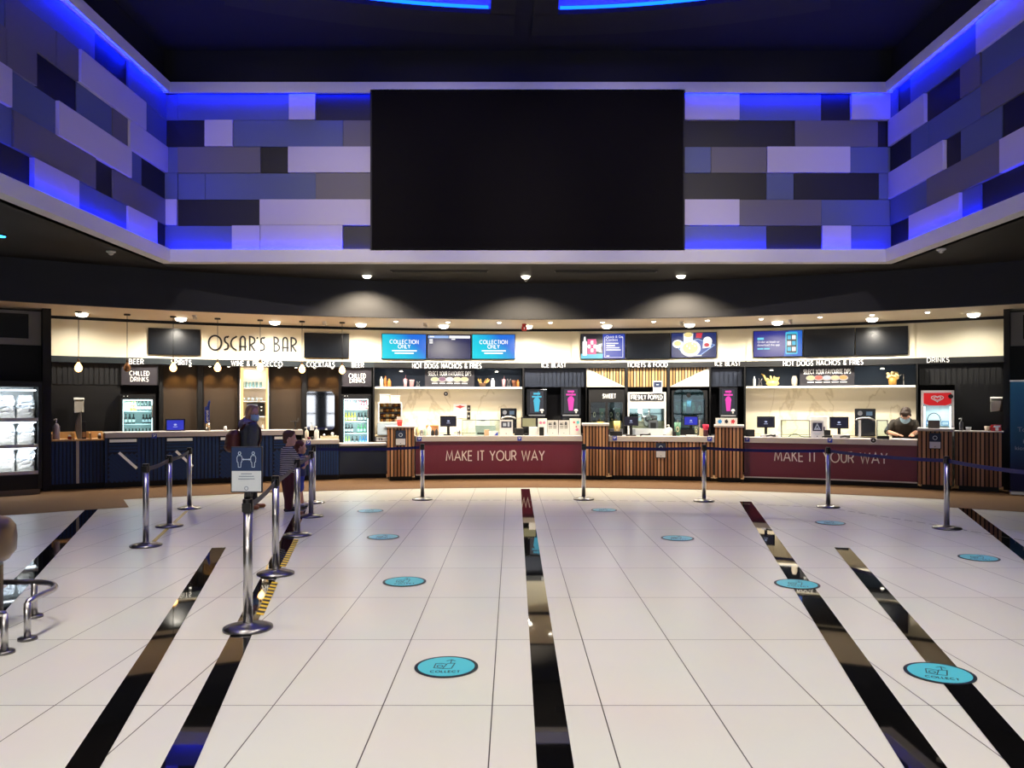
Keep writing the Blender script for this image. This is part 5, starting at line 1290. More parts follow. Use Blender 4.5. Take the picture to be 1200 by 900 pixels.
for px0,px1,pyt,lab in ((445,456.5,462,'left clear storage tub on top of the crisp rack'),(457.5,468.5,463.5,'right clear storage tub on top of the crisp rack')):
    r,w,h=frame_at('storage_tub',lab,'tub',px0,px1,pyt,Rc+.05,1.2+hR,'storage tubs')
    b=MB(); b.box(-w,w,0,.2,0,h*.85); b.build('tub',mat('frosted_tub',(236,230,208),.3),r,bev=.008); b=MB(); b.box(-w-.008,w+.008,-.008,.208,h*.85,h); b.build('lid',M_plastic_w,r,bev=.004)
r,w,h=block('storage_bin','pale blue storage bin under the crisp rack','drawer',442.5,468,496,Rc,.92,mat('drawer_blue',(168,184,198),.35),.3)
b=MB(); b.box(-w*.4,w*.4,-.02,0,h*.55,h*.65); b.build('handle',M_steel,r)
th,_=hit(467.5,16.4); r=thing('fries_box','red and white fries box on the slatted pedestal in front of crisp rack','food box',P(th,15.98,1.16),-th)
b=MB(); b.add([(-.045,-.03,0),(.045,-.03,0),(.045,.03,0),(-.045,.03,0),(-.06,-.045,.1),(.06,-.045,.1),(.06,.045,.14),(-.06,.045,.14)],[(3,2,1,0),(0,1,5,4),(1,2,6,5),(2,3,7,6),(3,0,4,7),(4,5,6,7)]); b.build('box',mat('fries_red',(206,40,36),.45),r)
b=MB(); b.box(-.06,.06,.02,.04,.1,.2); b.build('backing_card',M_paper,r)
r,w,h=block('kitchen_appliance','steel warming drawer left of the slatted pedestal','appliance',441,455,513,16.9,.79,M_steel,.35)
b=MB(); b.prism(disc(12,.02,.02,-w*.5,h*.6),-.02,0); b.prism(disc(12,.02,.02,-w*.1,h*.6),-.02,0); b.build('knob',M_black,r)
# left burgundy counter clutter
block('wooden_crate','small tan wooden box on the left burgundy counter','box',499.5,514,498.5,16.42,ZT,mat('crate_tan',(196,138,88),.6),.2,group=None)
for px,m,h,lab in ((489,mat('sauce_cream',(230,214,160),.4),.2,'cream sauce bottle at the left end of the left burgundy counter'),(493.8,M_steel,.16,'steel shaker at the left end of the left burgundy counter'),(498,mat('mint_pot',(180,205,190),.4),.19,'mint green pot at the left end of the left burgundy counter'),(507,M_black,.13,'black pot in front of the tan wooden box'),(511.5,mat('charcoal_pot',(52,50,52),.4),.15,'charcoal pot left of the till on the left burgundy counter'),(537.5,M_steel,.14,'steel cup right of the till on the left burgundy counter'),(530,M_plastic_w,.08,'low white cup in front of the till on the left burgundy counter')):
    th,_=hit(px,16.15); b=MB(); b.lathe([(.03,0),(.038,.01),(.036,h*.7),(.018,h*.85),(.014,h)],14); solo('condiment_pot',lab,'pot',b,m,P(th,16.12,ZT),-th,'pots on the left burgundy counter')
r,w,h=frame_at('menu_poster','white menu poster with red crest on the marble behind the till','poster',531.5,547,473.5,RM-.01,zz(490,539,RM))
b=MB(); b.box(-w,w,-.006,0,0,h); b.build('sheet',M_paper,r); b=MB(); b.prism([(-.12,h*.82),(-.05,h*.86),(0,h*.92),(.05,h*.86),(.12,h*.82),(.05,h*.76),(0,h*.68),(-.05,h*.76)],-.009,-.006); b.build('crest',mat('crest_red',(205,70,70),.5),r)
for k,(a,c,lab) in enumerate(((475,481.5,'upper'),(483,491.5,'lower'))):
    r,w,h=frame_at('notice',lab+' black notice right of the white menu poster','notice',547.3,551.3,a,RM-.01,zz(c,549,RM),'black wall notices')
    b=MB(); b.box(-w,w,-.006,0,0,h); b.build('sheet',M_black,r); b=MB(); b.box(-w*.5,w*.5,-.008,-.006,h*.3,h*.6); b.build('print',mat('print_grey',(150,150,150),.6),r)
def guard(label,px0,px1,pyt,R,z,dy=.35):
    r,w,h=frame_at('sneeze_guard',label,'glass guard',px0,px1,pyt,R,z,'glass sneeze guards')
    b=MB(); b.box(-w,w,0,.008,0,h); b.box(-w,w,.0085,dy,h-.008,h); b.build('glass_panes',glass(),r)
    b=MB()
    for x in (-w,w-.015): b.box(x,x+.015,-.008,-.0005,0,h); b.box(x,x+.015,dy+.0005,dy+.015,0,h)
    b.box(-w,w,-.008,-.0005,h-.012,h+.004); b.build('steel_frame',mat('guard_steel',(120,125,128),.3,1.0),r)
guard('glass sneeze guard on the left burgundy counter',541.5,592,492,16.05,ZT)
guard('low glass sneeze guard left of the notice stand on the right burgundy counter',915,949,492.5,16.1,ZT)
guard('small glass sneeze guard right of the oven by the worker',1027,1040.5,492.5,16.1,ZT)
r,w,h=block('hot_dog_roller','white hot dog roller warmer behind the glass guard','food warmer',557,581,498.5,16.42,ZT+.0,M_plastic_w,.05)
b=MB(); b.box(-w*.8,0,-.004,0,.02,.05); b.build('slot',M_black,r)
r,w,h=block('white_box','small white equipment box on the marble bay worktop','box',558,574,486.5,17.3,ZW,M_plastic_w,.25)
b=MB(); b.box(-w*.3,w*.3,-.004,0,h*.7,h*.74); b.build('badge',mat('badge_grey',(120,125,130),.4),r)
def stand(label,px0,px1,pyt,R,z,pic='notice',group='white notice stands'):
    r,w,h=frame_at('notice_stand',label,'notice',px0,px1,pyt,R,z,group)
    b=MB(); b.box(-w,w,0,.012,0,h); b.box(-w,w,.013,.09,0,.01); b.build('board',M_paper,r)
    b=MB()
    if pic=='list':
        b.use(0)
        for q in range(4): b.box(-w*.75,-w*.1,-.003,0,h*(.5+.1*q),h*(.53+.1*q)); b.box(w*.1,w*.7,-.003,0,h*(.48+.1*q),h*(.52+.1*q))
        b.box(w*.2,w*.5,-.004,0,h*.7,h*.9); b.box(-w*.8,-w*.3,-.004,0,h*.72,h*.78); b.box(-.01,.01,-.003,0,h*.15,h*.18)
    elif pic=='blue':
        b.use(0).box(-w*.75,w*.8,-.003,0,h*.5,h*.9); b.use(1).box(w*.2,w*.5,-.005,-.003,h*.58,h*.86); b.box(-w*.5,0,-.005,-.003,h*.6,h*.8); b.use(0).box(-.012,.012,-.003,0,h*.12,h*.16)
    elif pic=='tri':
        b.use(0).box(-w*.75,w*.8,-.003,0,h*.4,h*.88); b.use(1)
        ribbon(b,[(-w*.42,h*.5),(0,h*.8),(w*.42,h*.5),(-w*.42,h*.5)],.022,flat_map(0,-.003,0),0,.002); ribbon(b,[(-w*.15,h*.55),(w*.15,h*.55)],.03,flat_map(0,-.003,0),0,.002)
        b.box(-w*.6,w*.6,-.003,0,h*.25,h*.28); b.box(-w*.4,w*.4,-.003,0,h*.18,h*.2); b.use(0).box(-.012,.012,-.003,0,h*.08,h*.12)
    b.build('print',[mat('print_ink',(50,56,84),.6) if pic!='list' else mat('print_charcoal',(74,78,88),.6),mat('print_pale',(190,205,228),.6)],r)
stand('white notice stand with blue picture in front of the left oven',585.5,601,492,15.95,ZT,'blue')
stand('left of two white text stands beside the slush machines',641.5,654,492.5,15.95,ZT,'list')
stand('right of two white text stands beside the slush machines',654.8,667,492.5,15.95,ZT,'list')
stand('white notice stand with triangle symbol on the right burgundy counter',950.5,965,493,15.95,ZT,'tri')
r,w,h=block('notice_card','white card with blue corner under the glass guard','card',573,584,505.5,15.92,ZT,M_paper,.02)
b=MB(); b.prism([(w*.1,.01),(w*.95,.01),(w*.9,h*.95)],-.003,0); b.build('blue_corner',mat('corner_blue',(50,80,190),.5),r)
block('card_box','small tan card box under the glass guard','box',567.5,573.5,503.5,15.95,ZT,mat('card_tan',(206,176,142),.7),.06)
block('receipt_printer','black receipt printer left of the gold till screen','printer',603,613.5,502,16.1,ZT,M_black,.2,.01)
block('paper_tray','white paper tray right of the gold till screen','tray',620,630,500.5,16.0,ZT,M_paper,.15)
block('card_terminal','black card terminal leaning by the pink cup box','card reader',632,637.5,500.5,15.95,ZT,M_black,.06,.006)
def splat(name,label,cat,px0,px1,pyt,R,z,cols,n):
    r,w,h=frame_at(name,label,cat,px0,px1,pyt,R,z,'cup size boxes'); b=MB(); b.box(-w,w,0,.14,0,h); b.build('box',M_plastic_w,r)
    for k,(cx,cz,m,s) in enumerate(cols):
        q=random.Random(k+int(px0)); pts=[(cx*w+s*w*(1 if i%2 else .6)*q.uniform(.8,1.1)*math.cos(2*PI*i/14),cz*h+s*w*(1 if i%2 else .6)*q.uniform(.8,1.1)*math.sin(2*PI*i/14)) for i in range(14)]
        b=MB(); b.prism(pts,-.004,0); b.build('colour_splat',m,r)
SC=lambda n,c: mat(n,c,.5)
sb,sk,sr_=SC('splat_blue',(40,140,210)),SC('splat_black',(22,18,22)),SC('splat_red',(205,40,60)); sp=SC('splat_pink',(236,130,165)); st=SC('splat_teal',(80,200,215))
splat('cup_box','white box with blue, black and red splats on the slatted pedestal','box',838.5,864,490,15.95,1.19,[(-.6,.5,sb,.26),(0,.5,sk,.24),(.6,.5,sr_,.26)],3)
splat('cup_box','white box with pink splats beside the gold till screen','box',630.5,641,490.5,16.3,ZT,[(-.4,.75,sp,.42),(.4,.75,sp,.42),(.2,.75,sr_,.15)],2)
splat('cup_box','white box with teal and red splats at the right end of the left burgundy counter','box',667.6,680.5,490.5,16.1,ZT,[(-.2,.78,sr_,.25),(.5,.78,st,.38),(.35,.35,sp,.35),(.2,.52,sr_,.2)],4)
# pedestal box and ticket counter things
block('popcorn_box','small gold popcorn box on the pedestal below the sweet warmer','box',700,707,494.3,16.1,1.21,M_cupy,.1)
popcorn_cup('gold popcorn cup left of the left till on the ticket counter',723,16.2,ZT+.02,.3,M_cupy,.075)
r,w,h=block('paper_roll_tray','grey tray at the left end of the ticket counter','tray',714.5,730,503,16.3,ZT,mat('tray_grey',(96,100,112),.5),.22)
block('card_terminal','black card terminal at the left end of the ticket counter','card reader',715,729,505.5,15.93,ZT,M_black,.12,.006)
r,w,h=frame_at('acrylic_bin','long clear acrylic bin on the ticket counter before the popcorn warmer','bin',739.5,777,502.5,16.17,ZT)
b=MB(); m=mat('acrylic_milky',(214,226,234),.15); b.box(-w,w,0,.008,0,h); b.box(-w,w,.25,.258,0,h); b.box(-w,-w+.008,.008,.25,0,h); b.box(w-.008,w,.008,.25,0,h); b.box(-w+.008,w-.008,.008,.25,0,.008); b.build('bin',m,r)
b=MB(); b.box(-w*.98,-w*.2,.03,.22,.009,h*.85); b.build('lids',M_plastic_w,r)
r,w,h=block('bank_box','steel box behind the acrylic bin on the ticket counter','box',760,771,492.5,16.48,ZT-.0,mat('steel_box',(120,124,126),.3,.8),.02)
b=MB(); b.box(-w*.6,w*.6,-.004,0,h*.4,h*.85); b.build('panel',M_black,r)
r,w,h=frame_at('cable_handset','black handset lying in front of the acrylic bin','handset',750,762.5,508,15.95,ZT)
b=MB(); b.tube([(-w,0,.02),(-w*.4,0,.035),(w*.3,0,.03),(w,0,.045)],.018,8,taper=[1.3,.7,.7,1.5]); b.build('body',M_black,r)
r,w,h=frame_at('notice','white notice with dark blue top fixed above the white popcorn warmer','notice',765.2,776,446.5,17.28,zz(460.5,770.5,17.28))
b=MB(); b.use(0).box(-w,w,0,.02,0,h); b.use(1).box(-w*.85,w*.85,-.003,0,h*.48,h*.94); b.use(2).box(-.03,.03,-.005,-.003,h*.66,h*.72); b.use(1).box(-.012,.012,-.003,0,h*.1,h*.14); b.build('sheet',[M_paper,mat('notice_navy',(28,44,78),.5),mat('print_pale',(190,205,228),.6)],r)
popcorn_cup('dark green popcorn cup left of the right till on the ticket counter',794,16.25,ZT+.0,.29,M_cupg,.075)
popcorn_cup('dark olive popcorn cup right of the right till on the ticket counter',816,16.41,ZT,.2,mat('popcorn_cup_olive',(60,72,50),  .5),.045)
for i,(px0,px1,pyt,m,lab) in enumerate(((788,792.5,506,M_black,'small black holder below the green cup'),(819.5,824,502,mat('cream_carton',(232,216,176),.5),'slim cream carton right of the right till'))):
    block('carton',lab+' on the ticket counter','box',px0,px1,pyt,16.1,ZT,m,.08)
th,_=hit(827,16.05); r=thing('cup_stack','red and black stack of cups at the right end of the ticket counter','cups',P(th,16.05,ZT),-th)
b=MB(); b.lathe([(.05,0),(.055,.13),(.05,.14)],14); b.build('black_cup',mat('cup_dark_pink',(70,20,36),.4),r); b=MB(); b.lathe([(.05,.14),(.066,.2),(.066,.25),(.05,.26)],14); b.build('red_lid',mat('lid_red',(215,40,80),.4),r)
# right burgundy counter
block('receipt_printer','black receipt printer at the left end of the right burgundy counter','printer',874,884.5,503.5,16.2,ZT,M_black,.18,.01)
block('receipt_printer','black receipt printer between notice stand and middle till','printer',965.5,973.5,504,16.15,ZT,M_black,.18,.01)
r,w,h=block('coffee_grinder','white machine behind the triangle notice stand','machine',949.5,969.5,488,16.9,ZW,M_plastic_w,.25)
b=MB(); b.box(w*.3,w*.7,-.01,0,h*.3,h*.5); b.build('spout_panel',M_black,r)
th,_=hit(939,16.3); b=MB(); b.tube([(-.25+.05*i,.03*math.sin(i*.9),.01+.06*max(0,math.sin(i*.6))) for i in range(12)],.008,6); solo('cable','thin black cable curling behind the low glass guard','cable',b,M_black,P(th,16.2,ZT),-th)
for i,(px,lab) in enumerate(((903,'black handset in front of the left till on the right burgundy counter'),(990,'black handset in front of the middle till on the right burgundy counter'),(969,'black scanner cable left of the middle till on the right burgundy counter'))):
    th,_=hit(px,15.98); b=MB(); b.tube([(-.09,0,.02),(0,0,.04),(.06,0,.03),(.1,0,.035)],.022,8,taper=[.7,.8,1,1.3]); solo('handset',lab,'handset',b,M_black,P(th,15.86 if i<2 else 15.86,ZT+.008),-th,'black handsets')
block('white_pad','white pad under the left till of the right burgundy counter','pad',892,912,509.2,15.93,ZT,M_paper,.1,.003)
block('white_pad','white pad under the middle till of the right burgundy counter','pad',976,996,509.2,15.93,ZT,M_paper,.1,.003)
block('white_pad','white pad in front of the right till of the ticket counter','pad',804,817,509.6,15.84,ZT,M_paper,.1,.003)
tray('black shallow tray on the right burgundy counter by the worker',1028,1042,15.83,ZT,M_black,.06,.2)
block('steel_pillar_box','slim white dispenser tube in front of the right oven','dispenser',1006,1009,492.5,16.25,ZT,M_plastic_w,.05)
# drinks freezer with red header
r,w,h=frame_at('ice_cream_freezer','white upright ice cream freezer with red heart header','freezer',1079,1118,457.5,16.57,0,None)
rot=r.rotation_euler.z; loc=r.location
b=MB(); b.box(-w,-w+.05,0,.45,0,h); b.box(w-.05,w,0,.45,0,h); b.box(-w,w,0,.45,h-.04,h); b.box(-w,w,.42,.45,0,h); b.box(-w,w,0,.45,0,.8); b.build('cabinet',M_plastic_w,r)
b=MB(); b.prism([(-w+.05,h-.26),(-w*.5,h-.3),(w*.5,h-.3),(w-.05,h-.26),(w-.05,h-.05),(-w+.05,h-.05)],-.012,.02); b.build('red_header',mat('header_red',(206,28,34),.35,emit=(206,28,34),es=.35),r)
b=MB()
for s in (1.0,.6):
    pts=[]
    for i in range(25):
        t=2*PI*i/24; x=16*math.sin(t)**3; y=13*math.cos(t)-5*math.cos(2*t)-2*math.cos(3*t)-math.cos(4*t)
        pts.append((x*.0058*s*1.15,h-.16+y*.0042*s))
    ribbon(b,pts,.014,flat_map(0,-.012,0),0,.004)
b.build('heart_emblem',M_paper,r)
b=MB(); b.prism(disc(16,.045,.045,w-.06,h-.12),-.02,-.013); b.build('round_badge',M_black,r)
b=MB(); b.box(-w+.05,w-.05,0,.006,.8,h-.3); b.build('door_glass',glass(),r)
b=MB(); b.box(-w+.051,w-.051,.4,.418,.8,h-.3); b.build('liner',M_fin,r)
zsh=[.92,1.06,1.2]
for z in zsh:
    b=MB(); b.box(-w+.051,w-.051,.05,.4,z-.012,z); b.build('shelf',mat('wire_shelf',(205,215,220),.4),r)
b=MB(); b.box(-w+.055,-w+.075,.02,.035,.82,h-.32); b.box(w-.075,w-.055,.02,.035,.82,h-.32); b.build('light_tube',glow('fridge_tube',(225,250,255),8),r)
th,_=hit(1098,16.6); light('AREA',P(th,16.72,h-.36),3,(235,245,255),size=.4,sizey=.12)
for z_,nm in ((.72,'lower'),(.86,'middle'),(1.0,'upper')):
    for c in range(3):
        px=1089.5+9.1*c; t_,_=hit(px,16.8); bx=MB(); bx.use(0).box(-.065,.065,-.06,.06,0,.09); bx.use(1).box(-.05,.05,-.064,-.06,.02,.07)
        solo('ice_cream_box','%s ice cream box on the %s shelf of the red header freezer'%(nth(c,3),nm),'ice cream',bx,[mat('icebox_%d'%(c%3),[(90,120,180),(225,230,235),(120,160,200)][c%3],.5),M_paper],P(t_,16.8,.2+z_+.002),-t_,'boxes in the ice cream freezer')
# things at the right end
th,_=hit(1094.5,16.0); r=thing('gift_box','dark box with round wire handle on the right pedestal','box',P(th,15.95,1.17),-th)
b=MB(); b.box(-.1,.1,-.07,.07,0,.15); b.build('box',mat('gift_box_brown',(78,70,64),.6),r,bev=.005)
b=MB(); b.tube([(.115*math.cos(PI*i/12),-.02,.14+.15*math.sin(PI*i/12)) for i in range(13)],.008,6); b.build('handle',M_black,r)
for px,lab,m,h in ((1135,'small white cup on the far right slatted counter',M_plastic_w,.07),(1157,'small cream pot left of the red carton',mat('pot_cream',(220,205,180),.4),.09)):
    th,_=hit(px,16.0); b=MB(); b.lathe([(.04,0),(.05,h),(.04,h)],14); solo('cup',lab,'cup',b,m,P(th,16.0,1.13),-th)
r,w,h=block('red_box','red carton with white T shape on the far right slatted counter','box',1161,1173.5,498,15.95,1.13,mat('carton_red',(196,36,40),.45),.12)
b=MB(); b.prism([(-.05,h*.6),(-.03,h*.9),(.07,h*.9),(.07,h*.65),(.04,h*.65),(.04,h*.1),(-.01,h*.1),(-.01,h*.6)],-.004,0); b.build('print',M_paper,r)
# notices fixed to the slats
for px0,px1,pyt,pyb,R,lab in ((463.2,475.6,504.2,522,RPd-.004,'notice on the slatted pedestal left of the left burgundy counter'),(768.3,780.5,519,536.6,RK-.004,'notice on the slatted ticket counter front'),(1088.5,1103,507.5,526,RPd-.004,'notice on the slatted pedestal right of the right burgundy counter')):
    th,Y=hit((px0+px1)/2,R); w=width(px0,px1,R)/2; h=(pyb-pyt)*Y/F
    r=thing('notice',lab+', navy over white','notice',P(th,R,H+(HY-pyb)*Y/F),-th,'framed notices on slats')
    b=MB(); b.box(-w,w,-.02,0,0,h); b.build('frame',M_black,r)
    b=MB(); b.use(0).box(-w+.012,w-.012,-.023,-.02,h*.45,h-.012); b.use(1).box(-w+.012,w-.012,-.023,-.02,.012,h*.45); b.use(2); ribbon(b,disc(14,.035,.035,0,h*.7)+[(.035,h*.7)],.012,flat_map(0,-.023,0),0,.002); b.use(0).box(-.01,.01,-.025,-.023,h*.12,h*.16)
    b.build('sheet',[mat('notice_navy',(28,44,78),.5),mat('notice_white',(214,218,228),.6),mat('print_pale',(190,205,228),.6)],r)
# little payment stickers on the worktop edges
for px,py,R,lab in ((180.8,511,RB_-.03,'bar top below the wine fridge'),(361.5,519,RB_-.03,'lower bar top'),(491.5,514.5,RK,'left end of the left burgundy counter top'),(608.8,514,RK,'right part of the left burgundy counter top'),(720.5,513.5,RK-.02,'left end of the ticket counter top'),(831.5,514.3,RK-.02,'right end of the ticket counter top'),(875.7,515,RK,'left end of the right burgundy counter top'),(972.6,516,RK,'middle of the right burgundy counter top')):
    th,Y=hit(px,R-.003); s=.045
    b=MB(); b.use(0).box(-s,s,0,.003,-s,s); b.use(1); ribbon(b,[(-.02,-.01),(0,.0),(.025,.03)],.016,flat_map(0,0,0),0,.002); b.box(-.03,-.005,-.002,0,.015,.03)
    solo('payment_sticker','small blue sticker on the '+lab,'sticker',b,[mat('sticker_blue',(40,66,190),.4),M_paper],P(th,R-.012,H+(HY-py)*Y/F),-th,'blue counter edge stickers')
th,Y=hit(1023.5,RK-.003); b=MB(); b.use(0).prism(disc(20,.06,.06),0,.003); b.use(1).prism(disc(20,.048,.048),-.002,0); b.use(0).prism([(-.02,-.012),(.02,-.012),(0,.026)],-.004,-.002)
solo('round_sticker','round black and white sticker on the right burgundy counter top edge','sticker',b,[M_paper,M_black],P(th,RK-.009,H+(HY-516)*Y/F),-th)
# =========================== foyer things ===========================
M_base=mat('stanchion_base_steel',(124,122,122),.3,1.0)
M_belt=mat('navy_belt',(18,20,92),.6); M_beltg=mat('dark_grey_belt',(48,48,66),.6)
M_cap=mat('black_cassette',(14,14,16),.35)
ZH=.955
def stanchion_mesh(o):
    b=MB(); b.lathe([(.172,0),(.178,.008),(.176,.018),(.12,.034),(.045,.042),(.04,.05)],36); b.build('base',M_base,o)
    b=MB(); b.lathe([(.034,.045),(.034,ZH-.1)],24); b.build('pole',M_steel,o)
    b=MB(); b.lathe([(.036,ZH-.1),(.037,ZH-.095),(.037,ZH-.008),(.034,ZH)],24); b.box(-.03,.03,-.042,.042,ZH-.09,ZH-.03); b.build('cassette',M_cap,o)
rowA=[(171,640,'nearest post of the left queue row'),(198.5,617,'middle post of the left queue row'),(222,596,'farthest post of the left queue row')]
rowB=[(290.5,737,'nearest queue post, carrying the distancing sign'),(323,673,'second nearest queue post behind the distancing sign'),(348.5,627.5,'queue post in front of the boy in stripes'),(364.5,605.5,'queue post right of the two children'),(367.5,589.5,'farthest post of the central queue row')]
rowC=[(495,585.5,'post in front of the left burgundy counter'),(684,585.5,'post in front of the left pedestal of the ticket counter'),(825,587.5,'post in front of the right end of the ticket counter'),(970.5,594.5,'post in front of the right burgundy counter'),(1109.5,619.5,'post nearest the right end of the counters'),(1235,655,'post beyond the right edge of the photo')]
proto=None; ST={}
for row in (rowA,rowB,rowC):
    for px,py,lab in row:
        x,y=floor_pt(px,py); lab='steel belt stanchion, '+lab
        if proto is None:
            proto=thing('stanchion',lab,'stanchion',(x,y,0),0,'belt stanchions'); stanchion_mesh(proto); o=proto
        else:
            o=dup(proto,(x,y,0),0,lab,'belt stanchions'); XF[o.name]=Matrix.Translation((x,y,0))
        ST[(px,py)]=o
def belt(a,c,m,hz=ZH-.06,droop=.02,w=.048):
    oa=ST[a[:2]]; pa,pc=floor_pt(*a[:2]),floor_pt(*c[:2]); d=Vector((pc[0]-pa[0],pc[1]-pa[1])); L=d.length; d/=L; n=Vector((-d.y,d.x))*.0015
    b=MB(); vs=[]; N=12
    for i in range(N+1):
        t=(.046+(L-.096)*i/N); z=hz-droop*4*(i/N)*(1-i/N); p=d*t
        vs+=[(p.x+n.x,p.y+n.y,z-w/2),(p.x-n.x,p.y-n.y,z-w/2),(p.x-n.x,p.y-n.y,z+w/2),(p.x+n.x,p.y+n.y,z+w/2)]
    fs=[]
    for i in range(N):
        for k in range(4): fs.append((4*i+k,4*i+(k+1)%4,4*i+4+(k+1)%4,4*i+4+k))
    b.add(vs,fs+[(3,2,1,0),(4*N,4*N+1,4*N+2,4*N+3)]); b.build('belt',m,oa)
for row,m in ((rowA,M_beltg),(rowB[:4],M_beltg),([rowB[4],rowC[0]],M_belt),(rowC[1:],M_belt)):
    for a,c in zip(row,row[1:]): belt(a,c,m)
belt(rowB[4],rowB[3],M_beltg)
# distancing sign on the nearest post
px,py,_=rowB[0]; x,y=floor_pt(px,py)
r=thing('distancing_sign','distancing sign with two figures on top of the nearest queue post','sign',(x,y,ZH))
w,h=.115,.335; z0=.05
b=MB(); b.box(-w,w,-.03,-.012,z0,z0+h); b.build('frame',mat('sign_frame',(28,34,48),.4),r,bev=.003)
b=MB(); b.cyl(0,0,0.0005,z0+.06,.022,n=14); b.build('mount',M_cap,r)
b=MB(); b.use(0).box(-w+.008,w-.008,-.0325,-.03,z0+h*.47,z0+h-.008); b.use(1).box(-w+.008,w-.008,-.0325,-.03,z0+.008,z0+h*.47); b.build('sheet',[mat('sign_navy',(26,52,98),.5),mat('sign_white',(226,234,240),.6)],r)
b=MB(); mp=flat_map(0,-.0325,z0); ty=.005
for sx in (-.05,.05):
    c=h*.70
    ribbon(b,[(sx+.009*math.cos(t),c+.052+.011*math.sin(t)) for t in [2*PI*i/12 for i in range(13)]],ty*.8,mp,0,.0015)
    ribbon(b,[(sx-.012,c+.035),(sx-.019,c+.02),(sx-.017,c-.012),(sx-.011,c-.014),(sx-.009,c-.05),(sx+.009,c-.05),(sx+.011,c-.014),(sx+.017,c-.012),(sx+.019,c+.02),(sx+.012,c+.035),(sx-.012,c+.035)],ty*.7,mp,0,.0015)
ribbon(b,[(-.022,h*.72),(.022,h*.72)],.007,mp,0,.0015)
for s in (-1,1): b.add([mp(s*.03,h*.72,.0015),mp(s*.02,h*.72+.009,.0015),mp(s*.02,h*.72-.009,.0015)],[(0,1,2)])
b.build('figures',mat('figure_line',(205,225,245),.5),r)
b=MB()
for q,l in enumerate((.04,.055,.06)): b.box(-l,l,-.0335,-.0325,z0+h*(.4-.055*q),z0+h*(.415-.055*q))
ribbon(b,[(.013*math.cos(t),h*.09+.013*math.sin(t)) for t in [2*PI*i/14 for i in range(15)]],.004,mp,0,.001)
b.build('small_print',mat('small_print',(120,140,165),.6),r)
# floor stickers
M_teal=mat('sticker_teal',(72,186,200),.35); M_rim=mat('sticker_rim',(14,26,38),.4)
dec=[(523,782,0,'nearest left'),(1101,789.5,-.35,'nearest right'),(474,682,.12,'second nearest left'),(934,685,-.25,'right of centre, on a black inlay'),(449,629.5,.15,'third on the left'),(794,631,-.12,'right of centre in the middle distance'),(434,599,.2,'farthest left'),(708,598,-.05,'farthest, in front of the left ticket counter post'),(973,613,-.3,'in front of the right burgundy counter post'),(1147,654,-.4,'at the right by the outer inlay')]
protoD=None
for px,py,rz,w_ in dec:
    x,y=floor_pt(px,py); lab='round teal COLLECT floor sticker, '+w_
    if protoD is None:
        o=protoD=thing('floor_sticker',lab,'floor sticker',(x,y,.006),rz,'teal floor stickers')
        b=MB(); b.prismz(disc(48,.2,.2),-.002,0); b.build('rim',M_rim,o)
        b=MB(); b.prismz(disc(48,.178,.178),0,.0008); b.build('face',M_teal,o)
        b=MB(); fm=lambda u,v,d:(u,v,.0008+d)
        text(b,'COLLECT',.034,lambda u,v,d:(u,-.115+v,.0008+d),.2,.3,0,.0006,w=.18)
        t=.007
        ribbon(b,[(-.07,.05),(-.075,-.03),(-.02,-.045),(0,.04),(-.04,.055),(-.07,.05)],t,fm,0,.0006)
        ribbon(b,[(0,.05),(.05,.06),(.035,-.04),(-.02,-.045)],t,fm,0,.0006)
        ribbon(b,disc(14,.018,.022,-.04,.0)+[(-.022,.0)],t,fm,0,.0006)
        ribbon(b,[(.022,.055),(.025,.12)],t,fm,0,.0006); ribbon(b,[(-.005,.1),(.025,.125),(.05,.1)],t,fm,0,.0006)
        b.build('print',M_rim,o)
    else: dup(protoD,(x,y,.006),rz,lab,'teal floor stickers')
# tape on the floor
M_ty=mat('tape_yellow',(226,190,40),.5); M_tk=mat('tape_black',(20,20,20),.5)
def hazard(label,p0,p1,w,step):
    a,c=Vector(floor_pt(*p0)),Vector(floor_pt(*p1)); d=c-a; L=d.length; d/=L; n=Vector((-d.y,d.x))
    b=MB(); N=int(L/step); o=(a+c)/2
    for i in range(N):
        s0,s1=i*step,(i+1)*step; k=step*.8
        q=[a+d*s0-n*w/2,a+d*s1-n*w/2,a+d*(s1+k)+n*w/2,a+d*(s0+k)+n*w/2]
        b.use(i%2).add([(p.x-o.x,p.y-o.y,0) for p in q],[(0,1,2,3)])
    solo('hazard_tape',label,'tape',b,[M_ty,M_tk],(o.x,o.y,.0055),0,'hazard tape on the floor')
hazard('yellow and black floor tape between the two nearest posts of the central queue',(304,722),(322,683),.062,.06)
hazard('yellow and black floor tape between second and third posts of the central queue',(331,665),(347.5,632),.062,.06)
hazard('faded yellow and black floor tape between near and middle posts of left queue',(177,638),(196,620),.05,.035)
hazard('faded yellow and black floor tape between middle and far posts of left queue',(203,614),(219,599),.05,.035)
pts=[(370,588.5),(495,586.5),(684,586.5),(825,588.5),(970,595.5),(1093,615),(1200,634),(1260,646)]
b=MB(); W=[Vector(floor_pt(*p)) for p in pts]; o=W[3]
for a,c in zip(W,W[1:]):
    d=c-a; L=d.length; d/=L; n=Vector((-d.y,d.x))*.011; t=0
    while t<L-.05:
        q=[a+d*t-n,a+d*min(L,t+.14)-n,a+d*min(L,t+.14)+n,a+d*t+n]; b.add([(p.x-o.x,p.y-o.y,0) for p in q],[(0,1,2,3)]); t+=.2
solo('dashed_tape','thin dashed dark tape line joining the feet of the far posts','tape',b,mat('tape_olive',(64,58,40),.6),(o.x,o.y,.0055))
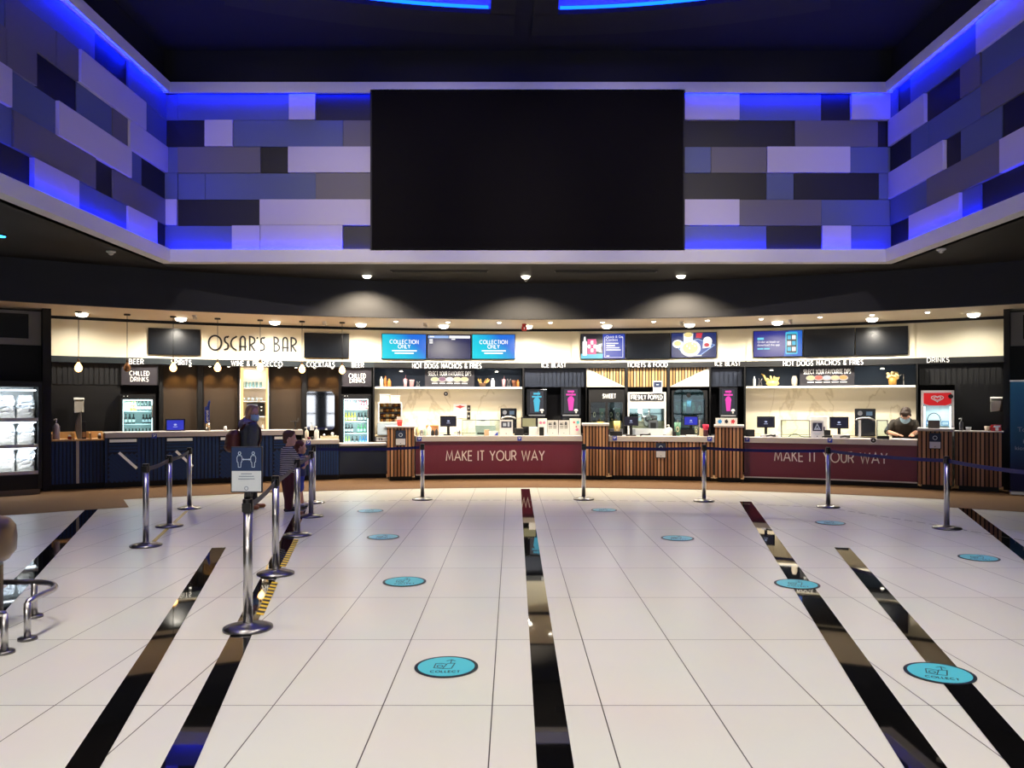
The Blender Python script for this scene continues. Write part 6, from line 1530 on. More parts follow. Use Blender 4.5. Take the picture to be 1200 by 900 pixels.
# drum shaped fixture and its bumper rails at the left edge
cx,cy=-4.09,5.74
r=thing('drum_table','round bronze drum on a column at the left edge, behind a low steel rail','table',(cx,cy,0))
M_brz=mat('bronze_metal',(122,104,86),.32,.9)
b=MB(); b.lathe([(.26,.46),(.37,.5),(.415,.56),(.42,.66),(.412,.74),(.375,.79),(.3,.815),(.004,.82)],48); b.build('drum',M_brz,r)
b=MB(); b.lathe([(.34,0),(.33,.02),(.33,.459)],40); b.build('column',mat('drum_column',(60,48,40),.35,.7),r)
def rail(label,pts,posts):
    r=thing('bumper_rail',label,'rail',(posts[0][0],posts[0][1],0),0,'low bumper rails')
    ox,oy=posts[0]; rp=[(x-ox,y-oy,z) for x,y,z in pts]
    b=MB(); b.tube(rp,.021,12); b.build('rail_tube',M_steel,r)
    for x,y in posts:
        b=MB(); b.cyl(x-ox,y-oy,.012,.262,.023,n=16); b.build('post',M_steel,r)
        b=MB(); b.lathe([(.062,0),(.062,.016),(.055,.02),(.024,.021)],24,x-ox,y-oy); b.build('foot_flange',M_base,r)
arcp=[(-3.72+.31*math.cos(math.radians(a)),5.81+.31*math.sin(math.radians(a)),.27) for a in range(90,-1,-10)]
rail('curved low steel bumper rail round the far side of the bronze drum',[(-5.0,6.12,.27),(-4.3,6.12,.27)]+arcp+[(-3.40,5.62,.27),(-3.395,5.54,.262),(-3.395,5.53,.24)],[(-3.395,5.53),(-3.70,6.115)])
rail('low steel bumper rail on the near side of the bronze drum',[(-3.365,5.24,.24),(-3.365,5.235,.262),(-3.40,5.2,.27),(-3.6,5.12,.27),(-5.0,5.05,.27)],[(-3.365,5.235)])
# popcorn bag chiller at far left
Rb=15.75; px0,px1=-70,49.5
th,Y=hit(20,Rb); t0,t1=hit(px0,Rb)[0],hit(px1,Rb)[0]; w=(t1-t0)*Rb/2; tm=(t0+t1)/2
r=thing('display_chiller','black open fronted display unit with bright shelves of bags at far left','display unit',P(tm,Rb,0),-tm)
h=1.95; D=.75
b=MB(); b.box(-w,-w+.05,0,D,.1,h); b.box(w-.06,w,0,D,.1,h); b.box(-w,w,D-.05,D,.1,h); b.box(-w,w,0,D,h,h+.1); b.box(-w,w,0.03,D,.1,.36); b.build('cabinet',M_black,r)
b=MB(); b.box(-w+.03,w-.03,.06,D,0,.1); b.build('kickplate',mat('kick_steel',(120,112,110),.3,.8),r)
b=MB(); b.box(-w+.051,w-.061,D-.07,D-.052,.36,h); b.build('liner',M_fin,r)
shz=[.405,.885,1.36]
for z in shz:
    b=MB(); b.box(-w+.05,w-.06,.03,D-.08,z-.03,z); b.build('shelf',M_plastic_w,r)
    b=MB(); b.box(-w+.05,w-.06,0.0,.028,z-.03,z+.03); b.build('price_rail',M_plastic_w,r)
for z in (.85,1.32,1.9):
    b=MB(); b.box(-w+.08,w-.09,.05,.08,z-.025,z-.005) ; b.build('light_tube',glow('chiller_tube',(235,245,255),6),r)
Mx=Matrix.Translation(P(tm,Rb,0))@Matrix.Rotation(-tm,4,'Z')
for z in (.84,1.31,1.88):
    light('AREA',Mx@Vector((w-.7,.05,z-.03)),6,(235,245,255),size=1.1,sizey=.08,rot=(math.radians(25),0,-tm))
M_bag=mat('clear_bag_plastic',(205,212,216),.08,spec=1.0,coat=.6); M_bagp=mat('bag_popcorn',(236,232,222),.7)
def bag_mesh(seed):
    q=random.Random(seed); b=MB(); n,m=18,13; W_,H_,D_=.142,.425,.1; pts=[]
    for j in range(m+1):
        t=j/m; full=min(1,(t+.12)*4) if t<.45 else 1-.75*((t-.45)/.55)**1.3
        wid=1.0 if t<.75 else 1-.25*(t-.75)/.25
        cr=.006 if t<.4 else .02
        for i in range(n):
            a=2*PI*i/n; k=q.uniform(-cr,cr); c,s_=math.cos(a),math.sin(a)
            pts.append((W_*wid*math.copysign(abs(c)**.6,c)+k*c,(D_*full*math.copysign(abs(s_)**.8,s_))+k*1.1*s_+(.02*math.sin(3*a+seed) if t>.45 else 0),H_*t+(q.uniform(-.012,.012) if 0<j else 0)))
    k0=len(b.v); b.v+=pts
    for j in range(m):
        b.cur=1 if j<m*.42 else 0
        for i in range(n):
            A,B_,C,D=j*n+i,j*n+(i+1)%n,(j+1)*n+(i+1)%n,(j+1)*n+i
            for f in ((A,B_,C),(A,C,D)): b.f.append(f); b.mi.append(b.cur); b.sm.append(False)
    b.f+=[tuple(range(n))[::-1],tuple(m*n+i for i in range(n))]; b.mi+=[1,0]; b.sm+=[False,False]
    return b
protos=[]
for s,(z,nm) in enumerate(zip(shz,('bottom','middle','top'))):
    for c in range(3):
        lab='%s clear popcorn bag from the right on the %s shelf of the display unit'%(('last','second','third','fourth','fifth')[c] if c else 'endmost',nm)
        loc=Mx@Vector((w-.06-.17-.315*c,.25,z+.002))
        if len(protos)<3:
            o=solo('popcorn_bag',lab,'popcorn bag',bag_mesh(len(protos)+11),[M_bag,M_bagp],loc,-tm,'bags in the display unit'); protos.append(o)
        else:
            o=protos[(c+s)%3].copy(); COL.objects.link(o); o.location=loc; o['label']=lab
        o.rotation_euler=(0,0,-tm+random.uniform(-.12,.12))
# tall roll-up banner at far right
x,y=floor_pt(1183,579.5); rz=-math.radians(26)
r=thing('roll_up_banner','tall blue roll-up banner at the right edge of the photo','banner',(x,y,0),rz)
Wb,Hb=.85,2.06
b=MB(); b.box(0,Wb,-.06,.06,0,.07); b.build('cassette',M_steel,r,bev=.01)
def banner_mat():
    m=bpy.data.materials.new('banner_print'); m.use_nodes=True; nt=m.node_tree; b=nt.nodes['Principled BSDF']
    tc=nt.nodes.new('ShaderNodeTexCoord'); sx=nt.nodes.new('ShaderNodeSeparateXYZ'); cr=nt.nodes.new('ShaderNodeValToRGB')
    nt.links.new(tc.outputs['Generated'],sx.inputs[0]); nt.links.new(sx.outputs['Z'],cr.inputs[0]); nt.links.new(cr.outputs[0],b.inputs['Base Color'])
    cr.color_ramp.elements[0].color=(*lin((14,24,80)),1); cr.color_ramp.elements[0].position=.15; cr.color_ramp.elements[1].color=(*lin((70,160,205)),1); b.inputs['Roughness'].default_value=.6; return m
b=MB(); b.box(.01,Wb-.01,-.004,.0,.07,Hb-.02); b.build('print_panel',banner_mat(),r)
b=MB(); b.box(0,Wb,-.012,.01,Hb-.02,Hb+.01); b.build('top_rail',M_steel,r)
b=MB(); b.tube([(Wb/2,.03,.07),(Wb/2,.03,Hb-.02)],.012,8); b.build('support_pole',M_steel,r)
b=MB()
ribbon(b,disc(18,.12,.2,.42,1.62)+[(.54,1.62)],.03,lambda u,v,d:(u,-.004-d,v),0,.001)
for k,(tx,u,z,s) in enumerate((('To',.12,1.14,.12),('Ha',.2,.93,.1),('kiosk',.08,.81,.1))):
    font_into(b,tx,s,lambda a,v,d,u=u,z=z:(u+a,-.0055,z+v),0)
b.build('lettering',mat('banner_text',(190,215,235),.6),r)
# =========================== people ===========================
class Blob:
    """closed tapered limbs and ellipsoids, fused by a voxel remesh into one continuous surface"""
    def __init__(s): s.mb=MB()
    def cap(s,a,ra,b,rb,n=14,flat=1.0):
        a,b=Vector(a),Vector(b); d=b-a; L=max(d.length,1e-4); d=d/L
        u=d.cross(Vector((0,0,1))); 
        if u.length<.1: u=d.cross(Vector((0,1,0)))
        u.normalize(); v=d.cross(u); rings=[]
        for k in range(1,5): t=-PI/2+PI/2*k/4; rings.append((ra*math.sin(t),ra*math.cos(t)))
        for k in range(0,4): t=PI/2*k/4; rings.append((L+rb*math.sin(t),rb*math.cos(t)))
        vs=[];fs=[]
        for off,r in rings:
            for i in range(n):
                t=2*PI*i/n; vs.append(a+d*off+u*(r*math.cos(t))+v*(r*flat*math.sin(t)))
        m=len(rings); 
        for j in range(m-1):
            for i in range(n): fs.append((j*n+i,j*n+(i+1)%n,(j+1)*n+(i+1)%n,(j+1)*n+i))
        k=len(vs); vs+=[a-d*ra,b+d*rb]
        for i in range(n): fs.append((k,(i+1)%n,i)); fs.append((k+1,(m-1)*n+i,(m-1)*n+(i+1)%n))
        s.mb.add(vs,fs,True); return s
    def chain(s,pts,flat=1.0):
        for (a,ra),(b,rb) in zip(pts,pts[1:]): s.cap(a,ra,b,rb,flat=flat)
        return s
    def ell(s,c,r,M=None):
        b=MB(); b.ball((0,0,0),r,18,12)
        vs=[Vector(v) for v in b.v]
        if M is not None: vs=[M@v for v in vs]
        s.mb.add([v+Vector(c) for v in vs],b.f,True); return s
    def loft(s,rings,n=20):   # (cx,cy,z,rx,ry)
        vs=[];fs=[]
        for cx,cy,z,rx,ry in rings:
            for i in range(n):
                t=2*PI*i/n; vs.append((cx+rx*math.cos(t),cy+ry*math.sin(t),z))
        m=len(rings)
        for j in range(m-1):
            for i in range(n): fs.append((j*n+i,j*n+(i+1)%n,(j+1)*n+(i+1)%n,(j+1)*n+i))
        fs+=[tuple(range(n))[::-1],tuple((m-1)*n+i for i in range(n))]
        s.mb.add(vs,fs,True); return s
    def build(s,name,m,parent,vox=.008,smooth=4,M=None):
        me=bpy.data.meshes.new(name); vs=s.mb.v if M is None else [tuple(M@Vector(v)) for v in s.mb.v]
        me.from_pydata(vs,[],s.mb.f)
        o=bpy.data.objects.new(name,me); COL.objects.link(o)
        bm=bmesh.new(); bm.from_mesh(me); bmesh.ops.recalc_face_normals(bm,faces=bm.faces); bm.to_mesh(me); bm.free()
        r=o.modifiers.new('remesh','REMESH'); r.mode='VOXEL'; r.voxel_size=vox
        k=o.modifiers.new('smooth','SMOOTH'); k.factor=.5; k.iterations=smooth
        dg=bpy.context.evaluated_depsgraph_get(); me2=bpy.data.meshes.new_from_object(o.evaluated_get(dg))
        o.modifiers.clear(); o.data=me2; bpy.data.meshes.remove(me); me2.name=name
        me2.materials.clear(); me2.materials.append(m); me2.polygons.foreach_set('use_smooth',[True]*len(me2.polygons))
        o.parent=parent; return o
def head_into(B,M,s=1.0,chub=0.0):
    def p(x,y,z): return M@Vector((x*s,y*s,z*s))
    R3=M.to_3x3().to_4x4()
    B.ell(p(-.01,0,.035),(.095*s,.076*s,.088*s),R3)
    B.cap(p(.028,0,.0),.066*s,p(.042,0,-.07),(.046+chub)*s)
    B.cap(p(-.02,0,-.02),.062*s,p(.025,0,-.06),.048*s)
    B.cap(p(.088,0,.008),.009*s,p(.106,0,-.03),.013*s)      # nose
    B.cap(p(.08,-.035,.022),.012*s,p(.08,.035,.022),.012*s)  # brow
    B.cap(p(.085,-.02,-.062),.009*s,p(.085,.02,-.062),.009*s) # lips
    for sy in (-1,1): B.cap(p(-.008,sy*.075,.0),.014*s,p(-.002,sy*.078,-.03),.01*s,flat=1.0); B.cap(p(-.012,sy*.08,.012),.012*s,p(-.008,sy*.08,-.005),.013*s)
def eyes(M,parent,s=1.0):
    b=MB(); 
    for sy in (-1,1):
        c=M@Vector((.082*s,sy*.032*s,.0)); b.use(0).ball(c,.0125*s,12,8); c2=M@Vector((.0925*s,sy*.033*s,.0)); b.use(1).ball(c2,.006*s,10,6)
    b.build('eyes',[mat('eye_white',(232,228,222),.3),mat('eye_iris',(52,40,32),.2)],parent)
def mask(M,parent,s=1.0):
    vs=[];fs=[];n,m=14,8
    for j in range(m+1):
        v=j/m
        for i in range(n+1):
            a=math.radians(-68+136*i/n); k=math.cos(a)
            rx=(.108-.012*abs(v-.55)*2)*s; ry=.084*s
            vs.append(M@Vector((( .012*s+rx*k*(1.0+.05*math.cos(a*1.3))),ry*math.sin(a),(-.008-.098*v*(.62+.38*k))*s)))
    for j in range(m):
        for i in range(n): fs.append((j*(n+1)+i,j*(n+1)+i+1,(j+1)*(n+1)+i+1,(j+1)*(n+1)+i))
    b=MB(); b.add(vs,fs,True)
    for sy in (-1,1): b.tube([M@Vector((.045*s,sy*.078*s,-.02*s)),M@Vector((.01*s,sy*.087*s,.0)),M@Vector((-.018*s,sy*.09*s,.012*s))],.0025*s,6)
    o=b.build('face_mask',mat('mask_blue',(168,206,226),.7),parent); o['label']='pale blue face mask'
    sd=o.modifiers.new('solid','SOLIDIFY'); sd.thickness=.004*s; return o
def hand_into(B,M,s=1.0,curl=.6,side=1):
    """wrist at the origin, fingers along +x, back of the hand up; side=+1 thumb at +y"""
    def p(x,y,z): return M@Vector((x*s,y*s,z*s))
    B.cap(p(-.01,0,0),.026*s,p(.03,0,0),.026*s,flat=.75); 
    for y in (-.026,-.009,.009,.026): B.cap(p(.02,y*.7,0),.014*s,p(.078,y,0),.0125*s)
    for y,L in ((side*.029,.068),(side*.01,.078),(-side*.01,.073),(-side*.029,.056)):
        x,z,a=.084,0.0,curl*.35; last=p(x,y,z); r=.0098
        for f in (.44,.32,.24):
            x+=L*f*math.cos(a); z-=L*f*math.sin(a); q=p(x,y*(1+.1),z); B.cap(last,r*s,q,(r-.0008)*s); r-=.0008; last=q; a+=curl*.55
    B.chain([(p(.012,side*.022,-.006),.014*s),(p(.04,side*.048,-.014),.012*s),(p(.066,side*.056,-.02),.0105*s),(p(.088,side*.052,-.026),.009*s)])
def orient(pos,fwd,up=(0,0,1)):
    x=Vector(fwd).normalized(); z=Vector(up); z=(z-x*z.dot(x)).normalized(); y=z.cross(x)
    m=Matrix((x,y,z)).transposed().to_4x4(); m.translation=Vector(pos); return m
SK=mat('skin_fair',(224,172,146),.5); SKd=mat('skin_warm',(205,150,122),.5)
# ---- the woman by the bar: body faces right and away, head turned towards the viewer's right
x,y=floor_pt(293,597); W_=thing('person','woman in dark grey hooded jacket with brown backpack and blue mask, standing at the bar','person',(x,y,0),math.radians(34))
HM=orient((.035,-.005,1.49),(math.cos(math.radians(-62)),math.sin(math.radians(-62)),-.1))
B=Blob()
head_into(B,HM); B.cap((.0,0,1.30),.055,(.02,-.002,1.43),.05)
B.loft([(0,0,.78,.10,.14),(0,0,.86,.115,.165),(0,0,.98,.1,.13),(0,0,1.1,.11,.14),(0,0,1.22,.115,.165),(0,0,1.31,.09,.16),(0,0,1.36,.05,.07)])
for sy,fx in ((-1,-.06),(1,.09)):
    B.chain([((0,sy*.085,.84),.088),((fx*.4,sy*.085,.46),.062),((fx,sy*.085,.1),.042)])
    B.cap((fx-.04,sy*.085,.045),.038,(fx+.13,sy*.09,.035),.034,flat=.8)
    B.chain([((0,sy*.175,1.28),.058),((-.02,sy*.21,1.03),.044),((.05,sy*.2,.82),.034)])
    hand_into(B,orient((.055,sy*.2,.81),(.3,0,-1),(0,sy,0)),.95,.8,-sy)
B.build('body',SK,W_,.0065,3)
eyes(HM,W_); mask(HM,W_)
B=Blob()   # hair: cap over the skull, long behind the shoulder
def hp(x,y,z,M=HM): return M@Vector((x,y,z))
R3=HM.to_3x3().to_4x4()
B.ell(hp(-.024,0,.045),(.1,.088,.092),R3); B.cap(hp(-.06,0,.02),.07,hp(-.055,0,-.1),.06)
for sy in (-1,1): B.chain([(hp(.03,sy*.06,.095),.03),(hp(.012,sy*.088,.03),.024),(hp(-.012,sy*.095,-.06),.028),(hp(-.03,sy*.09,-.15),.03)])
B.chain([(hp(-.07,0,-.05),.06),(hp(-.075,.0,-.16),.05),(hp(-.06,0,-.22),.03)])
B.build('hair',mat('hair_dark_blond',(196,154,110),.5,bump=(70,.7)),W_,.008,3)
B=Blob()   # jacket
B.loft([(0,0,.74,.16,.2),(0,0,.8,.165,.205),(0,0,.98,.15,.19),(0,0,1.1,.155,.195),(0,0,1.22,.155,.21),(0,0,1.3,.13,.2),(0.0,0,1.36,.085,.11)])
for sy in (-1,1):
    B.chain([((0,sy*.17,1.28),.082),((-.025,sy*.215,1.03),.07),((.042,sy*.205,.86),.055)])
B.build('jacket',mat('jacket_charcoal',(88,94,88),.7,bump=(26,.5)),W_,.01,4)
B=Blob()   # hood and collar
B.cap((-.09,-.09,1.35),.06,(-.09,.09,1.35),.06); B.cap((-.1,0,1.32),.08,(-.06,0,1.39),.06); B.cap((-.06,-.1,1.36),.045,(.06,-.08,1.34),.03); B.cap((-.06,.1,1.36),.045,(.06,.08,1.34),.03)
o=B.build('hood',mat('hood_grey',(140,134,142),.8),W_,.008,3); o['label']='light grey hood lining'
B=Blob()
for sy,fx in ((-1,-.06),(1,.09)): B.chain([((0,sy*.082,.84),.105),((fx*.4,sy*.085,.46),.078),((fx,sy*.085,.11),.058)])
B.cap((0,-.05,.86),.12,(0,.05,.86),.12); B.build('trousers',mat('trousers_black',(24,24,30),.7),W_,.009,3)
for sy,fx in ((-1,-.06),(1,.09)):
    B=Blob(); B.cap((fx-.045,sy*.085,.045),.046,(fx+.14,sy*.09,.036),.04,flat=.85); B.cap((fx-.03,sy*.085,.06),.048,(fx-.0,sy*.085,.09),.046); B.build('shoe',mat('shoe_tan',(146,88,52),.5),W_,.007,2)
B=Blob()   # backpack on her back
B.loft([(-.25,0,.9,.07,.12),(-.26,0,.93,.105,.15),(-.265,0,1.05,.115,.155),(-.255,0,1.17,.1,.14),(-.235,0,1.24,.06,.1)])
B.cap((-.34,-.06,.98),.045,(-.34,.06,.98),.045); B.build('backpack',mat('backpack_brown',(104,52,34),.5,bump=(30,.4)),W_,.009,3)
b=MB()
for sy in (-1,1): b.tube([(-.17,sy*.1,1.24),(-.1,sy*.13,1.345),(.02,sy*.13,1.36),(.115,sy*.13,1.26),(.13,sy*.14,1.1),(.06,sy*.2,.98),(-.12,sy*.19,.95),(-.2,sy*.13,.95)],.018,8)
b.build('strap',mat('strap_brown',(84,44,30),.6),W_)
# ---- boy in a striped jumper
def stripes():
    m=bpy.data.materials.new('striped_knit'); m.use_nodes=True; nt=m.node_tree; b=nt.nodes['Principled BSDF']
    tc=nt.nodes.new('ShaderNodeTexCoord'); w=nt.nodes.new('ShaderNodeTexWave'); w.bands_direction='Z'; w.inputs['Scale'].default_value=11; w.inputs['Distortion'].default_value=.6
    cr=nt.nodes.new('ShaderNodeValToRGB'); cr.color_ramp.elements[0].position=.45; cr.color_ramp.elements[0].color=(*lin((34,36,50)),1); cr.color_ramp.elements[1].position=.55; cr.color_ramp.elements[1].color=(*lin((196,192,190)),1)
    nt.links.new(tc.outputs['Object'],w.inputs['Vector']); nt.links.new(w.outputs['Fac'],cr.inputs[0]); nt.links.new(cr.outputs[0],b.inputs['Base Color']); b.inputs['Roughness'].default_value=.85; return m
x,y=floor_pt(337.5,600.5); K=thing('person','boy in a striped jumper and maroon trousers, seen from behind','person',(x,y,0),math.radians(38))
HM=orient((.03,0,1.12),(math.cos(math.radians(-22)),math.sin(math.radians(-22)),-.08)); s=.94
B=Blob(); head_into(B,HM,s,.006); B.cap((.0,0,.95),.045,(.015,0,1.06),.04)
B.loft([(0,0,.56,.085,.11),(0,0,.64,.09,.12),(0,0,.74,.085,.105),(0,0,.86,.09,.12),(0,0,.95,.075,.125),(0,0,.99,.045,.06)])
fx_={-1:-.02,1:.05}
for sy in (-1,1):
    fx=fx_[sy]; B.chain([((0,sy*.065,.6),.068),((fx*.4,sy*.065,.33),.048),((fx,sy*.065,.08),.034)]); B.cap((fx-.03,sy*.065,.04),.03,(fx+.1,sy*.07,.032),.028,flat=.8)
arms={-1:[((0,-.135,.93),.046),((.1,-.165,.77),.036),((.22,-.13,.84),.026)],1:[((0,.135,.93),.046),((.05,.17,.76),.036),((.19,.12,.8),.026)]}
for sy,ch in arms.items():
    B.chain(ch); hand_into(B,orient(ch[-1][0],(.9,-sy*.1,.1),(0,0,1)),.74,.7,-sy)
B.build('body',SK,K,.0055,3); eyes(HM,K,s)
B=Blob(); R3=HM.to_3x3().to_4x4()
B.ell(HM@Vector((-.024*s,0,.052*s)),(.097*s,.086*s,.088*s),R3); B.cap(HM@Vector((-.05*s,0,.03*s)),.07*s,HM@Vector((-.058*s,0,-.045*s)),.05*s); B.cap(HM@Vector((.035*s,-.03*s,.1*s)),.034*s,HM@Vector((.045*s,.03*s,.098*s)),.032*s)
B.build('hair',mat('hair_brown',(86,52,34),.6,bump=(80,.7)),K,.007,3)
B=Blob(); B.loft([(0,0,.55,.115,.14),(0,0,.6,.12,.145),(0,0,.72,.112,.132),(0,0,.86,.112,.142),(0,0,.94,.095,.14),(0,0,1.0,.055,.065)])
for sy,ch in arms.items(): B.chain([(ch[0][0],.06),(ch[1][0],.05),(tuple(Vector(ch[1][0]).lerp(Vector(ch[2][0]),.85)),.037)])
B.build('jumper',stripes(),K,.008,3)
B=Blob()
for sy in (-1,1):
    fx=fx_[sy]; B.chain([((0,sy*.06,.58),.092),((fx*.4,sy*.066,.33),.075),((fx,sy*.066,.09),.06)])
B.cap((0,-.04,.6),.1,(0,.04,.6),.1); B.build('trousers',mat('trousers_maroon',(74,22,34),.75),K,.008,3)
for sy in (-1,1):
    fx=fx_[sy]; B=Blob(); B.cap((fx-.035,sy*.067,.05),.038,(fx+.115,sy*.07,.042),.033,flat=.85); o=B.build('shoe',mat('trainer_black',(26,26,34),.5),K,.006,2)
    b=MB(); b.prismz([(fx-.07+.205*t+(.0),sy*.068+.04*math.sin(PI*min(1,max(0,.08+.84*t)))**.5*q) for q,ts_ in ((1,[i/8 for i in range(9)]),(-1,[1-i/8 for i in range(9)])) for t in ts_],0,.022); b.build('sole',M_plastic_w,o)
# ---- small child in blue
x,y=floor_pt(350.5,594.5); K=thing('person','small child in a blue outfit beside the boy in stripes','person',(x,y,0),math.radians(20))
HM=orient((.02,0,.955),(math.cos(math.radians(5)),math.sin(math.radians(5)),-.05)); s=.86
B=Blob(); head_into(B,HM,s,.012); B.cap((0,0,.8),.04,(.01,0,.89),.037)
B.loft([(0,0,.44,.08,.095),(0,0,.52,.09,.105),(0,0,.64,.085,.095),(0,0,.74,.082,.1),(0,0,.81,.065,.105),(0,0,.84,.04,.05)])
fx_={-1:-.03,1:.05}
for sy in (-1,1):
    fx=fx_[sy]; B.chain([((0,sy*.055,.46),.06),((fx*.4,sy*.055,.26),.043),((fx,sy*.055,.07),.032)]); B.cap((fx-.025,sy*.055,.036),.028,(fx+.08,sy*.06,.03),.026,flat=.8)
arms={-1:[((0,-.115,.79),.04),((.05,-.15,.65),.032),((.12,-.12,.74),.024)],1:[((0,.115,.79),.04),((.03,.14,.64),.032),((.11,.1,.68),.024)]}
for sy,ch in arms.items(): B.chain(ch); hand_into(B,orient(ch[-1][0],(.9,-sy*.1,.15),(0,0,1)),.64,.7,-sy)
B.build('body',SK,K,.005,3); eyes(HM,K,s)
B=Blob(); R3=HM.to_3x3().to_4x4(); B.ell(HM@Vector((-.024*s,0,.05*s)),(.098*s,.087*s,.088*s),R3); B.cap(HM@Vector((-.05*s,0,.03*s)),.07*s,HM@Vector((-.058*s,0,-.05*s)),.052*s)
B.build('hair',mat('hair_auburn',(112,58,40),.6,bump=(80,.7)),K,.007,3)
B=Blob(); B.loft([(0,0,.5,.11,.125),(0,0,.56,.108,.122),(0,0,.66,.1,.112),(0,0,.75,.1,.118),(0,0,.82,.078,.115),(0,0,.855,.05,.058)])
for sy,ch in arms.items(): B.chain([(ch[0][0],.053),(tuple(Vector(ch[0][0]).lerp(Vector(ch[1][0]),.8)),.045)])
B.build('top',mat('child_top_navy',(36,46,108),.7),K,.008,3)
B=Blob()
for sy in (-1,1): fx=fx_[sy]; B.chain([((0,sy*.055,.46),.08),((fx*.4,sy*.058,.3),.066)])
B.cap((0,-.03,.48),.085,(0,.03,.48),.085); B.build('shorts',mat('child_shorts_blue',(34,56,168),.7),K,.008,3)
for sy in (-1,1):
    fx=fx_[sy]; B=Blob(); B.cap((fx-.03,sy*.056,.042),.036,(fx+.095,sy*.06,.036),.031,flat=.85); B.build('shoe',mat('trainer_white',(220,216,212),.5),K,.006,2)
# ---- worker writing behind the right counter
th,Y=hit(1059.5,16.98); loc=P(th,16.98,0); K=thing('person','masked worker in a dark olive shirt bending over paper behind the right counter','person',loc,-th-PI/2)
# local +x looks towards the room
HM=orient((.2,.03,1.41),(.75,-.12,-.68),(.7,0,.72)); s=1.16
B=Blob(); head_into(B,HM,s,.006); B.cap((.06,0,1.3),.066,(.15,.02,1.37),.062)
B.loft([(-.06,0,.82,.14,.19),(-.06,0,.95,.16,.2),(-.02,0,1.08,.16,.2),(.03,0,1.2,.15,.2),(.06,0,1.28,.12,.17),(.09,0,1.35,.07,.09)])
for sy in (-1,1): B.chain([((-.06,sy*.1,.86),.1),((-.03,sy*.1,.48),.07),((-.07,sy*.1,.1),.046)]); B.cap((-.11,sy*.1,.045),.04,(.08,sy*.11,.036),.036,flat=.8)
arms={-1:[((.05,-.19,1.23),.07),((.1,-.31,1.05),.052),((.44,-.12,1.01),.034)],1:[((.05,.19,1.23),.07),((.14,.235,1.06),.05),((.44,.14,1.01),.034)]}
for sy,ch in arms.items():
    B.chain(ch); d=Vector((.8,-sy*.6 if sy<0 else .1,-.03)); hand_into(B,orient(ch[-1][0],d,(0,0,1)),1.0,.4,-sy)
B.build('body',SKd,K,.0065,3); eyes(HM,K,s); mask(HM,K,s)
HM=HM@Matrix.Scale(s,4)
B=Blob(); R3=HM.to_3x3().to_4x4(); B.ell(HM@Vector((-.025,0,.05)),(.098,.086,.09),R3); B.cap(HM@Vector((-.05,0,.03)),.07,HM@Vector((-.06,0,-.05)),.05); B.cap(HM@Vector((.05,-.04,.085)),.04,HM@Vector((.055,.04,.085)),.04); B.cap(HM@Vector((.078,-.03,.05)),.02,HM@Vector((.08,.02,.052)),.022)
for sy in (-1,1): B.cap(HM@Vector((.02,sy*.072,.06)),.022,HM@Vector((-.005,sy*.082,-.01)),.016)
B.build('hair',mat('hair_dark_brown',(50,32,20),.6,bump=(80,.7)),K,.007,3)
B=Blob(); B.loft([(-.06,0,.8,.18,.225),(-.06,0,.95,.185,.23),(-.02,0,1.08,.185,.235),(.03,0,1.2,.175,.225),(.06,0,1.28,.14,.19),(.09,0,1.36,.09,.1)])
for sy,ch in arms.items(): B.chain([(ch[0][0],.088),(tuple(Vector(ch[0][0]).lerp(Vector(ch[1][0]),.92)),.078)])
B.build('shirt',mat('shirt_olive',(48,42,34),.75,bump=(20,.3)),K,.009,3)
B=Blob()
for sy in (-1,1): B.chain([((-.06,sy*.1,.84),.125),((-.03,sy*.1,.48),.09),((-.07,sy*.1,.1),.062)])
B.build('trousers',MATS['trousers_black'],K,.01,3)
b=MB(); b.tube([(0,0,0),(.05,.02,.14)],.006,8)
th2,_=hit(1072.5,16.2); solo('pen','dark pen in the hand of the worker at the right counter','pen',b,M_black,P(th2,16.12,ZT+.015),-th2)
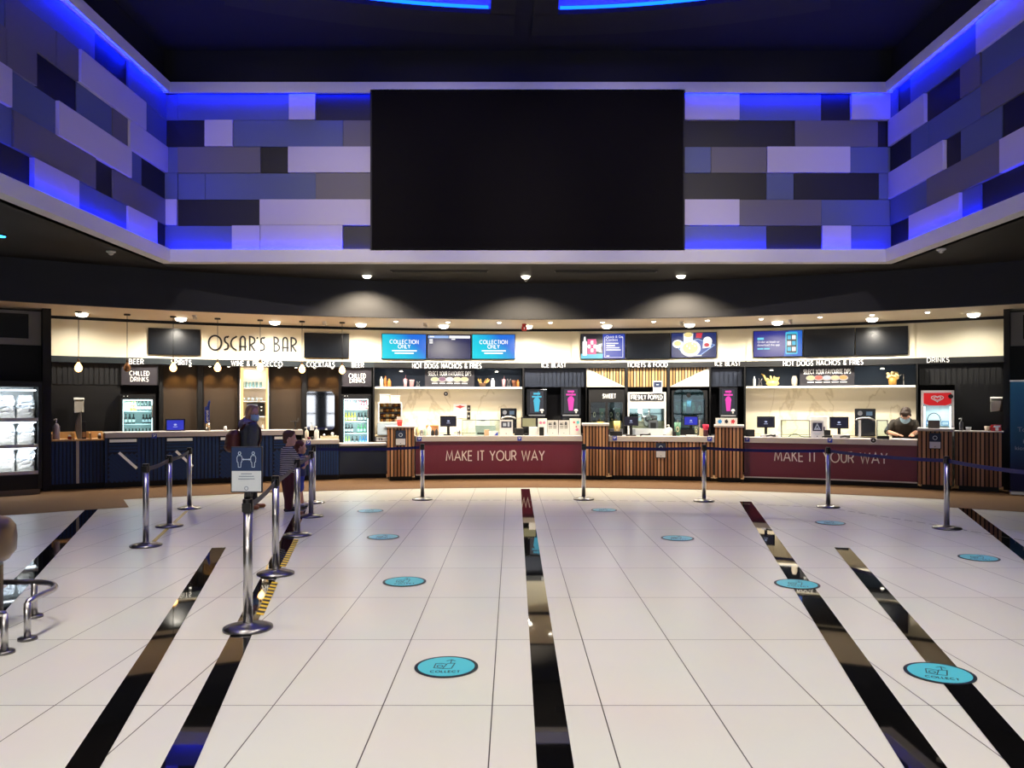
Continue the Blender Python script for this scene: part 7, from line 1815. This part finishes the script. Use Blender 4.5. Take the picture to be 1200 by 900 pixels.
th2,_=hit(1056,16.0); b=MB(); b.box(-.17,.17,-.1,.13,0,.008); solo('paper_sheet','white sheet of paper under the hands of the worker','paper',b,M_paper,P(th2,16.1,ZT+.0005),-th2)
# =========================== camera, daylight and lamps ===========================
cam=bpy.data.cameras.new('camera'); cam.sensor_width=36; cam.sensor_fit='HORIZONTAL'; cam.lens=F*36/1200
cam.shift_x=0.0; cam.shift_y=22/1200; cam.clip_start=.05; cam.clip_end=200
co=bpy.data.objects.new('camera',cam); COL.objects.link(co); co.location=(0,0,H); co.rotation_euler=(PI/2,0,0)
S.camera=co
# rows of unseen lamps in the upper ceiling, rear rows tilted as added front fill
first=None; k=0
ROWS=(('nearest the entrance',-6.5),('second from the entrance',-3.5),('third from the entrance',-.5),('fourth from the entrance',2.5),('fifth from the entrance',5.5),('under the coffers',8.0))
FOY=33
for rn,yy in ROWS:
    for cn,xx in (('left',-3.6),('middle',.3),('right',4.2)):
        light('AREA',(xx,yy,ZU-.08),FOY*(1.75 if yy<-2 else 1),(255,244,234),size=.9,sizey=.9,spread=math.radians(72),rot=(math.radians(34 if yy<-2 else 0),0,0))
# unseen spots added under the ceiling to brighten the far wall's lower half
for xx in (-3.6,-1.2,1.6,4.2):
    d=Vector((xx*1.15-xx,BY-1.0,4.85-(ZU-.1)))
    light('SPOT',(xx,1.0,ZU-.1),1900,(255,240,232),spot=27,blend=1.0,size=.15,rot=d.to_track_quat('-Z','Y').to_euler())
w=bpy.data.worlds.new('world'); w.use_nodes=True; w.node_tree.nodes['Background'].inputs[0].default_value=(.02,.022,.03,1); w.node_tree.nodes['Background'].inputs[1].default_value=.15
S.world=w
S.view_settings.view_transform='Standard'; S.view_settings.look='None'; S.view_settings.gamma=1; S.view_settings.use_curve_mapping=False
S.view_settings.exposure=0.0
S.cycles.max_bounces=6; S.cycles.diffuse_bounces=3; S.cycles.glossy_bounces=4; S.cycles.transparent_max_bounces=8
S.cycles.caustics_reflective=False; S.cycles.caustics_refractive=False
S.cycles.use_denoising=True; S.cycles.denoiser='OPENIMAGEDENOISE'; S.cycles.sample_clamp_indirect=6
